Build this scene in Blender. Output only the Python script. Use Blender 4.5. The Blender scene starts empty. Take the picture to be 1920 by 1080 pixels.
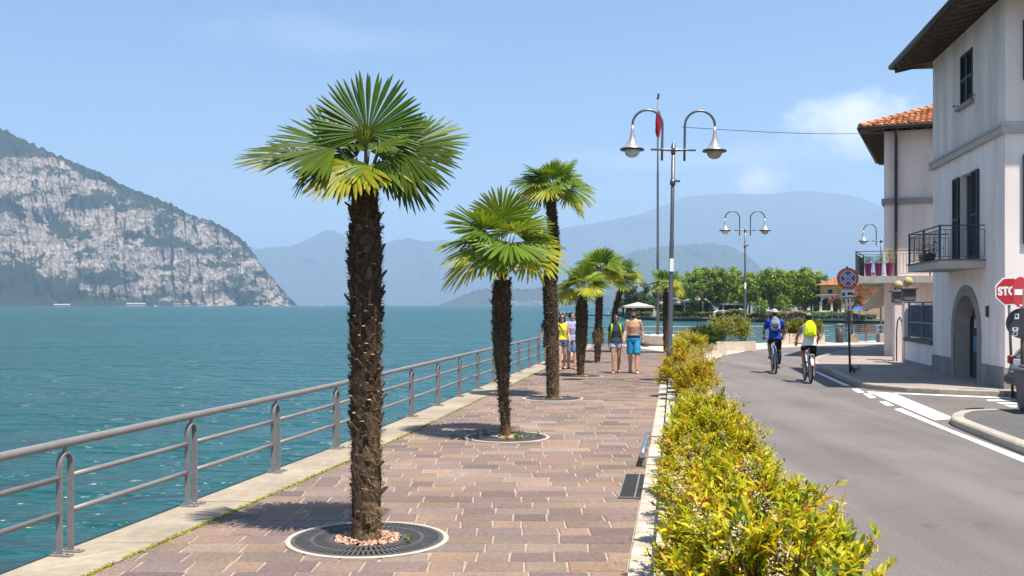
import bpy, math, random
from mathutils import Vector, Matrix, noise
S = bpy.context.scene
COL = S.collection
R = math.radians
PI = math.pi

# ------------------------------------------------------------------ camera
cam_d = bpy.data.cameras.new('camera'); cam = bpy.data.objects.new('camera', cam_d); COL.objects.link(cam)
cam.location = (0, 0, 2.0); cam.rotation_euler = (R(90), 0, 0)
cam_d.sensor_width = 36; cam_d.lens = 36 * 1950 / 1920; cam_d.shift_y = 32 / 1920
cam_d.clip_start = 0.1; cam_d.clip_end = 60000
S.camera = cam

# ------------------------------------------------------------------ sky, sun, exposure
SUN_EL = R(68); SUN_AZ = math.atan2(0.58, -0.815)        # azimuth from +Y towards +X
w = bpy.data.worlds.new('World'); S.world = w; w.use_nodes = True
nt = w.node_tree; N = nt.nodes; L = nt.links; N.clear()
wo = N.new('ShaderNodeOutputWorld'); bg = N.new('ShaderNodeBackground'); bg.inputs[1].default_value = 0.074
sky = N.new('ShaderNodeTexSky'); sky.sky_type = 'NISHITA'; sky.sun_disc = False
sky.sun_elevation = SUN_EL; sky.sun_rotation = SUN_AZ
sky.altitude = 200; sky.air_density = 1.0; sky.dust_density = 0.3; sky.ozone_density = 3.0
def node(t, **k):
    n = N.new(t)
    for a, b in k.items(): setattr(n, a, b)
    return n
tc = node('ShaderNodeTexCoord')
hs = node('ShaderNodeHueSaturation'); hs.inputs['Saturation'].default_value = 1.18; L.new(sky.outputs[0], hs.inputs['Color']); acc = hs.outputs[0]
def cloud(direc, sx, sz, amt, sc, seed):
    """a fair-weather cloud in the sky round one direction"""
    global acc
    mp = node('ShaderNodeVectorMath', operation='SUBTRACT'); mp.inputs[1].default_value = Vector(direc).normalized()
    L.new(tc.outputs['Generated'], mp.inputs[0])
    ml = node('ShaderNodeVectorMath', operation='MULTIPLY'); ml.inputs[1].default_value = (1 / sx, 1 / sx, 1 / sz)
    L.new(mp.outputs[0], ml.inputs[0])
    ln = node('ShaderNodeVectorMath', operation='LENGTH'); L.new(ml.outputs[0], ln.inputs[0])
    nz = node('ShaderNodeTexNoise'); nz.inputs['Scale'].default_value = sc; nz.inputs['Detail'].default_value = 7
    nz.inputs['Roughness'].default_value = 0.6
    ad = node('ShaderNodeVectorMath', operation='ADD'); ad.inputs[1].default_value = (seed, seed * 1.7, 0)
    L.new(tc.outputs['Generated'], ad.inputs[0]); L.new(ad.outputs[0], nz.inputs['Vector'])
    m1 = node('ShaderNodeMath', operation='MULTIPLY_ADD'); m1.inputs[1].default_value = -0.55; m1.inputs[2].default_value = 0.0
    L.new(ln.outputs['Value'], m1.inputs[0])
    m2 = node('ShaderNodeMath', operation='ADD'); L.new(m1.outputs[0], m2.inputs[0]); L.new(nz.outputs['Fac'], m2.inputs[1])
    mr = node('ShaderNodeMapRange'); mr.interpolation_type = 'SMOOTHSTEP'
    mr.inputs['From Min'].default_value = 0.05; mr.inputs['From Max'].default_value = 0.45
    mr.inputs['To Max'].default_value = amt; L.new(m2.outputs[0], mr.inputs['Value'])
    mx = node('ShaderNodeMix', data_type='RGBA'); L.new(mr.outputs[0], mx.inputs[0])
    L.new(acc, mx.inputs[6]); mx.inputs[7].default_value = (10.5, 10.0, 9.8, 1)
    acc = mx.outputs[2]
cloud((0.335, 1, 0.175), 0.075, 0.046, 0.95, 24, 3.1)
cloud((0.238, 1, 0.118), 0.042, 0.032, 0.85, 32, 7.7)
cloud((0.16, 1, 0.140), 0.26, 0.022, 0.22, 12, 1.3)
cloud((-0.15, 1, 0.255), 0.20, 0.03, 0.10, 10, 9.3)
L.new(acc, bg.inputs[0]); L.new(bg.outputs[0], wo.inputs[0])
sd = bpy.data.lights.new('sun', 'SUN'); so = bpy.data.objects.new('sun', sd); COL.objects.link(so)
sd.energy = 5.0; sd.angle = R(0.53); sd.color = (1.0, 0.94, 0.85)
sv = Vector((math.sin(SUN_AZ) * math.cos(SUN_EL), math.cos(SUN_AZ) * math.cos(SUN_EL), math.sin(SUN_EL)))
so.rotation_euler = sv.to_track_quat('Z', 'Y').to_euler(); so.location = (20, -20, 60)
S.view_settings.view_transform = 'Standard'; S.view_settings.look = 'None'
S.view_settings.exposure = 1.04; S.view_settings.gamma = 1.0
S.cycles.max_bounces = 8; S.cycles.diffuse_bounces = 3; S.cycles.transmission_bounces = 4
S.cycles.volume_bounces = 1; S.cycles.sample_clamp_indirect = 6

# ------------------------------------------------------------------ helpers
def lin(c): c /= 255; return c / 12.92 if c <= 0.04045 else ((c + 0.055) / 1.055) ** 2.4
def C(r, g, b): return (lin(r), lin(g), lin(b), 1)
def smooth_noise(p, sc=1.0, oct=5): return noise.fractal(Vector(p) * sc, 1.0, 2.0, oct)
def interp(x, pts):
    if x <= pts[0][0]:
        a, b = pts[0], pts[1]
    elif x >= pts[-1][0]:
        a, b = pts[-2], pts[-1]
    else:
        for a, b in zip(pts, pts[1:]):
            if a[0] <= x <= b[0]: break
    return a[1] + (b[1] - a[1]) * (x - a[0]) / (b[0] - a[0])
def frame(d, up=Vector((0, 0, 1))):
    d = Vector(d).normalized(); u = Vector(up)
    if abs(d.dot(u)) > 0.98: u = Vector((1, 0, 0))
    s = d.cross(u).normalized(); n = s.cross(d).normalized()
    return d, s, n

class MB:
    """collects shapes; build() links them as ONE mesh object"""
    def __init__(s): s.v = []; s.f = []; s.m = []; s.sm = []; s.c = []; s.mat = 0; s.smooth = False; s.col = (1, 1, 1, 1)
    def face(s, idx, mi=None, sm=None, col=None):
        s.f.append(tuple(idx)); s.m.append(s.mat if mi is None else mi); s.sm.append(s.smooth if sm is None else sm)
        s.c.append(col or s.col)
    def poly(s, pts, **k):
        b = len(s.v); s.v += [tuple(p) for p in pts]; s.face(range(b, b + len(pts)), **k)
    def box(s, c, d, rz=0.0, M=None, bev=0.0):
        x, y, z = d[0] / 2, d[1] / 2, d[2] / 2
        if bev:
            s._bbox(c, d, rz, M, bev); return
        b = len(s.v)
        P = [(-x, -y, -z), (x, -y, -z), (x, y, -z), (-x, y, -z), (-x, -y, z), (x, -y, z), (x, y, z), (-x, y, z)]
        T = M if M is not None else Matrix.Translation(c) @ Matrix.Rotation(rz, 4, 'Z')
        s.v += [tuple(T @ Vector(p)) for p in P]
        for q in ((0, 3, 2, 1), (4, 5, 6, 7), (0, 1, 5, 4), (1, 2, 6, 5), (2, 3, 7, 6), (3, 0, 4, 7)): s.face([b + i for i in q], sm=False)
    def _bbox(s, c, d, rz, M, e):
        T = M if M is not None else Matrix.Translation(c) @ Matrix.Rotation(rz, 4, 'Z')
        x, y, z = d[0] / 2, d[1] / 2, d[2] / 2; e = min(e, x * .9, y * .9, z * .9)
        rings = []
        for zz, k in ((-z, e), (-z + e, 0), (z - e, 0), (z, e)):
            a, b_ = x - k, y - k
            rings.append([(-a + e * (k == 0), -b_, zz), (a - e * (k == 0), -b_, zz), (a, -b_ + e * (k == 0), zz), (a, b_ - e * (k == 0), zz),
                          (a - e * (k == 0), b_, zz), (-a + e * (k == 0), b_, zz), (-a, b_ - e * (k == 0), zz), (-a, -b_ + e * (k == 0), zz)])
        b = len(s.v)
        for r in rings: s.v += [tuple(T @ Vector(p)) for p in r]
        for i in range(3):
            for k in range(8): s.face([b + i * 8 + k, b + i * 8 + (k + 1) % 8, b + i * 8 + 8 + (k + 1) % 8, b + i * 8 + 8 + k], sm=False)
        s.face([b + k for k in range(7, -1, -1)], sm=False); s.face([b + 24 + k for k in range(8)], sm=False)
    def bar(s, p, q, a, h=None, up=(0, 0, 1)):
        """square bar from p to q"""
        p, q = Vector(p), Vector(q); d, sd_, n = frame(q - p, Vector(up)); h = a if h is None else h
        b = len(s.v)
        for o in (p, q):
            for i, j in ((-1, -1), (1, -1), (1, 1), (-1, 1)): s.v.append(tuple(o + sd_ * (a / 2 * i) + n * (h / 2 * j)))
        for k in range(4): s.face([b + k, b + (k + 1) % 4, b + 4 + (k + 1) % 4, b + 4 + k], sm=False)
        s.face([b + 3, b + 2, b + 1, b], sm=False); s.face([b + 4, b + 5, b + 6, b + 7], sm=False)
    def tube(s, pts, rad, n=10, caps=True, ell=None, lat=None, sm=True):
        """round tube; ell = per-point (rx, ry) for an elliptic section whose rx lies along lat"""
        pts = [Vector(p) for p in pts]; m = len(pts)
        if not hasattr(rad, '__len__'): rad = [rad] * m
        b = len(s.v); pu = None
        for i, p in enumerate(pts):
            d = (pts[min(i + 1, m - 1)] - pts[max(i - 1, 0)]).normalized()
            if lat is not None:
                a1 = (Vector(lat) - d * Vector(lat).dot(d)).normalized(); a2 = d.cross(a1)
            else:
                if pu is None: a1 = frame(d)[1]; a2 = d.cross(a1)
                else:
                    a1 = (pu - d * pu.dot(d)).normalized(); a2 = d.cross(a1)
                pu = a1
            rx, ry = ell[i] if ell else (rad[i], rad[i])
            for k in range(n):
                t = 2 * PI * k / n
                s.v.append(tuple(p + a1 * (rx * math.cos(t)) + a2 * (ry * math.sin(t))))
        for i in range(m - 1):
            for k in range(n): s.face([b + i * n + k, b + i * n + (k + 1) % n, b + (i + 1) * n + (k + 1) % n, b + (i + 1) * n + k], sm=sm)
        if caps:
            s.face([b + k for k in range(n - 1, -1, -1)], sm=False); s.face([b + (m - 1) * n + k for k in range(n)], sm=False)
    def lathe(s, prof, c=(0, 0, 0), n=20, sm=True, M=None):
        """(r, z) profile turned round z"""
        b = len(s.v); T = M if M is not None else Matrix.Translation(c); m = len(prof)
        for r, z in prof:
            for k in range(n):
                t = 2 * PI * k / n; s.v.append(tuple(T @ Vector((r * math.cos(t), r * math.sin(t), z))))
        for i in range(m - 1):
            for k in range(n): s.face([b + i * n + k, b + i * n + (k + 1) % n, b + (i + 1) * n + (k + 1) % n, b + (i + 1) * n + k], sm=sm)
        if prof[0][0] > 1e-4: s.face([b + k for k in range(n - 1, -1, -1)], sm=False)
        if prof[-1][0] > 1e-4: s.face([b + (m - 1) * n + k for k in range(n)], sm=False)
    def ball(s, c, r, n=12, m=8, M=None):
        rx, ry, rz_ = r if hasattr(r, '__len__') else (r, r, r)
        b = len(s.v); T = M if M is not None else Matrix.Translation(c)
        for i in range(m + 1):
            a = PI * i / m
            for k in range(n):
                t = 2 * PI * k / n
                s.v.append(tuple(T @ Vector((rx * math.sin(a) * math.cos(t), ry * math.sin(a) * math.sin(t), -rz_ * math.cos(a)))))
        for i in range(m):
            for k in range(n): s.face([b + i * n + k, b + i * n + (k + 1) % n, b + (i + 1) * n + (k + 1) % n, b + (i + 1) * n + k], sm=True)
    def prism(s, poly, z0, z1, M=None):
        """vertical prism over a 2-D polygon (counter-clockwise)"""
        b = len(s.v); n = len(poly); T = M if M is not None else Matrix.Identity(4)
        s.v += [tuple(T @ Vector((p[0], p[1], z0))) for p in poly] + [tuple(T @ Vector((p[0], p[1], z1))) for p in poly]
        s.face([b + k for k in range(n - 1, -1, -1)], sm=False); s.face([b + n + k for k in range(n)], sm=False)
        for k in range(n): s.face([b + k, b + (k + 1) % n, b + n + (k + 1) % n, b + n + k], sm=False)
    def mesh(s, name, mats):
        me = bpy.data.meshes.new(name); me.from_pydata(s.v, [], s.f)
        for m in (mats if isinstance(mats, (list, tuple)) else [mats]): me.materials.append(m)
        me.polygons.foreach_set('material_index', s.m); me.polygons.foreach_set('use_smooth', s.sm)
        if any(c != (1, 1, 1, 1) for c in s.c):
            at = me.color_attributes.new('Col', 'FLOAT_COLOR', 'CORNER'); arr = []
            for f, c in zip(s.f, s.c): arr += list(c) * len(f)
            at.data.foreach_set('color', arr)
        me.validate(); me.update(); return me
    def build(s, name, mats, parent=None, loc=None, rz=0.0):
        o = bpy.data.objects.new(name, s.mesh(name, mats)); COL.objects.link(o)
        if parent: o.parent = parent
        if loc: o.location = loc
        if rz: o.rotation_euler = (0, 0, rz)
        return o

def thing(name, label, cat, loc=(0, 0, 0), rz=0.0, group=None):
    o = bpy.data.objects.new(name, None); COL.objects.link(o); o.location = loc; o.rotation_euler = (0, 0, rz)
    o.empty_display_size = 0.2
    o['label'] = label; o['category'] = cat
    if group: o['group'] = group
    return o
def tag(o, label, cat, group=None):
    o['label'] = label; o['category'] = cat
    if group: o['group'] = group
    return o
def struct(o, kind='structure', label=None):
    o['kind'] = kind
    if label: o['label'] = label
    return o
def dup(o, loc=None, rz=None, label=None, scale=None, parent=None):
    c = o.copy(); COL.objects.link(c)
    if parent: c.parent = parent
    if loc: c.location = loc
    if rz is not None: c.rotation_euler = (0, 0, rz)
    if scale: c.scale = (scale,) * 3 if not hasattr(scale, '__len__') else scale
    if label: c['label'] = label
    for ch in list(o.children): dup(ch, parent=c)
    return c
def voxel(mb, name, mats, parent, vox=0.009, it=6, col=None):
    """fuse overlapping shapes into one continuous surface"""
    t = bpy.data.objects.new('tmp', mb.mesh('tmp', mats)); COL.objects.link(t)
    m = t.modifiers.new('r', 'REMESH'); m.mode = 'VOXEL'; m.voxel_size = vox; m.use_smooth_shade = True
    if it:
        k = t.modifiers.new('s', 'SMOOTH'); k.iterations = it; k.factor = 0.5
    dg = bpy.context.evaluated_depsgraph_get()
    me = bpy.data.meshes.new_from_object(t.evaluated_get(dg)); me.name = name
    bpy.data.objects.remove(t)
    if not me.materials:
        me.materials.append(mats if not isinstance(mats, (list, tuple)) else mats[0])
    o = bpy.data.objects.new(name, me); COL.objects.link(o); o.parent = parent
    return o

# ------------------------------------------------------------------ materials
def mnew(name):
    m = bpy.data.materials.new(name); m.use_nodes = True
    t = m.node_tree; b = t.nodes['Principled BSDF']; return m, t, b
def mat(name, col, rough=0.8, var=0.12, sc=6.0, bump=0.0, bsc=60.0, spec=0.3, metal=0.0, world=False, det=6, var2=0.0, sc2=0.6, coat=0.0, stretch=None):
    """procedural surface: base colour with two scales of blotching and an optional grain"""
    m, t, b = mnew(name); n = t.nodes; l = t.links
    b.inputs['Roughness'].default_value = rough; b.inputs['Specular IOR Level'].default_value = spec
    b.inputs['Metallic'].default_value = metal; b.inputs['Coat Weight'].default_value = coat
    if world:
        src = n.new('ShaderNodeNewGeometry').outputs['Position']
    else: src = n.new('ShaderNodeTexCoord').outputs['Object']
    if stretch:
        v = n.new('ShaderNodeVectorMath'); v.operation = 'MULTIPLY'; v.inputs[1].default_value = stretch; l.new(src, v.inputs[0]); src = v.outputs[0]
    nz = n.new('ShaderNodeTexNoise'); nz.inputs['Scale'].default_value = sc; nz.inputs['Detail'].default_value = det; l.new(src, nz.inputs['Vector'])
    mr = n.new('ShaderNodeMapRange'); mr.inputs['From Min'].default_value = 0.3; mr.inputs['From Max'].default_value = 0.7
    mr.inputs['To Min'].default_value = 1 - var; mr.inputs['To Max'].default_value = 1 + var; l.new(nz.outputs['Fac'], mr.inputs['Value'])
    fac = mr.outputs[0]
    if var2:
        n2 = n.new('ShaderNodeTexNoise'); n2.inputs['Scale'].default_value = sc2; n2.inputs['Detail'].default_value = 4; l.new(src, n2.inputs['Vector'])
        r2 = n.new('ShaderNodeMapRange'); r2.inputs['From Min'].default_value = 0.35; r2.inputs['From Max'].default_value = 0.65
        r2.inputs['To Min'].default_value = 1 - var2; r2.inputs['To Max'].default_value = 1 + var2; l.new(n2.outputs['Fac'], r2.inputs['Value'])
        mu = n.new('ShaderNodeMath'); mu.operation = 'MULTIPLY'; l.new(fac, mu.inputs[0]); l.new(r2.outputs[0], mu.inputs[1]); fac = mu.outputs[0]
    vm = n.new('ShaderNodeVectorMath'); vm.operation = 'SCALE'; vm.inputs[0].default_value = col[:3]; l.new(fac, vm.inputs['Scale'])
    l.new(vm.outputs[0], b.inputs['Base Color'])
    if bump:
        bn = n.new('ShaderNodeTexNoise'); bn.inputs['Scale'].default_value = bsc; bn.inputs['Detail'].default_value = 4; l.new(src, bn.inputs['Vector'])
        bp = n.new('ShaderNodeBump'); bp.inputs['Strength'].default_value = bump; bp.inputs['Distance'].default_value = 0.02
        l.new(bn.outputs['Fac'], bp.inputs['Height']); l.new(bp.outputs[0], b.inputs['Normal'])
    return m
def cmat(name, rough=0.6, trans=0.0, spec=0.3, var=0.15, sc=20.0, bump=0.0, bsc=60.0, tint=(1.25, 1.15, 0.45), var2=0.0, sc2=0.5):
    """colour from the mesh's Col attribute; trans = share of light let through (leaves)"""
    m, t, b = mnew(name); n = t.nodes; l = t.links
    a = n.new('ShaderNodeAttribute'); a.attribute_name = 'Col'
    src = n.new('ShaderNodeTexCoord').outputs['Object']
    nz = n.new('ShaderNodeTexNoise'); nz.inputs['Scale'].default_value = sc; nz.inputs['Detail'].default_value = 5; l.new(src, nz.inputs['Vector'])
    mr = n.new('ShaderNodeMapRange'); mr.inputs['From Min'].default_value = 0.3; mr.inputs['From Max'].default_value = 0.7
    mr.inputs['To Min'].default_value = 1 - var; mr.inputs['To Max'].default_value = 1 + var; l.new(nz.outputs['Fac'], mr.inputs['Value'])
    vm = n.new('ShaderNodeVectorMath'); vm.operation = 'SCALE'; l.new(a.outputs['Color'], vm.inputs[0]); l.new(mr.outputs[0], vm.inputs['Scale'])
    if var2:
        n2 = n.new('ShaderNodeTexNoise'); n2.inputs['Scale'].default_value = sc2; n2.inputs['Detail'].default_value = 7; n2.inputs['Roughness'].default_value = .65; l.new(src, n2.inputs['Vector'])
        r2 = n.new('ShaderNodeMapRange'); r2.inputs['From Min'].default_value = 0.35; r2.inputs['From Max'].default_value = 0.65; r2.inputs['To Min'].default_value = 1 - var2; r2.inputs['To Max'].default_value = 1 + var2; l.new(n2.outputs['Fac'], r2.inputs['Value'])
        mu = n.new('ShaderNodeMath'); mu.operation = 'MULTIPLY'; l.new(mr.outputs[0], mu.inputs[0]); l.new(r2.outputs[0], mu.inputs[1]); l.new(mu.outputs[0], vm.inputs['Scale'])
    l.new(vm.outputs[0], b.inputs['Base Color'])
    b.inputs['Roughness'].default_value = rough; b.inputs['Specular IOR Level'].default_value = spec
    if bump:
        bn = n.new('ShaderNodeTexNoise'); bn.inputs['Scale'].default_value = bsc; bn.inputs['Detail'].default_value = 5; l.new(src, bn.inputs['Vector'])
        bp = n.new('ShaderNodeBump'); bp.inputs['Strength'].default_value = bump; bp.inputs['Distance'].default_value = 0.02
        l.new(bn.outputs['Fac'], bp.inputs['Height']); l.new(bp.outputs[0], b.inputs['Normal'])
    if trans:
        tr = n.new('ShaderNodeBsdfTranslucent'); v2 = n.new('ShaderNodeVectorMath'); v2.operation = 'MULTIPLY'; v2.inputs[1].default_value = tint
        l.new(vm.outputs[0], v2.inputs[0]); l.new(v2.outputs[0], tr.inputs[0])
        mx = n.new('ShaderNodeMixShader'); mx.inputs[0].default_value = trans
        l.new(b.outputs[0], mx.inputs[1]); l.new(tr.outputs[0], mx.inputs[2]); l.new(mx.outputs[0], n['Material Output'].inputs[0])
    return m
def glass(name, col=(0.05, 0.06, 0.07, 1), rough=0.06): return mat(name, col, rough, 0.1, 3, spec=0.7)
M = {}
M['asphalt'] = mat('asphalt', (0.160, 0.140, 0.129, 1), 0.92, 0.14, 30, 0.35, 220, world=True, var2=0.10, sc2=0.5, stretch=(1.4, .8, 1))
def weather_asphalt(m):
    """darker wheel lanes along the road, hairline cracks and a few oily spots"""
    t = m.node_tree; n = t.nodes; l = t.links; b = n['Principled BSDF']; src = b.inputs['Base Color'].links[0].from_socket
    g = n.new('ShaderNodeNewGeometry')
    def vec(st, rot=0.0):
        q = n.new('ShaderNodeMapping'); q.inputs['Scale'].default_value = st; q.inputs['Rotation'].default_value = (0, 0, rot); l.new(g.outputs['Position'], q.inputs['Vector']); return q.outputs[0]
    def remap(v, a, b_, c, d):
        q = n.new('ShaderNodeMapRange'); q.inputs[1].default_value = a; q.inputs[2].default_value = b_; q.inputs[3].default_value = c; q.inputs[4].default_value = d; l.new(v, q.inputs[0]); return q.outputs[0]
    ln = n.new('ShaderNodeTexNoise'); ln.inputs['Scale'].default_value = 1; ln.inputs['Detail'].default_value = 5; l.new(vec((1.1, .05, 1), R(9)), ln.inputs['Vector'])
    f1 = remap(ln.outputs['Fac'], .38, .62, .86, 1.08)
    wv = n.new('ShaderNodeTexNoise'); wv.inputs['Scale'].default_value = .8; wv.inputs['Detail'].default_value = 5; l.new(g.outputs['Position'], wv.inputs['Vector'])
    ad = n.new('ShaderNodeVectorMath'); ad.operation = 'MULTIPLY_ADD'; ad.inputs[1].default_value = (1.6, 1.6, 0); l.new(wv.outputs['Color'], ad.inputs[0]); l.new(g.outputs['Position'], ad.inputs[2])
    vo = n.new('ShaderNodeTexVoronoi'); vo.feature = 'DISTANCE_TO_EDGE'; vo.inputs['Scale'].default_value = .22; l.new(ad.outputs[0], vo.inputs['Vector'])
    f2 = remap(vo.outputs['Distance'], 0.0, .004, .86, 1.0)
    sp = n.new('ShaderNodeTexNoise'); sp.inputs['Scale'].default_value = 1.7; sp.inputs['Detail'].default_value = 2; l.new(vec((1, .6, 1)), sp.inputs['Vector'])
    f3 = remap(sp.outputs['Fac'], .66, .74, 1.0, .80)
    cur = src
    for f in (f1, f2, f3):
        q = n.new('ShaderNodeVectorMath'); q.operation = 'SCALE'; l.new(cur, q.inputs[0]); l.new(f, q.inputs['Scale']); cur = q.outputs[0]
    l.new(cur, b.inputs['Base Color'])
weather_asphalt(M['asphalt'])
M['asphalt_dark'] = mat('asphalt_dark', (0.105, 0.098, 0.095, 1), 0.92, 0.2, 30, 0.4, 200, world=True, var2=0.15, sc2=0.6)
M['paint_white'] = mat('road_paint', (0.70, 0.68, 0.64, 1), 0.7, 0.08, 25, 0.2, 150, world=True, var2=0.06, sc2=2)
M['mortar'] = mat('mortar', (0.33, 0.262, 0.20, 1), 0.95, 0.2, 15, 0.3, 150, world=True)
M['stone'] = cmat('paving_stone', 0.8, 0, 0.25, 0.20, 24, 0.5, 110, var2=0.16, sc2=0.55)
M['concrete'] = mat('concrete', (0.30, 0.25, 0.185, 1), 0.9, 0.14, 9, 0.35, 60, world=True, var2=0.18, sc2=0.9)
M['concrete_pale'] = mat('concrete_pale', (0.47, 0.405, 0.335, 1), 0.9, 0.12, 8, 0.3, 60, var2=0.1, sc2=1.5)
M['kerb'] = mat('kerb_stone', (0.36, 0.315, 0.25, 1), 0.9, 0.15, 12, 0.3, 80, world=True, var2=0.12, sc2=0.8)
M['pavement'] = mat('pavement', (0.285, 0.235, 0.205, 1), 0.9, 0.12, 14, 0.3, 120, world=True, var2=0.1, sc2=0.7)
M['soil'] = mat('soil', (0.10, 0.075, 0.05, 1), 1.0, 0.3, 12, 0.6, 60, world=True)
M['rail'] = mat('rail_paint', (0.215, 0.195, 0.186, 1), 0.5, 0.08, 8, 0.05, 40, spec=0.45, metal=0.15)
M['lamp_metal'] = mat('lamp_metal', (0.115, 0.118, 0.125, 1), 0.35, 0.1, 10, spec=0.5, metal=0.6)
M['lamp_shade'] = mat('lamp_shade', (0.42, 0.40, 0.37, 1), 0.35, 0.08, 10, spec=0.5, metal=0.55)
M['iron'] = mat('cast_iron', (0.075, 0.070, 0.066, 1), 0.6, 0.2, 20, 0.2, 80, spec=0.4)
M['trunk'] = cmat('palm_trunk', 0.95, 0, 0.15, 0.3, 30, 0.5, 90)
M['palm_leaf'] = cmat('palm_leaf', 0.45, 0.36, 0.22, 0.12, 14)
M['leaf'] = cmat('shrub_leaf', 0.5, 0.42, 0.35, 0.1, 14, tint=(1.2, 1.1, 0.4))
M['tree_leaf'] = cmat('tree_leaf', 0.55, 0.30, 0.3, 0.15, 2.0, tint=(1.15, 1.2, 0.4))
M['bark'] = mat('bark', (0.16, 0.13, 0.10, 1), 0.95, 0.3, 3, 0.5, 20)
M['wall_white'] = mat('plaster_lilac', (0.79, 0.69, 0.635, 1), 0.92, 0.035, 2.2, 0.10, 90, var2=0.06, sc2=1.1, stretch=(1.6, 1.6, .28))
M['wall_upper'] = mat('plaster_weathered', (0.69, 0.60, 0.53, 1), 0.92, 0.06, 2.2, 0.12, 90, var2=0.12, sc2=1.0, stretch=(1.6, 1.6, .25))
M['wall_beige'] = mat('plaster_beige', (0.74, 0.625, 0.56, 1), 0.92, 0.04, 2.2, 0.10, 90, var2=0.07, sc2=1.1, stretch=(1.6, 1.6, .28))
M['trim'] = mat('grey_trim', (0.27, 0.255, 0.25, 1), 0.9, 0.1, 5, 0.15, 60, var2=0.08, sc2=1)
M['plinth'] = mat('plinth_cement', (0.25, 0.235, 0.225, 1), 0.95, 0.14, 5, 0.25, 50, var2=0.2, sc2=0.8, stretch=(1.5, 1.5, .6))
M['trim_light'] = mat('trim_light', (0.42, 0.39, 0.36, 1), 0.9, 0.1, 5, 0.15, 60)
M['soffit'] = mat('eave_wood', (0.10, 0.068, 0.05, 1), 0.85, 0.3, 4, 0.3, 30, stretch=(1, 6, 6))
M['gutter'] = mat('gutter_metal', (0.055, 0.042, 0.038, 1), 0.5, 0.15, 6, spec=0.4, metal=0.3)
M['shutter'] = mat('shutter_paint', (0.030, 0.034, 0.042, 1), 0.55, 0.15, 8, spec=0.35)
M['iron_rail'] = mat('balcony_iron', (0.048, 0.055, 0.068, 1), 0.5, 0.15, 8, spec=0.4)
M['tile'] = cmat('roof_tile', 0.85, 0, 0.2, 0.2, 8, 0.3, 40)
M['glass'] = glass('window_glass')
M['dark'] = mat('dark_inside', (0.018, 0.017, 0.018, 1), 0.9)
M['skin'] = mat('skin_tan', (0.50, 0.27, 0.17, 1), 0.55, 0.06, 12, spec=0.35)
M['skin2'] = mat('skin_dark_tan', (0.36, 0.175, 0.105, 1), 0.55, 0.06, 12, spec=0.35)
M['hair'] = mat('hair_dark', (0.022, 0.014, 0.010, 1), 0.5, 0.3, 40, 0.3, 120)
M['black'] = mat('black_plastic', (0.014, 0.014, 0.016, 1), 0.45, 0.1, 10, spec=0.4)
M['rubber'] = mat('tyre_rubber', (0.022, 0.022, 0.022, 1), 0.85, 0.15, 20)
M['chrome'] = mat('bare_metal', (0.55, 0.55, 0.56, 1), 0.3, 0.05, 8, metal=0.9)
M['white'] = mat('white_paint', (0.72, 0.71, 0.69, 1), 0.5, 0.05, 5)
def fab(name, c, r=0.9): return mat(name, c, r, 0.1, 14, 0.15, 90, spec=0.15)
# ------------------------------------------------------------------ the setting
WATER = -1.2
def at(px, py, z=0.0):
    """ground point (at height z) measured off the photograph"""
    Y = (2.0 - z) * 1950 / (py - 572); return ((px - 960) / 1950 * Y, Y)
RAIL = [(-5.3, -1), (-4.55, 3), (-3.58, 8.33), (-2.45, 14.39), (-1.16, 22.5), (1.07, 36.1), (3.85, 52.8)]     # the quay edge, near to far
RAIL2 = [(3.85, 52.8), (8, 53.6), (14, 54.6), (18, 56.0), (21.2, 58.6), (25, 64), (34, 78)]
railx = lambda Y: interp(Y, [(y, x) for x, y in RAIL])
def prom_left(Y): return railx(Y) + 0.58
EDGE = [(5.2, 30), (6.36, 35.5), (7.4, 39), (8.7, 42.4), (10.35, 45.9), (11.85, 48.1), (13.8, 50), (15.5, 51.3), (18.9, 53.4), (24, 58), (33, 72)]
def prom_right(Y):
    if Y < 33: return 1.08 + 0.156 * (Y - 9.1)
    return min(interp(Y, [(33, 4.81), (37, 5.9), (39.2, 7.0), (42.6, 8.35), (46.1, 10.0), (48.5, 11.75), (50.4, 13.6), (52, 15.5), (54.2, 18.5)]), 99)

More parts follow.
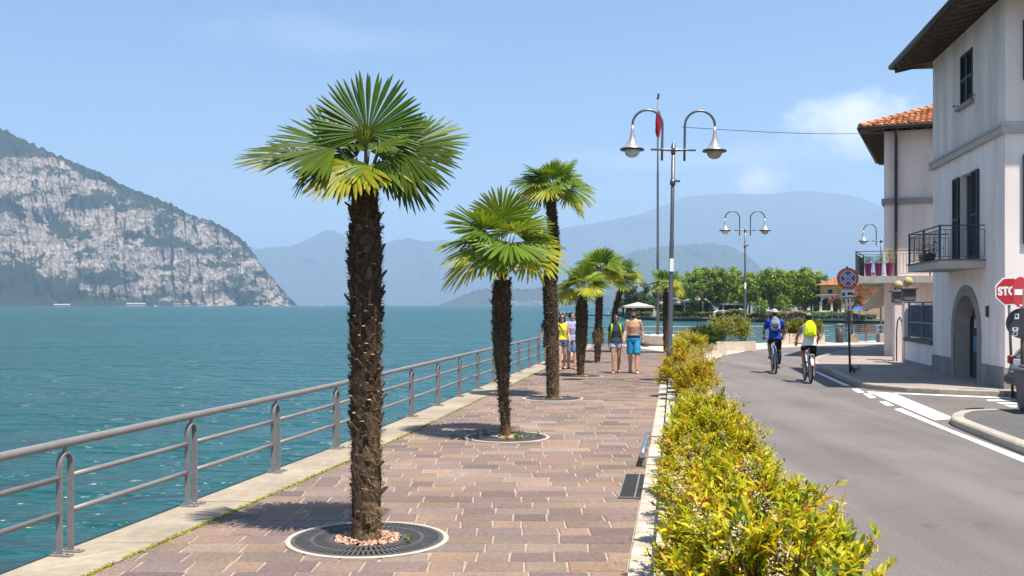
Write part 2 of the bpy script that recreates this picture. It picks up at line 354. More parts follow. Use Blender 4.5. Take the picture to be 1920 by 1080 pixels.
# lake
def build_lake():
    m, t, b = mnew('lake_water'); n = t.nodes; l = t.links
    g = n.new('ShaderNodeNewGeometry')
    b.inputs['Roughness'].default_value = 0.27; b.inputs['IOR'].default_value = 1.33; b.inputs['Specular IOR Level'].default_value = 0.36
    nz = n.new('ShaderNodeTexNoise'); nz.inputs['Scale'].default_value = 0.02; nz.inputs['Detail'].default_value = 3
    v = n.new('ShaderNodeVectorMath'); v.operation = 'MULTIPLY'; v.inputs[1].default_value = (0.35, 1.9, 1); l.new(g.outputs['Position'], v.inputs[0]); l.new(v.outputs[0], nz.inputs['Vector'])
    cr = n.new('ShaderNodeMix'); cr.data_type = 'RGBA'; l.new(nz.outputs['Fac'], cr.inputs[0])
    cr.inputs[6].default_value = (0.010, 0.052, 0.058, 1); cr.inputs[7].default_value = (0.015, 0.100, 0.102, 1)
    l.new(cr.outputs[2], b.inputs['Base Color'])
    hs = None
    for sc, amp, st, det in ((0.12, 2.2, (0.7, 1.4, 1), 2), (0.55, 1.35, (0.75, 1.35, 1), 2), (1.7, 0.40, (0.75, 1.35, 1), 2), (5.0, 0.035, (0.8, 1.3, 1), 1)):
        vv = n.new('ShaderNodeVectorMath'); vv.operation = 'MULTIPLY'; vv.inputs[1].default_value = st; l.new(g.outputs['Position'], vv.inputs[0])
        w_ = n.new('ShaderNodeTexNoise'); w_.inputs['Scale'].default_value = sc; w_.inputs['Detail'].default_value = det
        w_.inputs['Distortion'].default_value = 0.6; l.new(vv.outputs[0], w_.inputs['Vector'])
        a = n.new('ShaderNodeMath'); a.operation = 'MULTIPLY_ADD'; a.inputs[1].default_value = amp; l.new(w_.outputs['Fac'], a.inputs[0])
        if hs: l.new(hs, a.inputs[2])
        else: a.inputs[2].default_value = 0
        hs = a.outputs[0]
    bp = n.new('ShaderNodeBump'); bp.inputs['Strength'].default_value = 1.0; bp.inputs['Distance'].default_value = 1.0
    l.new(hs, bp.inputs['Height']); l.new(bp.outputs[0], b.inputs['Normal'])
    mb = MB(); mb.poly([(-30000, -300, 0), (30000, -300, 0), (30000, 32000, 0), (-30000, 32000, 0)])
    o = mb.build('lake', m, loc=(0, 0, WATER)); struct(o, label='teal lake with small ripples stretching to the far mountains')
build_lake()

# solid land under promenade and road, with its quay wall down into the water
outline = [(x - 0.1, y) for x, y in RAIL] + [(x, y + 0.1) for x, y in RAIL2[1:]] + [(70, 100), (70, -25), (-5.5, -25)]
mb = MB(); mb.prism(outline[::-1], -2.0, -0.03); struct(mb.build('ground', M['concrete']), label='quay wall and ground under the promenade')

# road
mb = MB(); RL = [(prom_right(y) + 1.15, y) for y in (-20, 3, 9, 16, 24, 29)]
mb.poly([(x, y, 0) for x, y in RL] + [(x, y, 0) for x, y in EDGE] + [(60, 92, 0), (60, -20, 0)])
bm = mb.build('road', M['asphalt']); struct(bm, label='grey asphalt road curving right along the lake')
mb = MB()
for k in range(6):                                   # repaired patches and a manhole cover lie flush in the road
    pass
def pxpoly(mb, pts, z, ox=1520, oy=640, s=4.5):
    mb.poly([at(ox + x / s, oy + y / s, z) + (z,) for x, y in pts])
mb = MB(); z = 0.004
for poly in ([(705, 572), (1150, 755), (1800, 1022), (1990, 1105), (2400, 1280), (2400, 1232), (2010, 1062), (1800, 976), (1180, 742), (760, 563)],
             [(345, 402), (400, 434), (455, 430), (398, 399)], [(440, 442), (502, 480), (556, 476), (494, 440)], [(578, 507), (642, 545), (706, 542), (637, 506)],
             [(22, 252), (275, 372), (345, 375), (290, 356), (50, 252)],
             [(470, 421), (1050, 666), (1222, 652), (700, 436)],
             [(708, 433), (704, 441), (1690, 483), (1690, 473)],
             [(1480, 492), (1503, 504), (1740, 501), (1740, 490)], [(1560, 515), (1620, 529), (1740, 528), (1740, 515)], [(1630, 535), (1690, 555), (1740, 557), (1740, 537)]):
    pxpoly(mb, poly, z)
inner = [(x, y) for x, y in EDGE if y < 60]
for (a, b) in zip(inner, inner[1:]):
    mb.poly([(a[0] + .02, a[1], z), (a[0] + .15, a[1] - .04, z), (b[0] + .15, b[1] - .04, z), (b[0] + .02, b[1], z)])
struct(mb.build('road_markings', M['paint_white']), label='white edge lines, dashes and stop bar on the asphalt')
mb = MB(); mb.lathe([(0.0, 0.005), (0.27, 0.005), (0.30, 0.003)], (5.9, 15.2, 0), 24)

# pavement in front of the houses and the corner island: asphalt or stone tops behind stone kerbs 12 cm high
def kerbed(name, label, pts, top, ker, wdt=0.16, closed=True):
    """pts run clockwise seen from above along the road, kerb on that side"""
    n = len(pts); P = [Vector((x, y)) for x, y in pts]
    ins = []
    for i in range(n):
        a, b, c = P[i - 1], P[i], P[(i + 1) % n]
        d = ((b - a).normalized() + (c - b).normalized()).normalized(); ins.append(b + Vector((d.y, -d.x)) * wdt)
    mb = MB(); mb.poly([(p.x, p.y, 0.121) for p in ins][::-1]); o = mb.build(name, top); struct(o, label=label)
    mb = MB()
    for i in range(n):
        a, b, c, d = P[i], P[(i + 1) % n], ins[(i + 1) % n], ins[i]
        L_ = (b - a).length; k = max(1, int(L_ / 0.95))
        for j in range(k):
            t0, t1 = j / k, (j + 1) / k - 0.006
            q = [a.lerp(b, t0), a.lerp(b, t1), d.lerp(c, t1), d.lerp(c, t0)]
            v0 = [(q[0].x, q[0].y, 0), (q[1].x, q[1].y, 0), (q[2].x, q[2].y, 0), (q[3].x, q[3].y, 0)]
            e0, e1 = q[0].lerp(q[3], .12), q[1].lerp(q[2], .12)
            mb.poly([v0[1], v0[0], (q[0].x, q[0].y, .10), (q[1].x, q[1].y, .10)])
            mb.poly([(q[1].x, q[1].y, .10), (q[0].x, q[0].y, .10), (e0.x, e0.y, .125), (e1.x, e1.y, .125)])
            mb.poly([(e1.x, e1.y, .125), (e0.x, e0.y, .125), (q[3].x, q[3].y, .125), (q[2].x, q[2].y, .125)])
            mb.poly([v0[0], v0[3], (q[3].x, q[3].y, .125), (e0.x, e0.y, .125), (q[0].x, q[0].y, .10)])
            mb.poly([v0[2], v0[1], (q[1].x, q[1].y, .10), (e1.x, e1.y, .125), (q[2].x, q[2].y, .125)])
    struct(mb.build('kerb', M['kerb']), label='pale stone kerb of ' + label)
pav = [at(1520 + x / 4.5, 640 + y / 4.5) for x, y in ((2700, 480), (1640, 466), (1080, 446), (800, 430), (520, 406), (420, 390), (360, 372), (290, 338), (200, 292), (60, 228), (18, 205), (8, 180), (60, 152), (150, 128), (250, 104), (340, 84), (430, 66), (560, 50))]
pav += [(23, 50), (34, 60), (45, 45)]
kerbed('pavement', 'brownish pavement in front of the houses', pav, M['pavement'], M['kerb'])
isl = [at(1520 + x / 4.5, 640 + y / 4.5) for x, y in ((3000, 1480), (2400, 1215), (1800, 958), (1500, 838), (1300, 758), (1200, 714), (1178, 690), (1200, 664), (1260, 642), (1340, 632), (1500, 627), (1740, 626), (2600, 640))]
kerbed('pavement_island', 'small asphalt island at the street corner', isl, M['asphalt_dark'], M['kerb'], 0.2)
# pale strip between the curve of the road and the lake rail
mb = MB(); a = [(x - .02, y) for x, y in EDGE if 37 < y < 60]
mb.poly([(x, y, 0.012) for x, y in a] + [(21.5, 59.5, .012), (20.6, 58.8, .012), (17.8, 56.4, .012), (14, 55.0, .012), (8, 54.0, .012), (5.0, 53.4, .012), (6.5, 44, .012)])
struct(mb.build('lakeside_pavement', M['concrete_pale']), label='pale strip of pavement between road and lake rail')

# promenade of irregular porphyry setts in rows
rng = random.Random(5)
mb = MB(); ys = [-2, 3, 8.33, 14.39, 22.5, 30, 36.1, 39, 43, 47, 50, 52.9]
mb.poly([(prom_left(y) - .05, y, -0.004) for y in ys][::-1] + [(prom_right(y) + .02, y, -0.004) for y in ys])
struct(mb.build('mortar_bed', M['mortar']), label='pale mortar joints between the paving stones')
STONE = [(0.300, 0.212, 0.168), (0.262, 0.184, 0.156), (0.330, 0.238, 0.176), (0.230, 0.164, 0.146), (0.335, 0.228, 0.160), (0.290, 0.222, 0.182), (0.312, 0.216, 0.164), (0.275, 0.200, 0.166)]
mb = MB(); y = 2.6; row = 0
while y < 52.6:
    h = 0.306; y0, y1 = y, min(y + h - 0.018, 52.7); yc = (y0 + y1) / 2
    xl, xr = prom_left(yc), prom_right(yc) - 0.02; x = xl - rng.random() * 0.3; first = True
    while x < xr - 0.04:
        wd = rng.choice((0.27, 0.31, 0.36, 0.42, 0.48, 0.54)) * rng.uniform(.93, 1.07)
        if xr - (x + wd) < 0.16: wd = xr - x
        a0, a1 = max(x, xl), x + wd - 0.018
        if a1 - a0 > 0.03:
            sk = rng.uniform(-.010, .010)
            l0, l1 = (prom_left(y0), prom_left(y1)) if a0 == xl else (a0 - sk, a0 + sk)
            r0, r1 = (prom_right(y0) - .02, prom_right(y1) - .02) if a1 > xr - 0.03 else (a1 - sk * .6, a1 + sk * .6)
            z = rng.uniform(.002, .007); e = 0.007; t = [rng.uniform(-.0015, .0015) for _ in range(4)]
            c = rng.choice(STONE); k = .73 * rng.uniform(.84, 1.14); col = (c[0] * k, c[1] * k * rng.uniform(.96, 1.03), c[2] * k * rng.uniform(.94, 1.04), 1)
            P = [(l0, y0), (r0, y0), (r1, y1), (l1, y1)]; Q = [(l0 + e, y0 + e), (r0 - e, y0 + e), (r1 - e, y1 - e), (l1 + e, y1 - e)]
            if yc < 24:
                b = len(mb.v); mb.v += [(p[0], p[1], -.004) for p in P] + [(q[0], q[1], z + tt) for q, tt in zip(Q, t)]
                mb.face([b + 4, b + 5, b + 6, b + 7], col=col)
                for i in range(4): mb.face([b + i, b + (i + 1) % 4, b + 4 + (i + 1) % 4, b + 4 + i], col=col)
            else: mb.poly([(q[0], q[1], .004) for q in Q], col=col)
        x += wd
    y += h
struct(mb.build('promenade', M['stone']), label='promenade of mauve and brown paving stones in rows')

# coping along the quay: pale slabs, and the line of moss against the paving
mb = MB(); y = 1.0
while y < 52.6:
    l = rng.uniform(1.7, 2.1); y1 = min(y + l - 0.012, 52.8)
    P = [(railx(y) - .12, y), (railx(y) + .56, y - .0), (railx(y1) + .56, y1), (railx(y1) - .12, y1)]
    mb.prism(P, -.25, 0.010 + rng.uniform(-.003, .003)); y += l
struct(mb.build('quay_coping', M['concrete']), label='pale stone coping along the quay edge')
mb = MB(); y = 3.0
while y < 40:
    if noise.noise(Vector((y * 1.3, 4, 0))) > -0.25:
        for _ in range(10 if y < 16 else 5):
            x0 = railx(y) + .565 + rng.gauss(0, .014); yy = y + rng.uniform(0, .06); hh = rng.uniform(.008, .022); a = rng.uniform(0, PI); ww = rng.uniform(.008, .02)
            g = rng.uniform(.7, 1.3); col = (.36 * g, .36 * g, .02 * g, 1)
            mb.poly([(x0 - ww * math.cos(a), yy - ww * math.sin(a), .004), (x0 + ww * math.cos(a), yy + ww * math.sin(a), .004), (x0 + rng.uniform(-.02, .02), yy + rng.uniform(-.02, .02), .004 + hh)], col=col)
    y += .05
struct(mb.build('moss', M['leaf']), 'stuff', 'yellow green moss along the edge of the coping')
mb = MB()
for (a, b) in zip(range(2, 53), range(3, 54)):
    if b > 52.5: b = 52.5
    mb.poly([(railx(a) + .555, a, .0015), (railx(a) + .60, a, .0015), (railx(b) + .60, b, .0015), (railx(b) + .555, b, .0015)])
struct(mb.build('soil_joint', M['soil']), label='dark earth joint between coping and paving')

# planting bed of the hedge: pale kerbs with soil between
mb = MB(); mb2 = MB()
for a in range(2, 33):
    for s0, s1, side in ((0.0, 0.20, 0), (1.0, 1.15, 1)):
        y0, y1 = a, a + .99
        P = [(prom_right(y0) + s0, y0), (prom_right(y0) + s1, y0), (prom_right(y1) + s1, y1), (prom_right(y1) + s0, y1)]
        mb.prism(P, -.1, .03 if side == 0 else .14)
    P = [(prom_right(a) + .20, a), (prom_right(a) + .36, a), (prom_right(a + .99) + .36, a + .99), (prom_right(a + .99) + .20, a + .99)]
    mb.prism(P, -.1, .17)
    mb2.poly([(prom_right(a) + .35, a, .10), (prom_right(a) + 1.01, a, .10), (prom_right(a + 1) + 1.01, a + 1, .10), (prom_right(a + 1) + .35, a + 1, .10)])
mb.prism([(prom_right(33) + .0, 33.0), (prom_right(33) + 1.15, 33.0), (6.2, 36.2), (5.65, 37.0)], -.1, .03)
struct(mb.build('bed_kerb', mat('weathered_kerb', (.42, .36, .29, 1), .95, .25, 5, .3, 60, world=True, var2=.22, sc2=1.4)), label='pale kerbs round the hedge bed')
struct(mb2.build('bed_soil', M['soil']), label='dark soil under the hedge')

# ------------------------------------------------------------------ mountains
def rock_mat(name, rock, green, thr=0.5, strata=True):
    m, t, b = mnew(name); n = t.nodes; l = t.links; b.inputs['Roughness'].default_value = 0.95; b.inputs['Specular IOR Level'].default_value = 0.1
    g = n.new('ShaderNodeNewGeometry'); a = n.new('ShaderNodeAttribute'); a.attribute_name = 'Col'
    def nz(sc, st, det=8, ro=.6):
        v = n.new('ShaderNodeVectorMath'); v.operation = 'MULTIPLY'; v.inputs[1].default_value = st; l.new(g.outputs['Position'], v.inputs[0])
        q = n.new('ShaderNodeTexNoise'); q.inputs['Scale'].default_value = sc; q.inputs['Detail'].default_value = det; q.inputs['Roughness'].default_value = ro
        l.new(v.outputs[0], q.inputs['Vector']); return q.outputs['Fac']
    def mth(op, x, y, z=None):
        q = n.new('ShaderNodeMath'); q.operation = op
        for i, k in enumerate((x, y, z)):
            if k is None: continue
            if isinstance(k, (int, float)): q.inputs[i].default_value = k
            else: l.new(k, q.inputs[i])
        return q.outputs[0]
    sp = n.new('ShaderNodeSeparateColor'); l.new(a.outputs['Color'], sp.inputs[0])
    blob = nz(0.012, (1, .6, 1.5)); fine = nz(0.045, (1, .6, 1.25), 11, .74)
    f = mth('ADD', mth('MULTIPLY', blob, .62), mth('MULTIPLY', fine, 1.43)); f = mth('ADD', f, sp.outputs[0])
    mr = n.new('ShaderNodeMapRange'); mr.inputs['From Min'].default_value = 1.285; mr.inputs['From Max'].default_value = 1.375; l.new(f, mr.inputs['Value'])
    st = nz(0.028, (.22, .22, 2.4), 9, .72); vt = nz(0.05, (2, 2, .30), 8, .72)
    rk = mth('MULTIPLY_ADD', mth('ADD', mth('MULTIPLY', st, .7), mth('MULTIPLY', vt, 1.35)), 3.0, -2.15)
    vm = n.new('ShaderNodeVectorMath'); vm.operation = 'SCALE'; vm.inputs[0].default_value = rock[:3]; l.new(mth('MULTIPLY', rk, mth('MULTIPLY_ADD', nz(.11, (1.6, 1, .7), 4, .6), 1.8, .1)), vm.inputs['Scale'])
    gm = n.new('ShaderNodeVectorMath'); gm.operation = 'SCALE'; gm.inputs[0].default_value = green[:3]; l.new(mth('MULTIPLY_ADD', nz(.08, (1, 1, 1), 6), 1.6, .2), gm.inputs['Scale'])
    mx = n.new('ShaderNodeMix'); mx.data_type = 'RGBA'; l.new(mr.outputs[0], mx.inputs[0]); l.new(vm.outputs[0], mx.inputs[6]); l.new(gm.outputs[0], mx.inputs[7])
    l.new(mx.outputs[2], b.inputs['Base Color'])
    bp = n.new('ShaderNodeBump'); bp.inputs['Strength'].default_value = 1.0; bp.inputs['Distance'].default_value = 14
    l.new(mth('ADD', fine, mth('MULTIPLY', st, .8)), bp.inputs['Height']); l.new(bp.outputs[0], b.inputs['Normal'])
    return m
def ridge(name, label, pts, D0, slope, m, x0, x1, nx=300, nr=60, rough=20., back=0.5, seed=0, vegf=None, f=None, jag=1.0):
    """a mountain side: foot on the water at distance D0, crest above it following the ridge heights measured from the photo"""
    mb = MB(); mb.smooth = False; grid = []
    for i in range(nx + 1):
        px = x0 + (x1 - x0) * i / nx; k = max(0.0, (572 - interp(px, pts)) / 1950); dx = (px - 960) / 1950
        d0 = D0(px) if callable(D0) else D0
        Z = k * d0 / max(.2, 1 - k * slope); Dr = d0 + Z * slope; colm = []
        for j in range(nr + 1):
            t = j / nr * (1 + back)
            if t <= 1: z = Z * (f(t, px) if f else t ** .85); D = d0 + (Dr - d0) * t
            else: z = Z * (1 - (t - 1) * 1.2); D = Dr + (Dr - d0 + 60) * (t - 1) * 1.3
            w_ = min(1, t * 6) * min(1, Z / (rough * 4 + 1)); x = dx * D
            q = Vector((x, D, z)); s = rough * w_
            n1 = noise.fractal(q * (1 / (rough * 9)) + Vector((seed, 0, 0)), 1.0, 2.0, 6)
            n2 = noise.ridged_multi_fractal(Vector((x / (rough * 5), D / (rough * 9), z / (rough * 7))) + Vector((seed, 3, 1)), 1.0, 2.1, 5, 1.0, 2.0)
            n1 += 1.1 * (noise.ridged_multi_fractal(Vector((px * .045 + n1 * .5, t * .9, seed)), 1.0, 2.1, 4, 1.0, 2.0) - 1.1) if seed == 3 else 0; damp = 1 - .9 * max(0, 1 - abs(t - 1) * 9)          # keep the crest line
            D2 = D + s * (n1 * 1.6 - (n2 - 1.2) * 1.1) * damp; z2 = z + (s * n1 * .5 * damp + jag * min(1, Z / 60) * noise.fractal(Vector((px * .12, seed, t * 3)), 1, 2, 4) * 7 * (D / 3000)) * min(1, t * 4)
            colm.append((x, D2, WATER - 0.6 + max(0, z2) if j else WATER - .6))
        grid.append(colm)
    for i in range(nx + 1): mb.v += grid[i]
    w_ = nr + 1
    for i in range(nx):
        px = x0 + (x1 - x0) * (i + .5) / nx
        for j in range(nr):
            v = vegf(px, (j + .5) / nr * (1 + back), grid[i][j]) if vegf else 0.5
            mb.face([i * w_ + j, (i + 1) * w_ + j, (i + 1) * w_ + j + 1, i * w_ + j + 1], sm=True, col=(v, v, v, 1))
    o = mb.build(name, m); struct(o, label=label); return o
CL = [(-420, 40), (-200, 150), (-60, 208), (0, 238), (50, 262), (110, 290), (185, 320), (225, 343), (290, 367), (330, 385), (355, 400), (400, 413), (430, 430), (460, 450), (480, 478), (500, 505), (520, 530), (540, 553), (557, 571), (575, 574)]
GREEN0 = [(-400, 60), (0, 300), (90, 290), (140, 320), (190, 345), (230, 365), (300, 388), (350, 405), (400, 420), (430, 436), (480, 485), (560, 575)]
LOW = [(-400, 430), (0, 490), (60, 505), (120, 525), (160, 545), (230, 558), (320, 570), (560, 580)]
def veg(px, t, p):
    if t > 1: return .6
    py = 572 - p[2] / p[1] * 1950; up = py - interp(px, GREEN0); lo = interp(px, LOW) - py
    v = 0.25 + .10 * smooth_noise((px * .012, py * .03, 2), 1, 4) * 3
    v += max(0, min(.55, (-up + 4) / 16 * .5)) ; v += max(0, min(.6, (-lo + 6) / 22 * .55))
    for (cx, cy, rx, ry, s) in ((150, 380, 42, 16, .34), (330, 455, 60, 11, .3), (20, 395, 40, 18, .22), (395, 470, 40, 9, .24), (250, 440, 30, 10, .2), (90, 430, 36, 10, .14), (305, 500, 30, 9, .2), (440, 520, 26, 7, .2), (200, 330, 50, 10, .2), (420, 500, 30, 10, .18)):
        q = ((px - cx) / rx) ** 2 + ((py - cy) / ry) ** 2
        if q < 1: v += s * (1 - q) ** .5
    return max(0, v)
ROCK = rock_mat('cliff_rock', (0.345, 0.29, 0.24, 1), (0.022, 0.040, 0.016, 1))
ridge('mountain', 'grey limestone cliff with green scrub falling to the lake', CL, lambda px: 2900 + max(0, px) * .9, 0.62, ROCK, -420, 572, 560, 150, 34., .4, 3, veg, lambda t, px: (t * .55 if t < .12 else .066 + (t - .12) ** .92 * .934 / .88 ** .92))
ridge('mountain', 'cliff mountain continuing to the left beyond the photo edge', [(-2400, 430), (-1700, 210), (-1200, 60), (-800, 20), (-420, 40), (-300, 95)], 2900, 0.62, ROCK, -2300, -405, 220, 90, 34., .4, 3, veg, lambda t, px: (t * .55 if t < .12 else .066 + (t - .12) ** .92 * .934 / .88 ** .92))
FAR = rock_mat('far_slope', (0.12, 0.12, 0.10, 1), (0.040, 0.055, 0.035, 1))
fv = lambda px, t, p: .55 + .25 * smooth_noise((px * .03, t * 3, 1), 1, 3)
ridge('mountain', 'hazy blue jagged ridge across the lake behind the nearest palm trunk', [(380, 500), (470, 470), (500, 462), (545, 459), (575, 447), (600, 432), (613, 428), (628, 430), (645, 440), (680, 455), (705, 459), (745, 447), (765, 443), (800, 450), (830, 446), (870, 455), (950, 480), (1100, 520), (1250, 560), (1300, 574)], 11500, 1.3, FAR, 380, 1300, 260, 40, 130., .4, 11, fv, jag=.4)
ridge('mountain', 'pale hazy slope left of the jagged ridge, behind the cliff', [(330, 430), (440, 455), (500, 468), (560, 480), (640, 540), (690, 574)], 15000, 1.4, FAR, 330, 700, 100, 30, 120., .4, 15, fv, jag=.6)
ridge('mountain', 'low wooded headland on the far shore with houses at its foot', [(815, 574), (850, 560), (880, 547), (900, 540), (940, 537), (985, 541), (1040, 536), (1100, 545), (1180, 560), (1260, 574)], 5600, 1.6, FAR, 800, 1260, 160, 36, 40., .4, 21, fv)
ridge('mountain', 'wide pale blue massif filling the right background', [(820, 520), (900, 470), (980, 440), (1060, 427), (1130, 415), (1200, 401), (1240, 386), (1275, 371), (1310, 365), (1370, 362), (1420, 364), (1460, 362), (1490, 358), (1530, 359), (1580, 364), (1620, 373), (1655, 388), (1700, 410), (1800, 440), (1950, 480), (2100, 520)], 12500, 1.5, FAR, 820, 2100, 300, 50, 200., .25, 31, fv, jag=.3)
ridge('mountain', 'rounded darker blue hill above the far plane trees', [(950, 574), (1040, 545), (1100, 512), (1150, 485), (1190, 468), (1225, 461), (1290, 456), (1335, 453), (1370, 460), (1400, 476), (1425, 500), (1460, 530), (1520, 574)], 7000, 1.7, FAR, 950, 1530, 200, 40, 60., .4, 41, fv)

# haze over the lake: a closed box of even thin air round the whole scene
HZ = 1650
m = bpy.data.materials.new('haze_air'); m.use_nodes = True; t = m.node_tree; t.nodes.clear()
ou = t.nodes.new('ShaderNodeOutputMaterial'); pv = t.nodes.new('ShaderNodeVolumePrincipled')
pv.inputs['Color'].default_value = (0.60, 0.77, 1.0, 1); pv.inputs['Density'].default_value = 1.2e-4; pv.inputs['Anisotropy'].default_value = 0.25
t.links.new(pv.outputs[0], ou.inputs['Volume'])
mb = MB(); mb.box((0, 15000, (HZ - 3.2) / 2), (64000, 38000, HZ + 3.2))
o = mb.build('haze', m); struct(o, 'stuff', 'pale blue summer haze over the lake')
# ------------------------------------------------------------------ palms
def fan(mb, hub, d, n, Rd, rng, nseg=34, spread=210, droop=0.12, col=(.09, .16, .025), tipc=None, free=0.5):
    """one pleated fan leaf: narrow folded segments joined near the hub, free towards the tips"""
    d, s, n = Vector(d).normalized(), None, Vector(n)
    n = (n - d * n.dot(d)).normalized(); s = d.cross(n).normalized(); hub = Vector(hub)
    sp = R(spread); dt = sp / (nseg - 1); off = rng.uniform(-.04, .04)
    for k in range(nseg):
        a = -sp / 2 + dt * k + off
        di = d * math.cos(a) + s * math.sin(a); pe = s * math.cos(a) - d * math.sin(a)
        ln = Rd * (1 - .16 * (abs(a) / (sp / 2)) ** 2) * rng.uniform(.93, 1.05)
        di = (di + n * rng.uniform(-.035, .035) + pe * rng.uniform(-.03, .03)).normalized()
        g = rng.uniform(.8, 1.22); c = [x * g for x in col]
        sag = rng.uniform(.6, 1.5) * droop; cup = .10 * (abs(a) / (sp / 2)) ** 2
        rows = []
        for fr, wf in ((.05, .05), (free * .7, free * .7), (free, free), (free + (1 - free) * .45, .92 * free), (free + (1 - free) * .8, .55 * free), (1.0, .08 * free)):
            r = ln * fr; hw = max(.0022, Rd * wf * math.tan(dt / 2) * 1.02)
            p = hub + di * r + n * (cup * r) - Vector((0, 0, 1)) * (sag * ln * fr ** 2.6)
            fold = hw * .55
            rows.append((p - pe * hw, p + n * fold, p + pe * hw))
        b = len(mb.v)
        for r_ in rows: mb.v += [tuple(q) for q in r_]
        for i in range(len(rows) - 1):
            cc = c
            if tipc and i >= 3 and rng.random() < .55: cc = [x * rng.uniform(.7, 1.2) for x in tipc]
            for j in (0, 1): mb.face([b + i * 3 + j, b + i * 3 + j + 1, b + i * 3 + 4 + j, b + i * 3 + 3 + j], col=(cc[0], cc[1], cc[2], 1))
def petiole(mb, a, b, rng, sag=.04):
    a, b = Vector(a), Vector(b); m = (a + b) / 2 + Vector((0, 0, sag)); g = rng.uniform(.8, 1.2); mb.col = (.16 * g, .20 * g, .04 * g, 1)
    mb.tube([a, a.lerp(m, .6), m, m.lerp(b, .6), b], [.014, .011, .010, .009, .008], 5, sm=True); mb.col = (1, 1, 1, 1)
def palm_trunk(base_r, path, rad, rng, boots=9, size=1.0, tail=0.0):
    """fibrous trunk with the stubs of old leaf stalks; path and rad run from foot to crown"""
    mb = MB(); n = 22; L_ = sum((Vector(b) - Vector(a)).length for a, b in zip(path, path[1:])); m = int(L_ / .045)
    tt = [0]; 
    for a, b in zip(path, path[1:]): tt.append(tt[-1] + (Vector(b) - Vector(a)).length)
    def P(s): return Vector([interp(s, [(t, p[k]) for t, p in zip(tt, path)]) for k in range(3)])
    def RR(s): return interp(s, [(f * L_, r) for f, r in rad])
    b0 = len(mb.v); seed = rng.uniform(0, 90)
    for i in range(m + 1):
        s = L_ * i / m; c = P(s); r = RR(s)
        for k in range(n):
            t = 2 * PI * k / n
            q = 1 + .10 * noise.noise(Vector((math.cos(t) * 2.2, math.sin(t) * 2.2, s * 7 + seed))) + .07 * noise.noise(Vector((math.cos(t) * 6, math.sin(t) * 6, s * 22 + seed))) + .035 * math.sin(s * 2 * PI / .115 + 1.3 * math.sin(t))
            mb.v.append((c.x + r * q * math.cos(t), c.y + r * q * math.sin(t), c.z))
    for i in range(m):
        for k in range(n):
            f = i / m; g = .6 + .8 * abs(noise.noise(Vector((k * .45, i * .22, seed)))) * 1.6
            hi = max(0, 1 - f * L_ / 1.5); c = (.052 + .13 * hi, .035 + .083 * hi, .023 + .044 * hi)
            mb.face([b0 + i * n + k, b0 + i * n + (k + 1) % n, b0 + (i + 1) * n + (k + 1) % n, b0 + (i + 1) * n + k], sm=True, col=(c[0] * g, c[1] * g, c[2] * g, 1))
    mb.face([b0 + m * n + k for k in range(n)], col=(.04, .03, .02, 1))
    s = .12; row = 0
    while s < L_ - .02:
        fat = interp(s / L_, [(0, .15), (.2, .3), (.38, 1.0), (1, 1.05)])
        for k in range(boots):
            if rng.random() < .30: continue
            t = 2 * PI * (k + .5 * (row % 2) + rng.uniform(-.22, .22)) / boots
            ss = s + rng.uniform(-.03, .03); c = P(ss); r = RR(ss) * .97
            o = Vector((math.cos(t), math.sin(t), 0)); tg = Vector((-math.sin(t), math.cos(t), 0))
            ln = rng.uniform(.03, .11) * size; wd = rng.uniform(.009, .025) * size; th = .009 * size; out = rng.uniform(.05, .75) * fat
            if rng.random() < .12: out = rng.uniform(.7, 1.3)
            up = (Vector((0, 0, 1)) + o * out + tg * rng.uniform(-.3, .3)).normalized(); nn = up.cross(tg).normalized()
            a = Vector((c.x, c.y, c.z)) + o * r; g = rng.uniform(.5, 1.5); b = len(mb.v)
            for q, w2, t2 in ((a - up * .02, wd * 1.5, th), (a + up * ln * .5, wd, th), (a + up * ln, wd * .62, th * .8)):
                for i, j in ((-1, -1), (1, -1), (1, 1), (-1, 1)): mb.v.append(tuple(q + tg * (w2 * i) + nn * (t2 * j)))
            body = (.066 * g, .044 * g, .028 * g, 1)
            for e in (0, 4):
                for q in range(4): mb.face([b + e + q, b + e + (q + 1) % 4, b + e + 4 + (q + 1) % 4, b + e + 4 + q], col=body)
            tip = (.34, .245, .14, 1) if rng.random() < .5 else (.10, .07, .045, 1)
            mb.face([b + 8, b + 9, b + 10, b + 11], col=tip)
        s += .062 * size; row += 1
    for _ in range(int(L_ * 900)):                       # loose fibres
        s = rng.uniform(.05, L_); t = rng.uniform(0, 2 * PI); c = P(s); r = RR(s)
        o = Vector((math.cos(t), math.sin(t), 0)); tg = Vector((-math.sin(t), math.cos(t), 0)); a = Vector((c.x, c.y, c.z)) + o * r * .97
        e = a + o * rng.uniform(.005, .05) + Vector((0, 0, rng.uniform(-.08, .08))) + tg * rng.uniform(-.09, .09); g = rng.uniform(.5, 1.6)
        lo = max(0, 1 - s / 1.6); col = ((.080 + .15 * lo) * g, (.053 + .098 * lo) * g, (.032 + .05 * lo) * g, 1)
        w_ = Vector((0, 0, .005)) + tg * .004
        mb.poly([a - w_, a + w_, e], col=col)
    return mb, P(L_)
PG = [(.12, .20, .018), (.15, .225, .018), (.19, .25, .020), (.10, .175, .022)]
YEL = (.40, .37, .03)
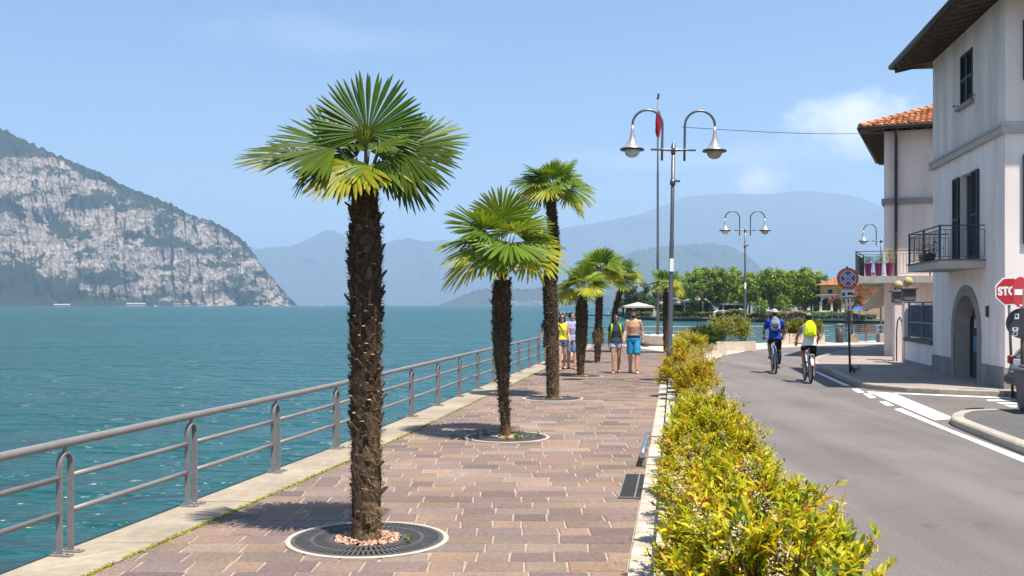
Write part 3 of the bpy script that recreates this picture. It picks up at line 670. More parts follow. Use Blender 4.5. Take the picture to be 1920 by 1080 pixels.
def crown_generic(top, rng, Rd=.50, n=20, hubr=.42, flat=1.0, lift=.22):
    mb = MB(); foot = Vector(top); top = foot + Vector((0, 0, lift))
    for i in range(n):
        f = (i + .5) / n; az = i * 2.39996 + rng.uniform(-.25, .25); el = R(84 - 92 * f ** .9 + rng.uniform(-8, 8))
        d = Vector((math.cos(az) * math.cos(el), math.sin(az) * math.cos(el), math.sin(el) * flat)).normalized()
        hub = Vector(top) + Vector((0, 0, .06)) + d * hubr * rng.uniform(.8, 1.15) * (1.0 if f > .15 else .75)
        dd = (d + Vector((0, 0, -.25 - .45 * f))).normalized() if f > .12 else d
        side = Vector((-math.sin(az), math.cos(az), 0)); nn = side.cross(dd) * -1
        if nn.z < 0: nn = -nn
        nn = (nn + side * rng.uniform(-.7, .7) + Vector((0, -.35, 0))).normalized()
        old = f > .72; col = rng.choice(PG); 
        if old and rng.random() < .7: col = (.33, .34, .022)
        petiole(mb, foot + d * .03, hub, rng)
        fan(mb, hub, dd, nn, Rd * rng.uniform(.85, 1.1) * (.8 if f < .12 else 1), rng, 32, rng.uniform(190, 250) if f > .1 else 60, .06 + .16 * f, col, YEL if old else None, .60)
    # young spear
    fan(mb, Vector(top) + Vector((.02, 0, .25)), (.1, .05, 1), (0, -1, 0), Rd * .8, rng, 8, 26, 0, (.11, .17, .03))
    return mb
def crown_first(top, rng):
    """the big palm in front: leaves set one by one (offset right, depth, up in metres)"""
    k = .00446; T = Vector(top); mb = MB()
    LV = [  # hub (px right, m deep, px up), direction, normal, radius px, spread, droop, colour, tips
        ((8, -.10, 104), (0, .12, 1), (0, -1, .15), 122, 232, .02, (.070, .140, .018), None, 46),
        ((-50, -.12, 76), (-1, -.1, .14), (.05, -.64, .77), 130, 180, .08, (.10, .155, .012), None, 36),
        ((-112, -.02, 62), (-1, -.05, .06), (0, -.46, .89), 134, 116, .10, (.10, .135, .012), (.2, .19, .02), 28),
        ((-95, .05, 60), (-.55, .1, -.85), (-.8, -.4, .3), 80, 70, .1, (.08, .12, .016), None, 12),
        ((92, .16, 92), (.85, .35, .45), (-.35, -.7, .55), 112, 190, .06, (.125, .20, .03), None, 34),
        ((72, -.14, 70), (1, -.12, -.24), (.0, -.80, .58), 114, 200, .10, (.075, .118, .012), None, 38),
        ((62, .05, 52), (.7, .1, -.8), (.5, -.7, .3), 100, 110, .12, (.085, .14, .018), None, 20),
        ((-14, -.20, 42), (-.55, -.62, -.48), (-.2, -.7, .75), 112, 176, .16, (.30, .31, .018), (.33, .30, .02), 28),
        ((-20, .12, 64), (-.75, .15, -.12), (0, -.6, .78), 96, 190, .1, (.075, .12, .012), None, 28),
        ((26, .08, 60), (.55, .2, -.3), (0, -.7, .7), 92, 210, .12, (.08, .13, .012), None, 28),
        ((4, .14, 78), (.1, .3, .25), (0, -.8, .6), 80, 230, .05, (.085, .135, .012), None, 26),
        ((-30, -.06, 58), (-.5, -.55, -.55), (-.3, -.75, .6), 80, 160, .1, (.09, .14, .012), None, 22),
        ((22, -.18, 42), (.55, -.7, -.35), (.1, -.5, .85), 90, 190, .25, (.13, .19, .02), YEL, 28),
        ((-40, .18, 92), (-.6, .7, .4), (-.2, -.5, .8), 105, 200, .1, (.09, .16, .02), None, 32),
        ((25, .22, 88), (.45, .8, .4), (.2, -.4, .85), 105, 200, .1, (.09, .16, .02), None, 32),
        ((-75, .12, 118), (-.62, .1, .78), (.5, -.8, .3), 62, 34, .0, (.12, .17, .02), (.22, .19, .04), 7),
        ((32, -.16, 78), (.75, -.5, .12), (-.3, -.4, .85), 70, 120, .1, (.13, .20, .02), None, 20),
        ((-48, -.10, 50), (-.8, -.45, -.35), (-.2, -.6, .75), 88, 185, .2, (.075, .125, .018), None, 28),
        ((50, .2, 50), (.6, .7, -.25), (.2, .3, .9), 100, 200, .2, (.09, .15, .02), None, 30),
        ((-30, .25, 45), (-.4, .85, -.3), (-.2, .3, .9), 100, 200, .2, (.09, .15, .02), None, 30),
        ((2, -.05, 75), (.05, -.5, .85), (0, -.9, -.4), 55, 60, .0, (.16, .21, .03), None, 12)]
    for h, d, n, r, sp, dr, col, tip, ns in LV:
        hub = T + Vector((h[0] * k, h[1], h[2] * k)); petiole(mb, T + Vector((h[0] * k * .08, h[1] * .08, .0)), hub, rng, .02)
        fan(mb, hub, d, n, r * k, rng, ns, sp, dr, [c_ * q_ for c_, q_ in zip(col, (.80, .80, .6))], tip, .64)
    return mb
def grate(label, x, y, r=.675, rock=.27, weeds=False, seed=1):
    rng = random.Random(seed)
    t = thing('tree_grate', label, 'tree grate', (x, y, 0.0), group='round iron grates round the palm feet')
    mb = MB(); mb.lathe([(r - .045, .004), (r - .045, .014), (r, .014), (r + .002, .004)], n=64); mb.build('rim', M['concrete_pale'], t)
    mb = MB(); r1, r0 = r - .048, rock
    for a, b in ((r1, r1 - .035), ((r0 + r1) / 2 + .015, (r0 + r1) / 2 - .015), (r0 + .028, r0)):
        mb.lathe([(b, .002), (b, .017), (a, .017), (a, .002)], n=64, sm=False)
    for a, b, cnt in ((r1 - .035, (r0 + r1) / 2 + .015, 84), ((r0 + r1) / 2 - .015, r0 + .028, 60)):
        for k in range(cnt):
            t2 = 2 * PI * k / cnt; c, s = math.cos(t2), math.sin(t2); wd = .0125
            mb.poly([(c * b + s * wd, s * b - c * wd, .0155), (c * a + s * wd, s * a - c * wd, .0155), (c * a - s * wd, s * a + c * wd, .0155), (c * b - s * wd, s * b + c * wd, .0155)])
    mb.build('grille', M['iron'], t)
    mb = MB(); mb.lathe([(0, .0075), (r1, .0075)], n=40); mb.build('pit_soil', M['soil'], t)
    mb = MB()
    for _ in range(520 if r > .6 and y < 20 else 120):
        a = rng.uniform(0, 2 * PI); q = rock * math.sqrt(rng.random()) * .97; s = rng.uniform(.010, .022); c = rng.choice(((.42, .22, .15), (.5, .30, .21), (.36, .19, .13), (.55, .38, .28))); g = rng.uniform(.7, 1.2)
        mb.col = (c[0] * g, c[1] * g, c[2] * g, 1)
        mb.ball(None, (s, s * rng.uniform(.6, 1), s * .6), 5, 4, Matrix.Translation((q * math.cos(a), q * math.sin(a), .012 + .02 * (1 - q / rock) + rng.uniform(0, .008))) @ Matrix.Rotation(rng.uniform(0, PI), 4, 'Z'))
    o = mb.build('gravel', cmat_gravel, t); o['kind'] = 'stuff'
    mb = MB()
    for _ in range(18 if weeds else 9):
        a = rng.uniform(0, 2 * PI); q = rng.uniform(rock * .75, r * .8)
        cx, cy = q * math.cos(a), q * math.sin(a)
        for _ in range(9 if weeds else 5):
            b2 = rng.uniform(0, 2 * PI); h = rng.uniform(.02, .09 if weeds else .05); l = rng.uniform(.02, .06); g = rng.uniform(.7, 1.3)
            px_, py_ = -math.sin(b2) * .008, math.cos(b2) * .008; ex, ey = cx + l * math.cos(b2), cy + l * math.sin(b2)
            mx, my = cx + l * .55 * math.cos(b2), cy + l * .55 * math.sin(b2)
            mb.poly([(cx, cy, .015), (mx + px_, my + py_, .015 + h * .8), (ex, ey, .015 + h), (mx - px_, my - py_, .015 + h * .8)], col=(.17 * g, .24 * g, .03 * g, 1))
    o = mb.build('weeds', M['leaf'], t); o['kind'] = 'stuff'
cmat_gravel = cmat('gravel', .9, 0, .2, .2, 30)
PALMS = [  # name bits, foot, path (local), radii, crown radius, leaves, seed, label
    (at(688, 1014), [(0, 0, 0), (-.005, 0, .6), (-.01, 0, 1.3), (-.012, 0, 2.3), (-.018, 0, 2.98)], [(0, .128), (.05, .118), (.3, .118), (.55, .125), (.85, .132), (1, .10)], None, 0, 11, 'tall front palm with a thick shaggy trunk and one big upright fan leaf'),
    (at(950, 821), [(0, 0, 0), (-.04, 0, .45), (-.07, 0, 1.2), (-.08, 0, 1.9), (-.07, 0, 2.38)], [(0, .068), (.03, .060), (.3, .066), (.46, .105), (.65, .125), (.92, .138), (1, .11)], .66, 16, 23, 'wide bushy palm with a trunk that is thin at its foot, second from the camera'),
    (at(1037, 748), [(0, 0, 0), (-.02, 0, 1.2), (-.07, 0, 2.4), (.02, 0, 3.3), (-.04, 0, 4.15)], [(0, .125), (.3, .135), (.5, .150), (.7, .125), (1, .09)], .56, 18, 37, 'tallest slender palm rising over the wide bushy one'),
    (at(1088, 706), [(0, 0, 0), (.02, 0, .8), (.04, 0, 1.5), (.04, 0, 2.15)], [(0, .08), (.2, .11), (.5, .155), (.9, .165), (1, .12)], .56, 13, 44, 'short palm beside the strolling man in the lilac shirt'),
    (at(1120, 681), [(0, 0, 0), (.02, 0, .9), (.05, 0, 1.5), (.08, 0, 2.9)], [(0, .085), (.25, .10), (.33, .19), (.42, .11), (.9, .12), (1, .09)], .64, 17, 52, 'palm with a shaggy collar of dead leaves low on its trunk'),
    ((4.25, 44.0), [(0, 0, 0), (.02, 0, 1.0), (.12, 0, 1.8), (.42, 0, 2.95)], [(0, .10), (1, .11)], .64, 16, 61, 'low distant palm behind the woman in the dark shirt'),
    (at(1249, 662), [(0, 0, 0), (.0, 0, 1.2), (-.02, 0, 2.55)], [(0, .10), (.5, .12), (1, .1)], .55, 14, 77, 'palm standing behind the nearest lamp post')]
for (xy, path, rad, rd, nl, seed, label) in PALMS:
    rng = random.Random(seed)
    t = thing('palm_tree', label, 'palm tree', (xy[0], xy[1], .0), group='fan palms along the promenade')
    near = xy[1] < 12
    mb, top = palm_trunk(.12, path, rad, rng, 9 if near else 8, .95 if near else .95)
    if seed == 52:
        for _ in range(420):
            a = rng.uniform(0, 2 * PI); z0 = rng.uniform(.85, 1.25); r0 = .10; o = Vector((math.cos(a), math.sin(a), 0)); g = rng.uniform(.5, 1.5)
            p = Vector((.03, 0, z0)) + o * r0; e = p + o * rng.uniform(.08, .22) + Vector((0, 0, rng.uniform(-.5, -.15))); q = Vector((-o.y, o.x, 0)) * .012
            mb.poly([p - q, p + q, e], col=(.12 * g, .075 * g, .04 * g, 1))
    mb.build('trunk', M['trunk'], t)
    cb = crown_first(top, rng) if rd is None else crown_generic(top, rng, rd, nl, .47 if seed == 23 else .40, 1.0, .34 if seed == 23 else .22)
    cb.build('crown', M['palm_leaf'], t)
GR = ['round iron tree grate with pink gravel round the foot of the tall front palm', 'round iron tree grate with green weeds round the foot of the wide bushy palm', 'round iron tree grate round the foot of the tallest slender palm',
      'round iron tree grate round the short palm beside the lilac shirt', 'round iron tree grate under the palm with the shaggy collar']
for (p, lab, i) in zip(PALMS, GR, range(5)): grate(lab, p[0][0], p[0][1] + .04, .69 if i == 0 else .645, .29 if i == 0 else .24, i == 1, i + 5)

# ------------------------------------------------------------------ hedge of heavenly bamboo
def leaflet(mb, p, d, n, ln, wd, col, bend=.15, simple=False):
    d = Vector(d).normalized(); n = Vector(n); n = (n - d * n.dot(d)); n = n.normalized() if n.length > 1e-3 else frame(d)[2]; s = d.cross(n)
    b = len(mb.v); g = Vector((0, 0, -bend * ln))
    a0 = p; a1 = p + d * ln * .4 + n * wd * .12; a2 = p + d * ln + g
    l1 = p + d * ln * .38 + s * wd * .5; r1 = p + d * ln * .38 - s * wd * .5
    if simple:
        mb.v += [tuple(x) for x in (a0, l1, a2, r1)]; mb.face([b, b + 1, b + 2, b + 3], col=col); return
    l2 = p + d * ln * .72 + s * wd * .36 + g * .4; r2 = p + d * ln * .72 - s * wd * .36 + g * .4; m2 = p + d * ln * .72 + n * wd * -.02 + g * .4
    m1 = p + d * ln * .38 - n * wd * .14
    mb.v += [tuple(x) for x in (a0, l1, m1, r1, l2, m2, r2, a2)]
    for f in ((0, 1, 2), (0, 2, 3), (1, 4, 5, 2), (2, 5, 6, 3), (4, 7, 5), (5, 7, 6)): mb.face([b + i for i in f], col=col)
SC = [((.45, .42, .008), 34), ((.57, .48, .010), 24), ((.36, .43, .010), 14), ((.21, .28, .010), 16), ((.60, .33, .014), 10), ((.54, .15, .022), 4), ((.08, .125, .014), 11), ((.66, .54, .03), 6)]
SCC = [c for c, w_ in SC for _ in range(w_)]
def shrub_mesh(rng, rx=.62, ry=.8, h=.92, shoots=260, per=13, ln=.075, simple=False, pal=SCC, flowers=3, warm=0.0):
    mb = MB(); st = MB(); cen = [(rng.uniform(0, 2 * PI), math.sqrt(rng.random()), rng.uniform(.15, 1.0), rng.uniform(.78, 1.08)) for _ in range(max(8, shoots // 11))]
    for i in range(shoots):
        cz_ = cen[i % len(cen)]; az = cz_[0] + rng.gauss(0, .16); q = max(0, min(1, cz_[1] + rng.gauss(0, .08))); el = max(.1, min(1, cz_[2] + rng.gauss(0, .08)))
        zz = h * (1 - (1 - el) ** 1.7 * .85) * rng.uniform(.86, 1.04) * cz_[3]; rr = (1 - (zz / h) ** 3 * .75) ** .5 if zz < h else .3
        e = Vector((rx * q * rr * math.cos(az) * 1.05, ry * q * rr * math.sin(az) * 1.05, zz))
        if rng.random() < .07: e *= rng.uniform(1.08, 1.25)
        foot = Vector((e.x * .25, e.y * .25, 0)); g = rng.uniform(.6, 1.3)
        dirn = (e - foot).normalized()
        if not simple or i % 3 == 0:
            st.col = (.12 * g, .07 * g, .035 * g, 1); st.tube([foot, foot.lerp(e, .5) + Vector((0, 0, .05)), e], [.006, .004, .0025], 3, caps=False)
        dr = (dirn + Vector((rng.uniform(-.6, .6), rng.uniform(-.6, .6), rng.uniform(-.1, .4)))).normalized()
        base = rng.choice(pal); L2 = ln * rng.uniform(.8, 1.3)
        for k in range(per):
            f = (k + 1) / per; p = e + dr * (f - .5) * ln * 2.6 + Vector((0, 0, -.03 * f))
            dd = (dr * rng.uniform(.2, 1.0) + Vector((rng.uniform(-1, 1), rng.uniform(-1, 1), rng.uniform(-.35, .75)))).normalized()
            nn = Vector((rng.uniform(-.6, .6), rng.uniform(-.6, .6), 1)); c = base if rng.random() < .6 else rng.choice(pal); g = rng.uniform(.75, 1.25)
            leaflet(mb, p, dd, nn, L2 * rng.uniform(.7, 1.2), L2 * rng.uniform(.20, .30), (c[0] * g, c[1] * g, c[2] * g, 1), rng.uniform(.02, .3), simple)
    fl = MB()
    for i in range(flowers):
        az = rng.uniform(0, 2 * PI); q = rng.uniform(.2, .8); c0 = Vector((rx * q * math.cos(az), ry * q * math.sin(az), h * rng.uniform(.75, 1.0)))
        ax = Vector((rng.uniform(-.6, .6), rng.uniform(-.6, .6), 1)).normalized()
        for k in range(110):
            f = rng.random(); w_ = .038 * (1 - f * .75); p = c0 + ax * f * .19 + Vector((rng.gauss(0, w_), rng.gauss(0, w_), rng.gauss(0, w_ * .6))); s = rng.uniform(.010, .020)
            g = rng.uniform(.6, 1.0); leaflet(fl, p, (rng.uniform(-1, 1), rng.uniform(-1, 1), rng.uniform(-.4, 1)), (rng.uniform(-1, 1), rng.uniform(-1, 1), 1), s, s * .5, (.74 * g, .60 * g, .42 * g, 1), 0, True)
    return mb, st, fl
pet = cmat('petals', .7, .2, .2, .1, 20, tint=(1, 1, 1))
twig = cmat('twigs', .9, 0, .1, .2, 20)
hr = random.Random(99); variants = []
for vi, (sh, per, ln, simple) in enumerate(((520, 16, .070, False), (480, 16, .068, False), (520, 15, .066, False), (420, 13, .072, True), (420, 13, .072, True))):
    pal = SCC if vi != 4 else SCC + [(.42, .14, .03)] * 22 + [(.38, .22, .02)] * 20
    a, b, c = shrub_mesh(random.Random(300 + vi), .50, .62, .80, sh, per, ln, simple, pal, 5 if vi < 3 else 4)
    variants.append((a.mesh('foliage', M['leaf']), b.mesh('stems', twig), c.mesh('flowers', pet)))
HEDGE = [(4.9, 0, 1.06, 0), (6.1, 1, 1.04, 2.2), (7.25, 2, .98, 4.1), (8.4, 0, .84, 1.2), (9.5, 1, .92, 5.0), (10.7, 2, .98, .6), (11.9, 0, 1.04, 3.0), (13.1, 1, .82, 1.9), (14.4, 3, .76, .4), (15.8, 3, .62, 2.5), (17.2, 3, .56, 1.0), (18.8, 3, .52, 4.4), (20.0, 4, 1.0, 3.1), (21.3, 4, 1.12, .3), (22.7, 4, 1.12, 1.7), (24.2, 4, .95, 5.2), (25.9, 3, .6, .9), (27.8, 3, .5, 3.6), (30.0, 3, .62, 5.6), (31.8, 3, .95, 2.0), (33.4, 3, 1.12, 4.0), (35.2, 3, 1.2, 1.1)]
HL = ['yellow green shrub at the near end of the hedge, cut by the photo edge', 'yellow leafy shrub with a tall white flower head, second in the hedge', 'bright yellow green shrub third in the hedge, leaning over the road', 'leafy yellow shrub in the hedge beside the dark drain grate', 'shrub with orange tipped leaves just beyond the dark drain grate',
      'yellow shrub with white blossom in the near half of the hedge', 'tall airy shrub with long shoots beside the low metal bar', 'feathery yellow shrub at the far side of the low metal bar', 'thin low shrub beginning the gap in the middle of the hedge', 'smaller sparse shrub in the low middle stretch of the hedge', 'lowest shrub of the hedge, pale kerb showing round it', 'low shrub just before the rusty red clump',
      'red and yellow shrub forming the front of the rusty clump', 'tall rusty orange shrub in the middle of the hedge', 'orange flushed shrub near the nearest lamp post', 'rusty shrub beneath the nearest lamp post', 'low shrub just past the nearest lamp post', 'small yellow shrub between the two far clumps', 'yellow shrub towards the far end of the hedge', 'round yellow shrub before the last of the hedge', 'big round yellow shrub next to last in the hedge', 'yellow shrub at the far end of the hedge by the planters']
for (y, v, s, rz), lab in zip(HEDGE, HL):
    x = prom_right(y) + .68 + (0 if y > 16 else .05 if y > 8 else .14)
    t = thing('shrub', lab, 'shrub', (x, y, .1), rz, 'shrubs of the hedge between promenade and road'); t.scale = (s * (.93 if y > 8 else 1.06), s, s * .95)
    for nm, me in zip(('foliage', 'stems', 'blossom'), variants[v]):
        o = bpy.data.objects.new(nm, me); COL.objects.link(o); o.parent = t
        if nm == 'blossom': o['kind'] = 'stuff'

# leaves and petals dropped along the foot of the hedge
mb = MB(); rg = random.Random(55)
for _ in range(520):
    y = 4 + 20 * rg.random() ** 1.5; x = prom_right(y) + rg.gauss(.02, .16) if rg.random() < .7 else prom_right(y) + 1.2 + abs(rg.gauss(0, .18)); 
    z = .008 if x < prom_right(y) else (.034 if x < prom_right(y) + .2 else .006)
    if prom_right(y) + .2 < x < prom_right(y) + 1.15: continue
    a = rg.uniform(0, 2 * PI); c = rg.choice(((.30, .20, .06), (.22, .12, .05), (.36, .30, .10), (.45, .40, .30))); leaflet(mb, Vector((x, y, z)), (math.cos(a), math.sin(a), .05), (0, 0, 1), rg.uniform(.02, .05), .014, (*c, 1), -.1, True)
struct(mb.build('fallen_leaves', M['leaf']), 'stuff', 'dry fallen leaves scattered along the foot of the hedge')

# ------------------------------------------------------------------ broadleaf trees on the far shore
def tree_mesh(rng, h=9.0, w_=2.9, trunk=3.0, clumps=70, per=46, leaf=.36, cols=((.15, .22, .022), (.20, .28, .022), (.26, .33, .028), (.09, .145, .02)), shape='box', tr=.2):
    mb = MB(); tb = MB()
    cz = (h + trunk) / 2 - .2; hz = (h - trunk) / 2 + .3
    for i in range(clumps):
        while True:
            u = Vector((rng.uniform(-1, 1), rng.uniform(-1, 1), rng.uniform(-1, 1)))
            q = (abs(u.x) ** 3 + abs(u.y) ** 3 + abs(u.z) ** 3) if shape == 'box' else (u.length ** 2 if shape == 'ball' else (u.x ** 2 + u.y ** 2) / max(.02, ((1 - u.z) / 2) ** 1.3) )
            if q < 1 and (q > .25 or rng.random() < .3): break
        c = Vector((u.x * w_, u.y * w_, cz + u.z * hz)); rr = rng.uniform(.5, .95) * (w_ / 2.9) ; g0 = rng.uniform(.75, 1.25); base = rng.choice(cols)
        for k in range(per):
            d = Vector((rng.gauss(0, 1), rng.gauss(0, 1), rng.gauss(0, 1))).normalized(); p = c + d * rr * rng.random() ** .4
            n_ = (d + Vector((rng.uniform(-.8, .8), rng.uniform(-.8, .8), rng.uniform(0, 1)))).normalized(); t1 = frame(n_)[1]; a = rng.uniform(0, PI); t2 = n_.cross(t1)
            e1 = t1 * math.cos(a) + t2 * math.sin(a); e2 = n_.cross(e1); s = leaf * rng.uniform(.6, 1.2) * .5; g = g0 * rng.uniform(.8, 1.2)
            mb.poly([p - e1 * s, p - e2 * s * .6, p + e1 * s, p + e2 * s * .6], col=(base[0] * g, base[1] * g, base[2] * g, 1))
    top = Vector((rng.uniform(-.3, .3), rng.uniform(-.3, .3), trunk))
    tb.tube([(0, 0, -.1), (top.x * .3, top.y * .3, trunk * .5), top], [tr * 1.3, tr, tr * .85], 8)
    for k in range(6):
        a = k * 1.05 + rng.uniform(-.3, .3); e = top + Vector((math.cos(a) * w_ * .55, math.sin(a) * w_ * .55, (h - trunk) * rng.uniform(.35, .65)))
        tb.tube([top - Vector((0, 0, .15)), top.lerp(e, .5) + Vector((0, 0, .3)), e], [tr * .55, tr * .4, tr * .15], 6)
    return mb.mesh('crown', M['tree_leaf']), tb.mesh('trunk', M['bark'])
def put_tree(name, label, cat, meshes, x, y, z, rz=0, sc=1, group=None, parts=('crown', 'trunk')):
    t = thing(name, label, cat, (x, y, z), rz, group); t.scale = sc if hasattr(sc, '__len__') else (sc,) * 3
    for nm, me in zip(parts, meshes):
        o = bpy.data.objects.new(nm, me); COL.objects.link(o); o.parent = t
    return t
# ------------------------------------------------------------------ lake railings
def railing(name, label, path, spacing, start, zt=.885, lower=(.335, .615), rt=.036, post_gap=.19, gz=.01, skip_tail=0.0):
    """path in plan; arched double-bar posts with base plates, a thick handrail and two thinner rails that stop at each post"""
    P = [Vector((x, y, 0)) for x, y in path]; seg = [(b - a).length for a, b in zip(P, P[1:])]; tot = sum(seg)
    def pt(s):
        for a, b, l in zip(P, P[1:], seg):
            if s <= l or b is P[-1]: return a + (b - a) * (s / l), (b - a).normalized()
            s -= l
    t = thing(name, label, 'railing', (0, 0, gz))
    mb = MB(); mb.tube([p + Vector((0, 0, zt)) for p in P], rt, 12); mb.build('handrail', M['rail'], t)
    ss = []; s = start
    while s < tot - skip_tail: ss.append(s); s += spacing
    for z in lower:
        mb = MB()
        edges = [0] + [v for s in ss for v in (s - post_gap / 2, s + post_gap / 2)] + [tot]
        for a, b in zip(edges[::2], edges[1::2]):
            if b - a > .05:
                k = [pt(a + (b - a) * i / 4)[0] + Vector((0, 0, z)) for i in range(5)]; mb.tube(k, rt * .62, 10)
        mb.build('lower_rail', M['rail'], t)
    for s in ss:
        c, d = pt(s); side = Vector((d.y, -d.x, 0)); hw = post_gap / 2 - .02; mb = MB(); g = []
        arc = [c + d * -hw] + [c + d * -hw + Vector((0, 0, zt - .17))] + [c + d * (-hw * math.cos(a)) + Vector((0, 0, zt - .17 + hw * math.sin(a) * 1.25)) for a in [PI * i / 10 for i in range(1, 10)]] + [c + d * hw + Vector((0, 0, zt - .17)), c + d * hw]
        for i, q in enumerate(arc):
            tg = (arc[min(i + 1, len(arc) - 1)] - arc[max(i - 1, 0)]).normalized(); nn = side.cross(tg)
            g.append([q + side * u * .026 + nn * v * .008 for u, v in ((-1, -1), (1, -1), (1, 1), (-1, 1))])
        b = len(mb.v)
        for r_ in g: mb.v += [tuple(p) for p in r_]
        for i in range(len(g) - 1):
            for k in range(4): mb.face([b + i * 4 + k, b + i * 4 + (k + 1) % 4, b + i * 4 + 4 + (k + 1) % 4, b + i * 4 + 4 + k], sm=False)
        mb.tube([c + Vector((0, 0, zt - .17 + hw * 1.25)), c + Vector((0, 0, zt - .02))], [.02, .014], 8)
        o = mb.build('post', M['rail'], t)
        mb = MB()
        for e in (-hw, hw):
            q = c + d * e + side * .02; mb.box((q.x, q.y, .006), (.17, .075, .012), math.atan2(side.y, side.x))
            for u in (.05, -.06): mb.lathe([(.012, .012), (.012, .026), (0, .028)], (q.x + side.x * u, q.y + side.y * u, 0), 6)
        mb.build('base_plate', M['rail'], o)
railing('railing', 'grey metal railing with arched double posts along the stone quay on the left', RAIL, 2.075, 2.075 * 3 + math.dist(RAIL[0], RAIL[1]) + math.dist(RAIL[1], RAIL[2]) - 2.075 * 3)
railing('railing', 'grey metal railing beyond the flagpole where the quay turns right', [(p[0] + (0 if i else .12), p[1]) for i, p in enumerate(RAIL2)], 3.6, 1.9, .86)

# ------------------------------------------------------------------ street lamps
def lamp(label, x, y, sc=1.0, sign=True, lean=0.0):
    t = thing('street_lamp', label, 'street lamp', (x, y, 0), 0, 'double armed street lamps'); t.scale = (sc,) * 3; t.rotation_euler = (0, lean, 0)
    mb = MB(); mb.lathe([(.085, 0), (.085, .9), (.075, .95), (.062, .97), (.055, 3.6), (.048, 3.65), (.045, 6.05), (0, 6.06)], n=16); mb.build('pole', M['lamp_metal'], t)
    mb = MB(); zc = 5.93 - .05; mb.tube([(-.56, 0, zc), (-.30, 0, zc), (-.1, 0, zc), (.1, 0, zc), (.30, 0, zc), (.56, 0, zc)], [.024, .024, .036, .036, .024, .024], 10)
    mb.lathe([(.058, -.1), (.058, .1)], (0, 0, zc), 14); mb.build('crossbar', M['lamp_metal'], t)
    for s in (-1, 1):
        mb = MB(); x0, x1 = .28 * s, 1.03 * s; r = (abs(x1) - abs(x0)) / 2; cx = (x0 + x1) / 2; zt = 6.50
        pts = [(x0, 0, zc - .27), (x0, 0, zc), (x0, 0, zt)] + [(cx - s * r * math.cos(a), 0, zt + r * .98 * math.sin(a)) for a in [PI * i / 14 for i in range(1, 14)]] + [(x1, 0, zt), (x1, 0, 6.35)]
        mb.tube(pts, .030, 10); mb.lathe([(.042, -.03), (.042, .03)], (x0, 0, zc), 10); mb.build('arm', M['lamp_metal'], t)
        mb = MB(); mb.lathe([(.285, 0), (.287, .012), (.24, .05), (.18, .085), (.125, .15), (.085, .235), (.055, .34), (.04, .46), (.034, .60)], (x1, 0, 5.88), 26)
        o = mb.build('lamp_shade', M['lamp_shade'], t)
        mb = MB(); mb.lathe([(.30, -.03), (.30, .006), (.27, .012)], (x1, 0, 5.88), 26); mb.build('rim', M['black'], o)
        mb = MB(); mb.lathe([(0, -.215), (.07, -.205), (.135, -.17), (.18, -.11), (.2, -.03), (.2, -.005), (0, -.004)], (x1, 0, 5.88), 22); mb.build('globe', GLOBE[0 if s < 0 else 1], t)
    if sign:
        mb = MB(); mb.box((.0, -.07, 3.0), (.10, .006, .32), 0); mb.build('sticker', M['white'], t)
        mb = MB(); mb.lathe([(.07, 5.0), (.07, 5.14)], n=12); mb.box((.1, 0, 5.1), (.16, .08, .05)); mb.build('bracket', M['lamp_metal'], t)
    return t
GLOBE = [mat('globe_glass', (.44, .50, .52, 1), .12, .06, 4, spec=.6), mat('globe_glass_amber', (.30, .28, .19, 1), .12, .08, 4, spec=.6)]
lamp('nearest double armed street lamp, rising out of the hedge', 3.93, 26.0, 1.0, lean=R(1.0))
lamp('double armed street lamp behind the pale planters, in front of the far trees', 12.1, 54.0, 1.0, lean=R(.0))
lamp('dark street lamp half hidden by the corner house above the bench', 20.65, 58.2, .95, False)

# ------------------------------------------------------------------ flagpole and its stone base
fx, fy = 7.15, 51.0
t = thing('flagpole', 'very tall thin flagpole with a furled red flag', 'flagpole', (fx, fy, .55))
mb = MB(); mb.lathe([(.075, 0), (.07, 4), (.06, 4.02), (.055, 8), (.045, 8.02), (.032, 11.6), (0, 11.62)], n=12); mb.build('pole', M['lamp_metal'], t)
mb = MB(); mb.box((.03, 0, 11.72), (.10, .03, .20)); mb.lathe([(.05, 11.55), (.05, 11.66)], n=10); mb.build('finial', M['black'], t)
mb = MB(); rg = random.Random(4); n = 14
rings = []
for i in range(15):
    z = 10.95 - i * .105; r = .03 + .095 * math.sin(PI * min(1, (i + .6) / 13)) ** .7
    rings.append((z, r))
b = len(mb.v)
for i, (z, r) in enumerate(rings):
    for k in range(n):
        a = 2 * PI * k / n; q = r * (1 + .35 * math.sin(5 * a + i * .5)); mb.v.append((.02 + q * math.cos(a), q * math.sin(a) * .8, z + .05 * math.cos(a)))
for i in range(14):
    for k in range(n): mb.face([b + i * n + k, b + i * n + (k + 1) % n, b + i * n + n + (k + 1) % n, b + i * n + n + k], sm=True)
mb.build('flag', fab('flag_red', (.34, .02, .025, 1)), t)
mb = MB(); mb.lathe([(.55, 0), (.60, .04), (.60, .10), (.70, .13), (.74, .40), (.80, .44), (.80, .55), (.66, .55), (.64, .50), (0, .50)], n=36)
tag(mb.build('stone_basin', mat('pale_stone', (.52, .47, .42, 1), .9, .12, 5, .2, 40), loc=(fx, fy, .012)), 'round pale stone base at the foot of the flagpole', 'stone base')

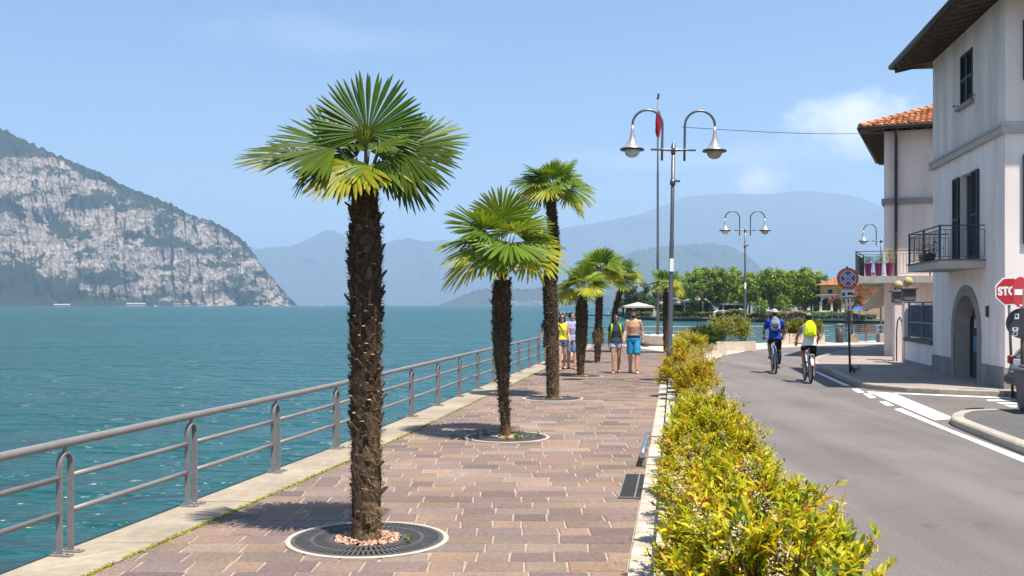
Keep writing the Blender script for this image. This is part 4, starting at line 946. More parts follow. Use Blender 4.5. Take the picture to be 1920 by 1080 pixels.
# ------------------------------------------------------------------ planters, bin, bench
def planter(label, x, y, rz, lx, ly, h, wavy=False):
    t = thing('planter', label, 'planter', (x, y, .012), rz, 'pale stone planters by the curve of the road'); mb = MB()
    if wavy:
        nn = 24; top = [h * (.96 + .10 * (i % 4 in (1, 2)) - .12 * (i % 4 == 0)) for i in range(nn + 1)]
        for sgn in (-1, 1):
            for i in range(nn):
                xa, xb = -lx / 2 + lx * i / nn, -lx / 2 + lx * (i + 1) / nn; y0, y1 = sgn * ly / 2, sgn * (ly / 2 - .06)
                mb.prism([(xa, min(y0, y1)), (xb, min(y0, y1)), (xb, max(y0, y1)), (xa, max(y0, y1))], 0, (top[i] + top[i + 1]) / 2)
        for sgn in (-1, 1): mb.box((sgn * (lx / 2 - .033), 0, h * .46), (.06, ly - .124, h * .92))
    else:
        for sgn in (-1, 1):
            mb.box((0, sgn * (ly / 2 - .035), h / 2), (lx, .07, h)); mb.box((sgn * (lx / 2 - .036), 0, h / 2), (.07, ly - .144, h))
    mb.build('box', PLM, t)
    mb = MB(); mb.box((0, 0, h * .44), (lx - .15, ly - .15, h * .8)); mb.build('soil', M['soil'], t)
    return t
PLM = mat('planter_stone', (.56, .46, .355, 1), .9, .1, 6, .2, 50, var2=.08, sc2=2)
planter('pale planter with a jagged rim holding the dark green bush', 7.58, 41.0, R(22), 1.6, .7, .50, True)
planter('long low pale planter with the bamboo, beside the jagged one', 9.5, 45.2, R(18), 2.1, .7, .42)
planter('square pale planter in front of the first cyclist', 13.55, 52.4, R(6), .62, .6, .56)
planter('longer pale planter beyond the second cyclist', 14.85, 52.7, R(6), 1.85, .6, .56)
gp = [(.05, .09, .02), (.07, .12, .02), (.035, .065, .018)] * 4 + [(.12, .17, .03)]
yp = [(.26, .26, .02), (.17, .21, .02), (.34, .26, .03), (.12, .15, .02)]
def bush(label, x, y, z, rx, ry, h, pal, n=260, seed=1, ln=.10, cat='bush', name='bush', rz=0.0):
    a, b, c = shrub_mesh(random.Random(seed), rx, ry, h, n, 9, ln, True, pal, 0)
    t = thing(name, label, cat, (x, y, z), rz); a.build('foliage', M['leaf'], t); b.build('stems', twig, t); return t
bush('dense dark green bush in the jagged planter', 7.60, 41.0, .42, .92, .42, .62, gp, 800, 5, .11, rz=R(22))
t = thing('bamboo_plant', 'yellow feathery bamboo on thin stems in the long low planter', 'plant', (9.5, 45.2, .38), R(18)); rg = random.Random(8); lf = MB(); st = MB()
for i in range(46):
    x, y = rg.uniform(-.95, .95), rg.uniform(-.22, .22); h = rg.uniform(.7, 1.2); e = Vector((x + rg.uniform(-.1, .1), y + rg.uniform(-.1, .1), h)); st.col = (.10, .09, .03, 1)
    st.tube([(x, y, 0), (x, y, h * .5), e], [.009, .007, .004], 4, caps=False)
    for k in range(80):
        f = rg.uniform(.3, 1.05); p = Vector((x, y, 0)).lerp(e, f) + Vector((rg.gauss(0, .09), rg.gauss(0, .09), rg.gauss(0, .04))); c = rg.choice(((.36, .34, .02), (.22, .26, .02), (.44, .36, .03), (.10, .14, .02))); g = rg.uniform(.8, 1.2)
        leaflet(lf, p, (rg.uniform(-1, 1), rg.uniform(-1, 1), rg.uniform(-.8, .4)), (0, 0, 1), rg.uniform(.09, .16), .04, (c[0] * g, c[1] * g, c[2] * g, 1), .2, True)
lf.build('foliage', M['leaf'], t); st.build('stems', twig, t)
bush('rusty green bush in the square planter by the first cyclist', 13.5, 52.4, .46, .42, .36, .62, yp, 420, 15, .13)
bush('olive bush in the middle behind the second cyclist', 14.35, 52.65, .46, .42, .36, .66, yp, 420, 16, .13)
bush('yellow green bush at the right end of the longer planter', 15.4, 52.8, .46, .40, .36, .62, yp, 420, 17, .13)
t = thing('litter_bin', 'dark grey litter bin standing before the lake rail', 'litter bin', (17.3, 54.9, .012))
mb = MB(); mb.lathe([(.19, .0), (.21, .06), (.235, .74), (.22, .745)], n=20); mb.build('body', mat('bin_metal', (.055, .052, .056, 1), .5, .1, 8), t)
mb = MB(); mb.lathe([(.25, .96), (.25, .985), (.0, 1.02)], n=20)
for k in range(4): mb.bar((.2 * math.cos(k * PI / 2 + .7), .2 * math.sin(k * PI / 2 + .7), .72), (.2 * math.cos(k * PI / 2 + .7), .2 * math.sin(k * PI / 2 + .7), .97), .03)
mb.build('lid', M['rail'], t)
t = thing('bench', 'bench with concrete ends and wooden slats by the corner house', 'bench', (19.0, 55.6, .012), R(2)); cm = mat('bench_concrete', (.33, .28, .225, 1), .9, .12, 8, .2)
for s in (-1, 1):
    mb = MB(); mb.box((s * .78, 0, .23), (.42, .50, .46), bev=.02); mb.build('end_block', cm, t)
wd = mat('bench_wood', (.16, .09, .06, 1), .7, .25, 6, .1, 30, stretch=(1, 8, 8))
mb = MB()
for k in range(4): mb.box((0, -.20 + k * .13, .485), (1.15, .10, .04))
mb.build('seat', wd, t); mb = MB()
for k in range(4): mb.box((0, .27 + k * .02, .58 + k * .10), (1.15, .035, .08))
mb.build('backrest', wd, t)
# drain grate and low bar beside the hedge
t = thing('drain_grate', 'dark slotted drain grate at the edge of the promenade beside the hedge', 'drain grate', (1.38, 11.45, .0), R(-9)); mb = MB()
mb.box((0, 0, .008), (.34, 1.5, .012)); mb.build('plate', M['dark'], t); mb = MB()
for s in (-.165, 0, .165): mb.box((s, 0, .016), (.016, 1.5, .010))
for s in (-.745, .745): mb.box((0, s, .0155), (.346, .016, .011))
mb.build('frame', M['rail'], t); mb = MB()
for k in range(30): mb.box((0, -.72 + k * .05, .0155), (.31, .010, .004))
mb.build('slats', M['iron'], t)
t = thing('guard_rail', 'low shiny tube rail on short legs beside the hedge', 'guard rail', (0, 0, 0)); mb = MB()
p0, p1 = at(1204, 852, .16), at(1215, 814, .16); a = Vector((p0[0], p0[1], .16)); b = Vector((p1[0], p1[1], .16)); sd_ = Vector((.30, -.045, 0))
mb.tube([a - (b - a).normalized() * .04, b + (b - a).normalized() * .04], .038, 12); mb.build('tube', M['chrome'], t)
for q in (a, b):
    mb = MB(); mb.bar(q - Vector((0, 0, .03)), q + sd_ - Vector((0, 0, .03)), .06, .012); mb.bar(q + sd_ * .1 - Vector((0, 0, .03)), (q.x + sd_.x * .1, q.y + sd_.y * .1, .0), .05, .012); mb.build('leg', M['rail'], t)

# ------------------------------------------------------------------ traffic signs
RED = mat('sign_red', (.42, .018, .024, 1), .4, .06, 10, spec=.4); BLUE = mat('sign_blue', (.012, .11, .40, 1), .4, .06, 10, spec=.4); ORED = mat('sign_faded_red', (.52, .13, .055, 1), .45, .08, 8, spec=.35)
SBACK = mat('sign_back', (.045, .046, .052, 1), .5, .15, 10); POLE = mat('sign_pole', (.10, .10, .105, 1), .5, .12, 8, metal=.4)
def disc(mb, r, y, n=40, cx=0, cz=0): mb.poly([(cx + r * math.cos(2 * PI * k / n), y, cz + r * math.sin(2 * PI * k / n)) for k in range(n)])
def plate(name, parent, r, m, n=40, ph=0.0, z=0.0, w_=.012):
    mb = MB(); P = [(r * math.cos(2 * PI * k / n + ph), r * math.sin(2 * PI * k / n + ph)) for k in range(n)]
    mb.prism(P, -w_ / 2, w_ / 2, Matrix.Translation((0, 0, z)) @ Matrix.Rotation(PI / 2, 4, 'X')); return mb.build(name, m, parent)
def text_mesh(body, size, m, parent, loc, name='lettering', sx=1.0, bold=0.0):
    cu = bpy.data.curves.new('t', 'FONT'); cu.body = body; cu.size = size; cu.align_x = 'CENTER'; cu.align_y = 'CENTER'; cu.extrude = .0015; cu.offset = bold
    o = bpy.data.objects.new('t', cu); COL.objects.link(o); dg = bpy.context.evaluated_depsgraph_get(); me = bpy.data.meshes.new_from_object(o.evaluated_get(dg)); bpy.data.objects.remove(o)
    me.materials.clear(); me.materials.append(m); q = bpy.data.objects.new(name, me); COL.objects.link(q); q.parent = parent; q.location = loc; q.rotation_euler = (PI / 2, 0, 0); q.scale = (sx, 1, 1); return q
sx, sy = at(1594, 699, .12)
t = thing('traffic_sign', 'round no stopping sign with tow away plate and arrow plate on a grey post', 'traffic sign', (sx, sy, .12), R(-8)); t.rotation_euler = (0, R(-1.6), R(-8))
mb = MB(); mb.lathe([(.032, 0), (.032, 2.95), (0, 2.96)], n=12); mb.build('post', POLE, t)
zc = 2.62
o = plate('sign_disc', t, .295, ORED, 48, 0, zc); o.location = (0, -.045, 0)
mb = MB(); disc(mb, .218, -.0535, 40, 0, zc); mb.build('white_ring', M['white'], o)
mb = MB(); r = .200
for q in range(4):
    a0, a1 = q * PI / 2 + R(15), q * PI / 2 + R(75); mid = (a0 + a1) / 2 - PI / 4 + PI / 4
    # a quarter of the blue field between the arms of the red cross
    am = q * PI / 2; p = [(.055 * math.cos(am), .055 * math.sin(am))] + [(r * math.cos(am + b2), r * math.sin(am + b2)) for b2 in [R(-31 + 62 * i / 10) for i in range(11)]]
    mb.poly([(x, -.0555, zc + y) for x, y in p])
mb.build('blue_field', BLUE, o)
mb = MB()
for a in (PI / 4, -PI / 4):
    c, s = math.cos(a), math.sin(a); w2 = .019; l = .222
    mb.poly([(x, -.0575 - (.0008 if a > 0 else 0), zc + y) for x, y in ((-l * c - w2 * s, -l * s + w2 * c), (-l * c + w2 * s, -l * s - w2 * c), (l * c + w2 * s, l * s - w2 * c), (l * c - w2 * s, l * s + w2 * c))])
mb.build('red_cross', ORED, o)
mb = MB(); mb.box((0, -.045, 2.205), (.40, .012, .23)); o = mb.build('tow_plate', M['white'], t)
mb = MB(); y = -.053       # a tow truck lifting a car
def prof(pts, k=.001): mb.poly([(x * k, y, 2.205 + z * k) for x, z in pts])
prof([(-165, -50), (-165, -5), (-150, 30), (-118, 30), (-112, -8), (-80, -8), (-80, -50)]); prof([(-112, -8), (-70, 55), (-62, 50), (-100, -20)])
prof([(-30, -12), (-10, 18), (25, 34), (85, 32), (110, 2), (165, -12), (168, -42), (-22, -30)])
for cx, cz in ((-145, -52), (-97, -52), (12, -34), (128, -46)): mb.poly([((cx + 20 * math.cos(2 * PI * k / 12)) * .001, y - .0008, 2.205 + (cz + 20 * math.sin(2 * PI * k / 12)) * .001) for k in range(12)])
mb.build('pictogram', M['black'], o)
mb = MB()
for p in ([(-.197, 2.093), (-.197, 2.317), (-.189, 2.317), (-.189, 2.093)], [(.189, 2.093), (.189, 2.317), (.197, 2.317), (.197, 2.093)], [(-.189, 2.309), (-.189, 2.317), (.189, 2.317), (.189, 2.309)], [(-.189, 2.093), (-.189, 2.101), (.189, 2.101), (.189, 2.093)]): mb.poly([(x, -.0525, z) for x, z in p])
mb.build('border', M['black'], o)
mb = MB(); mb.box((.0, -.045, 1.90), (.15, .012, .32)); o = mb.build('arrow_plate', M['white'], t)
mb = MB()
for s in (1, -1):
    mb.poly([(x, -.053, 1.90 + s * z) for x, z in ((-.012, .02), (.012, .02), (.012, .10), (-.012, .10))][::s]); mb.poly([(x, -.053, 1.90 + s * z) for x, z in ((-.055, .085), (-.012, .10), (.012, .10), (.055, .085), (0, .145))][::s])
mb.build('arrows', M['black'], o)
bush('small weed at the foot of the no stopping sign', sx + .14, sy + .05, .12, .16, .13, .17, gp, 40, 61, .05, 'weed', 'weed')

# STOP sign on its leaning post
t = thing('traffic_sign', 'red octagonal STOP sign on a leaning grey post', 'traffic sign', (10.88, 22.6, .0), 0); t.rotation_euler = (0, R(-2.2), R(-3))
mb = MB(); mb.lathe([(.03, 0), (.03, 2.15), (0, 2.16)], n=10); mb.build('post', POLE, t)
o = plate('sign_plate', t, .325, M['white'], 8, PI / 8, 2.30); o.location = (0, -.04, 0)
q = plate('red_face', o, .295, RED, 8, PI / 8, 2.30, .006); q.location = (0, -.007, 0)
text_mesh('STOP', .245, M['white'], o, (0, -.0125, 2.30), 'lettering', .84, .013)
# no entry sign seen at a slant, above the back of another round sign, on a rusty post
t = thing('traffic_sign', 'red no entry disc with white bar, turned aside on a rusty post', 'traffic sign', (9.52, 19.4, .12), 0)
rust = mat('rusty_pole', (.13, .085, .05, 1), .8, .35, 10, .2, 60)
mb = MB(); mb.lathe([(.033, 0), (.033, 2.2), (0, 2.21)], n=10); mb.build('post', rust, t)
e = bpy.data.objects.new('sign_disc_mount', None)
o = plate('sign_disc', t, .285, RED, 40, 0, 0); o.location = (-.06, -.05, 2.12); o.rotation_euler = (0, 0, R(35))
mb = MB(); mb.box((0, -.008, 0), (.44, .006, .105)); mb.build('white_bar', M['white'], o)
mb = MB()
mb.box((0, -.008, -.245), (.09, .004, .03)); mb.build('maker_label', M['white'], o)
o = plate('sign_back', t, .285, SBACK, 40, 0, 0); o.location = (-.02, -.045, 1.54); o.rotation_euler = (0, 0, R(-14))
for (x, z, w2, h2, hb) in ((-.10, .13, .075, .10, 1), (-.125, -.11, .10, .065, 1)):
    mb = MB(); mb.box((x, -.008, z), (w2, .004, h2)); s_ = mb.build('sticker', M['white'], o)
    mb = MB(); mb.box((x, -.0112, z + .005), (w2 * .5, .0014, h2 * .45)); mb.build('print', M['black'], s_)
mb = MB(); b = len(mb.v)
for k in range(20):
    a0, a1 = 2 * PI * k / 20, 2 * PI * (k + 1) / 20; mb.poly([(-.125 + r * math.cos(a), -.0085, -.195 + r * math.sin(a)) for r, a in ((.032, a0), (.032, a1), (.042, a1), (.042, a0))])
mb.build('emblem', M['white'], o)
mb = MB()
for z in (1.42, 1.66): mb.lathe([(.04, z - .015), (.04, z + .015)], n=10)
mb.build('clamp', M['chrome'], t)
# wire across the sky
mb = MB(); p0, p1 = Vector((4.25, 26.0, 6.45)), Vector((16.5, 36.5, 8.35)); pts = [p0.lerp(p1, i / 16) - Vector((0, 0, .25 * math.sin(PI * i / 16))) for i in range(17)]
mb.tube(pts, .008, 5); tag(mb.build('overhead_wire', M['black']), 'thin dark wire strung from the nearest lamp to the corner house', 'wire')
# ------------------------------------------------------------------ houses
class Fr:
    """local frame of a facade: u along the wall, w into the house, z up"""
    def __init__(s, o, d): s.o = Vector((o[0], o[1], 0)); s.u = Vector((d[0], d[1], 0)).normalized(); s.w = Vector((s.u.y, -s.u.x, 0))
    def __call__(s, u, w, z): return s.o + s.u * u + s.w * w + Vector((0, 0, z))
    def box(s, mb, u0, u1, w0, w1, z0, z1, bev=0.0):
        T = Matrix(((s.u.x, s.w.x, 0, s.o.x), (s.u.y, s.w.y, 0, s.o.y), (0, 0, 1, 0), (0, 0, 0, 1)))
        c = ((u0 + u1) / 2, (w0 + w1) / 2, (z0 + z1) / 2); mb.box(None, (abs(u1 - u0), abs(w1 - w0), abs(z1 - z0)), M=T @ Matrix.Translation(c), bev=bev)
def holed_wall(mb, fr, u0, u1, z0, z1, holes, depth=.3):
    """outer face with rectangular openings and their reveals"""
    us = sorted({u0, u1} | {h[0] for h in holes} | {h[1] for h in holes}); zs = sorted({z0, z1} | {h[2] for h in holes} | {h[3] for h in holes})
    for a, b in zip(us, us[1:]):
        for c, d in zip(zs, zs[1:]):
            if any(h[0] <= a and b <= h[1] and h[2] <= c and d <= h[3] for h in holes): continue
            mb.poly([fr(a, 0, c), fr(b, 0, c), fr(b, 0, d), fr(a, 0, d)])
    for (a, b, c, d) in holes:
        mb.poly([fr(a, 0, c), fr(a, depth, c), fr(a, depth, d), fr(a, 0, d)]); mb.poly([fr(b, 0, c), fr(b, 0, d), fr(b, depth, d), fr(b, depth, c)])
        mb.poly([fr(a, 0, d), fr(a, depth, d), fr(b, depth, d), fr(b, 0, d)]); mb.poly([fr(a, 0, c), fr(b, 0, c), fr(b, depth, c), fr(a, depth, c)])
def shutter(mb, fr, u0, u1, z0, z1, w0, th=.045):
    """louvred leaf standing in front of the wall plane"""
    f = .055; zm = (z0 + z1) / 2
    for a, b, c, d in ((u0, u0 + f, z0, z1), (u1 - f, u1, z0, z1), (u0 + f, u1 - f, z0, z0 + f * 1.4), (u0 + f, u1 - f, z1 - f, z1), (u0 + f, u1 - f, zm - f / 2, zm + f / 2)): fr.box(mb, a, b, w0 - th, w0, c, d)
    z = z0 + f * 1.6
    while z < z1 - f - .03:
        if not zm - f / 2 - .035 < z < zm + f / 2:
            mb.poly([fr(u0 + f, w0 - th * .9, z), fr(u1 - f, w0 - th * .9, z), fr(u1 - f, w0 - th * .2, z + .035), fr(u0 + f, w0 - th * .2, z + .035)])
        z += .045
    fr.box(mb, u0 + f, u1 - f, w0 - .008, w0 - .002, z0 + f, z1 - f)
def balusters(mb, pts, z0, z1, step=.12, th=.014, knob=True):
    for a, b in zip(pts, pts[1:]):
        a, b = Vector(a), Vector(b); n = max(1, int((b - a).length / step))
        for i in range(n + 1):
            p = a.lerp(b, i / n); mb.bar(p + Vector((0, 0, z0)), p + Vector((0, 0, z1)), th)
            if knob and i % 1 == 0: mb.ball(p + Vector((0, 0, (z0 + z1) / 2)), (th * 1.1, th * 1.1, th * 2), 6, 4)
A0, B0 = Vector((11.02, 23.25)), Vector((12.0, 29.65)); F1 = Fr(A0, B0 - A0); L1 = (B0 - A0).length; EV = 8.95; D1 = 8.5
H1 = thing('house', 'tall pale lilac corner house with dark shutters, arched door and balcony', 'house', (0, 0, 0))
WU = (2.50, 3.62); AU = (1.78, 4.40); ARC_C = (AU[0] + AU[1]) / 2; AR = (AU[1] - AU[0]) / 2; SPR = 1.30; RISE = 1.20
mb = MB(); arch_in = AR - .27
holed_wall(mb, F1, 0, L1, 5.94, EV, [(WU[0], WU[1], 7.08, 8.40)], .28); mb.poly([F1(0, 0, 5.94), F1(0, 0, EV), F1(0, D1, EV), F1(0, D1, 5.94)]); mb.build('upper_wall', M['wall_upper'], H1); mb = MB()
holed_wall(mb, F1, 0, L1, 3.1, 5.94, [(WU[0], WU[1], 3.1001, 5.32)], .28)
def arch(u, r, rise): return SPR + rise * math.sqrt(max(0, 1 - ((u - ARC_C) / r) ** 2))
n = 24; us = [ARC_C - arch_in + 2 * arch_in * i / n for i in range(n + 1)]
mb.poly([F1(0, 0, .1), F1(us[0], 0, .1), F1(us[0], 0, 3.1), F1(0, 0, 3.1)]); mb.poly([F1(us[-1], 0, .1), F1(L1, 0, .1), F1(L1, 0, 3.1), F1(us[-1], 0, 3.1)])
DEP = .42
for a, b in zip(us, us[1:]):
    za, zb = arch(a, arch_in, RISE - .25), arch(b, arch_in, RISE - .25)
    mb.poly([F1(a, 0, za), F1(b, 0, zb), F1(b, 0, 3.1), F1(a, 0, 3.1)])
mb.poly([F1(0, 0, .1), F1(0, 0, 5.94), F1(0, D1, 5.94), F1(0, D1, .1)]); mb.poly([F1(L1, 0, .1), F1(L1, D1, .1), F1(L1, D1, EV), F1(L1, 0, EV)]); mb.poly([F1(0, D1, .1), F1(0, D1, EV), F1(L1, D1, EV), F1(L1, D1, .1)])
mb.build('wall', M['wall_white'], H1)
mb = MB()
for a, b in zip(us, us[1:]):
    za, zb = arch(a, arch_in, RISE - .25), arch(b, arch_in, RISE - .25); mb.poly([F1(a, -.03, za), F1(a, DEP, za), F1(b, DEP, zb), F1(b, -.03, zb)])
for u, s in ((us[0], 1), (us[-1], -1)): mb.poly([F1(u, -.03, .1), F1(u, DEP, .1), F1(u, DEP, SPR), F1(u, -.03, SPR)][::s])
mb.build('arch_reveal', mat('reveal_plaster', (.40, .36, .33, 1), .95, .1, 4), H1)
mb = MB()                                        # raised grey band round the arch
uo = [ARC_C - AR + 2 * AR * i / n for i in range(n + 1)]
for i in range(n):
    t0, t1 = PI * (1 - i / n), PI * (1 - (i + 1) / n)
    def P(r, rise, t, w_): return F1(ARC_C + r * math.cos(t), w_, SPR + rise * math.sin(t))
    o0, o1, i0, i1 = P(AR, RISE, t0, -.035), P(AR, RISE, t1, -.035), P(arch_in, RISE - .25, t0, -.035), P(arch_in, RISE - .25, t1, -.035)
    mb.poly([i0, i1, o1, o0]); mb.poly([o0, o1, P(AR, RISE, t1, 0), P(AR, RISE, t0, 0)])
for a, b in ((AU[0], us[0]), (us[-1], AU[1])): F1.box(mb, a, b, -.035, .0, .1, SPR)
mb.build('arch_trim', M['trim'], H1)
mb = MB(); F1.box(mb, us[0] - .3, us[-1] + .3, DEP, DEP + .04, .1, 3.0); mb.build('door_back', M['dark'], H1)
mb = MB(); ud = ARC_C - .35
for a, b, c, d in ((us[0] + .02, us[0] + .10, .12, 2.15), (us[-1] - .10, us[-1] - .02, .12, 2.15), (ARC_C + .25, ARC_C + .33, .12, 2.45), (us[0] + .1, us[-1] - .1, 1.98, 2.06)): F1.box(mb, a, b, DEP - .06, DEP, c, d)
dr = mb.build('door', M['shutter'], H1)
mb = MB(); F1.box(mb, us[0] + .1, ARC_C + .25, DEP - .035, DEP - .025, .12, 1.98); F1.box(mb, ARC_C + .33, us[-1] - .1, DEP - .035, DEP - .025, .12, 1.98); mb.build('pane', mat('door_glass', (.03, .045, .055, 1), .08, .1, 3, spec=.7), dr)
pap = mat('paper', (.46, .50, .52, 1), .8, .15, 12); papb = mat('paper_blue', (.12, .24, .34, 1), .8, .15, 12)
for (u, z, w2, h2, m_) in ((ARC_C + .55, 1.52, .26, .22, pap), (ARC_C + .05, .95, .34, .46, papb), (ARC_C + .6, 1.0, .3, .4, papb), (ARC_C - .45, 1.0, .24, .5, pap)):
    mb = MB(); F1.box(mb, u - w2 / 2, u + w2 / 2, DEP - .045, DEP - .037, z - h2 / 2, z + h2 / 2); mb.build('notice', m_, dr)
mb = MB(); mb.lathe([(.02, 0), (.02, .35)], F1(us[0] + .2, DEP - .12, .95), 8); mb.build('handle', M['chrome'], dr)
for q in ((0.002, us[0] - .30, -.03, .0), (us[-1] + .30, L1 + .02, -.03, .0), (-.03, -.001, -.03, D1)):
    mb = MB(); F1.box(mb, *q, .1, .60); mb.build('plinth', M['plinth'], H1)
mb = MB(); F1.box(mb, -.08, L1 + .10, -.09, 0, 5.84, 6.04); F1.box(mb, -.08, -.001, 0.001, D1, 5.84, 6.04); F1.box(mb, -.11, L1 + .12, -.12, -.0905, 6.0, 6.06); mb.build('string_course', M['trim_light'], H1)
mb = MB(); F1.box(mb, -.025, -.001, .0, .62, 6.10, EV - .02); mb.build('corner_strip', M['wall_upper'], H1)
# window with closed shutters
wn = MB(); F1.box(wn, WU[0] - .12, WU[1] + .12, -.12, 0, 7.0, 7.08); sill = wn.build('window_sill', M['trim'], H1)
mb = MB(); shutter(mb, F1, WU[0] + .01, (WU[0] + WU[1]) / 2 - .005, 7.10, 8.39, .03); mb.build('shutter', M['shutter'], H1)
mb = MB(); shutter(mb, F1, (WU[0] + WU[1]) / 2 + .005, WU[1] - .01, 7.10, 8.39, .03); mb.build('shutter', M['shutter'], H1)
mb = MB()
for u in (WU[0] - .2, WU[1] + .16): mb.bar(F1(u, 0, 7.16), F1(u, -.14, 7.16), .02); mb.bar(F1(u, -.13, 7.12), F1(u, -.13, 7.2), .02)
mb.build('shutter_stay', M['iron'], H1)
# windows of the sunny front wall round the corner
F4 = Fr(A0, (-F1.w.x, -F1.w.y))
for w0, z0, z1 in ((.92, 3.35, 5.35), (4.4, 3.35, 5.35), (.92, 7.0, 8.35), (4.4, 7.0, 8.35)):
    mb = MB(); F4.box(mb, -w0 - 1.0, -w0, -.012, -.001, z0, z1); wn = mb.build('window', M['glass'], H1)
    mb = MB()
    for a, b, c, d in ((-w0 - 1.0, -w0 - .93, z0, z1), (-w0 - .07, -w0, z0, z1), (-w0 - .53, -w0 - .47, z0, z1), (-w0 - .93, -w0 - .53, z1 - .07, z1), (-w0 - .47, -w0 - .07, z1 - .07, z1)): F4.box(mb, a, b, -.03, -.0125, c, d)
    mb.build('frame', M['trim'], wn)
    mb = MB(); F4.box(mb, -w0 - 1.1, -w0 + .1, -.12, -.001, z0 - .08, z0 - .001); mb.build('sill', M['trim'], wn)
    for a in (-w0 + .02, -w0 - 1.55):
        mb = MB(); shutter(mb, F4, a, a + .53, z0 + .02, z1, -.02); mb.build('shutter', M['shutter'], H1)
# balcony door with folded back shutters
mb = MB(); F1.box(mb, WU[0], WU[1], .2, .24, 3.1, 5.32); bd = mb.build('balcony_door', M['dark'], H1)
mb = MB()
for u in (WU[0] + .03, (WU[0] + WU[1]) / 2, WU[1] - .03): F1.box(mb, u - .03, u + .03, .15, .199, 3.1, 5.32)
mb.build('frame', mat('door_frame', (.14, .13, .13, 1), .6), bd)
mb = MB(); shutter(mb, F1, WU[1] + .02, WU[1] + .57, 3.14, 5.30, -.02); mb.build('shutter', M['shutter'], H1)
mb = MB(); shutter(mb, F1, WU[0] - .57, WU[0] - .02, 3.14, 5.30, -.02); mb.build('shutter', M['shutter'], H1)
mb = MB(); b0, b1 = 1.42, 4.72; F1.box(mb, b0, b1, -1.06, -.001, 2.88, 3.06); mb.build('balcony_slab', M['trim_light'], H1)
mb = MB(); F1.box(mb, b0 - .02, b1 + .02, -1.09, -.002, 3.061, 3.095); mb.build('balcony_floor', mat('terracotta_floor', (.20, .11, .07, 1), .8, .15, 8), H1)
mb = MB(); rp = [F1(b0 + .04, -.02, 0), F1(b0 + .04, -1.03, 0), F1(b1 - .04, -1.03, 0), F1(b1 - .04, -.02, 0)]
for z, th in ((3.90, .045), (3.80, .022), (3.16, .022)):
    for a, b in zip(rp, rp[1:]): mb.bar(a + Vector((0, 0, z)), b + Vector((0, 0, z)), th, th * .6)
for p in rp[1:3] + [rp[1].lerp(rp[2], .5)]: mb.bar(p + Vector((0, 0, 2.96)), p + Vector((0, 0, 3.92)), .042)
balusters(mb, rp, 3.16, 3.80, .125, .010); mb.build('balcony_railing', M['iron_rail'], H1)
# roof: sloping eaves with rafters below, tiles above
OV = .98
def roofpt(u, w_): return F1(u, w_, 0)
mb = MB(); e = [(-OV, -OV), (L1 + .55, -OV), (L1 + .55, D1 + OV), (-OV, D1 + OV)]; ez = EV + .02
i_ = [(0, 0), (L1, 0), (L1, D1), (0, D1)]; top = [(2.6, 3.6), (L1 - 2.6, 3.6), (L1 - 2.6, D1 - 3.6), (2.6, D1 - 3.6)]
for k in range(4):
    a, b = e[k], e[(k + 1) % 4]; c, d = top[(k + 1) % 4], top[k]
    mb.poly([F1(a[0], a[1], ez - .16 + .14), F1(b[0], b[1], ez - .16 + .14), F1(c[0], c[1], ez + 1.5), F1(d[0], d[1], ez + 1.5)], col=(.34, .12, .05, 1))
    c, d = i_[(k + 1) % 4], i_[k]
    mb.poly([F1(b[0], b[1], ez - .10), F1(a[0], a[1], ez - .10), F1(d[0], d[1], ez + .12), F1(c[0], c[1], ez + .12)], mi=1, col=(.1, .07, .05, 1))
mb.poly([F1(*p, ez + 1.5) for p in top], col=(.34, .12, .05, 1))
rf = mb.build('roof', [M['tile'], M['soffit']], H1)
mb = MB(); u = -OV + .12
while u < L1 + .5:
    a, b = F1(u, -OV + .04, ez - .165), F1(u, 0.1, ez + .06); mb.bar(a, b, .085, .12); u += .52
w_ = .1
while w_ < D1: mb.bar(F1(-OV + .04, w_, ez - .165), F1(.1, w_, ez + .06), .085, .12); w_ += .52
w_ = -OV + .2
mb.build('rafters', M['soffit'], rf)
mb = MB(); g = [F1(-OV - .06, D1, ez - .03), F1(-OV - .06, -OV - .06, ez - .03), F1(L1 + .58, -OV - .06, ez - .03), F1(L1 + .58, D1, ez - .03)]
for a, b in zip(g, g[1:]): mb.tube([a, b], .075, 10)
mb.build('gutter', M['gutter'], rf)
mb = MB(); F1.box(mb, 1.18, 1.30, -.05, -.001, 1.72, 1.98); mb.build('intercom', mat('intercom', (.06, .03, .035, 1), .5), H1)
# things on that balcony
rg = random.Random(3)
for i, (u, lab) in enumerate(((4.35, 'trough of dark plants at the far corner of the corner house balcony'), (3.75, 'dark potted plant behind the balcony bars of the corner house'))):
    c = F1(u, -.72, 3.095); t = thing('potted_plant', lab, 'potted plant', tuple(c), 0); mb = MB(); mb.lathe([(.10, 0), (.15, .22), (.16, .24), (.14, .24), (.13, .2), (0, .2)], n=14); mb.build('pot', M['shutter'] if i else M['trim_light'], t)
    mb = MB()
    for _ in range(120):
        p = Vector((rg.gauss(0, .13), rg.gauss(0, .13), .24 + abs(rg.gauss(0, .14)))); g = rg.uniform(.6, 1.3); leaflet(mb, p, (rg.uniform(-1, 1), rg.uniform(-1, 1), rg.uniform(-.2, 1)), (0, 0, 1), .09, .035, (.035 * g, .065 * g, .025 * g, 1), .2, True)
    mb.build('foliage', M['leaf'], t)

# the lower house behind, turned a little
H2 = thing('house', 'lower beige house behind the corner house, with orange tiled roof', 'house', (0, 0, 0))
C2 = Vector((13.78, 38.5)); F2 = Fr(C2 + Vector((.92, -.39)) * 7.0, Vector((-.92, .39))); L2 = 7.0; E2 = 8.42; D2 = 9
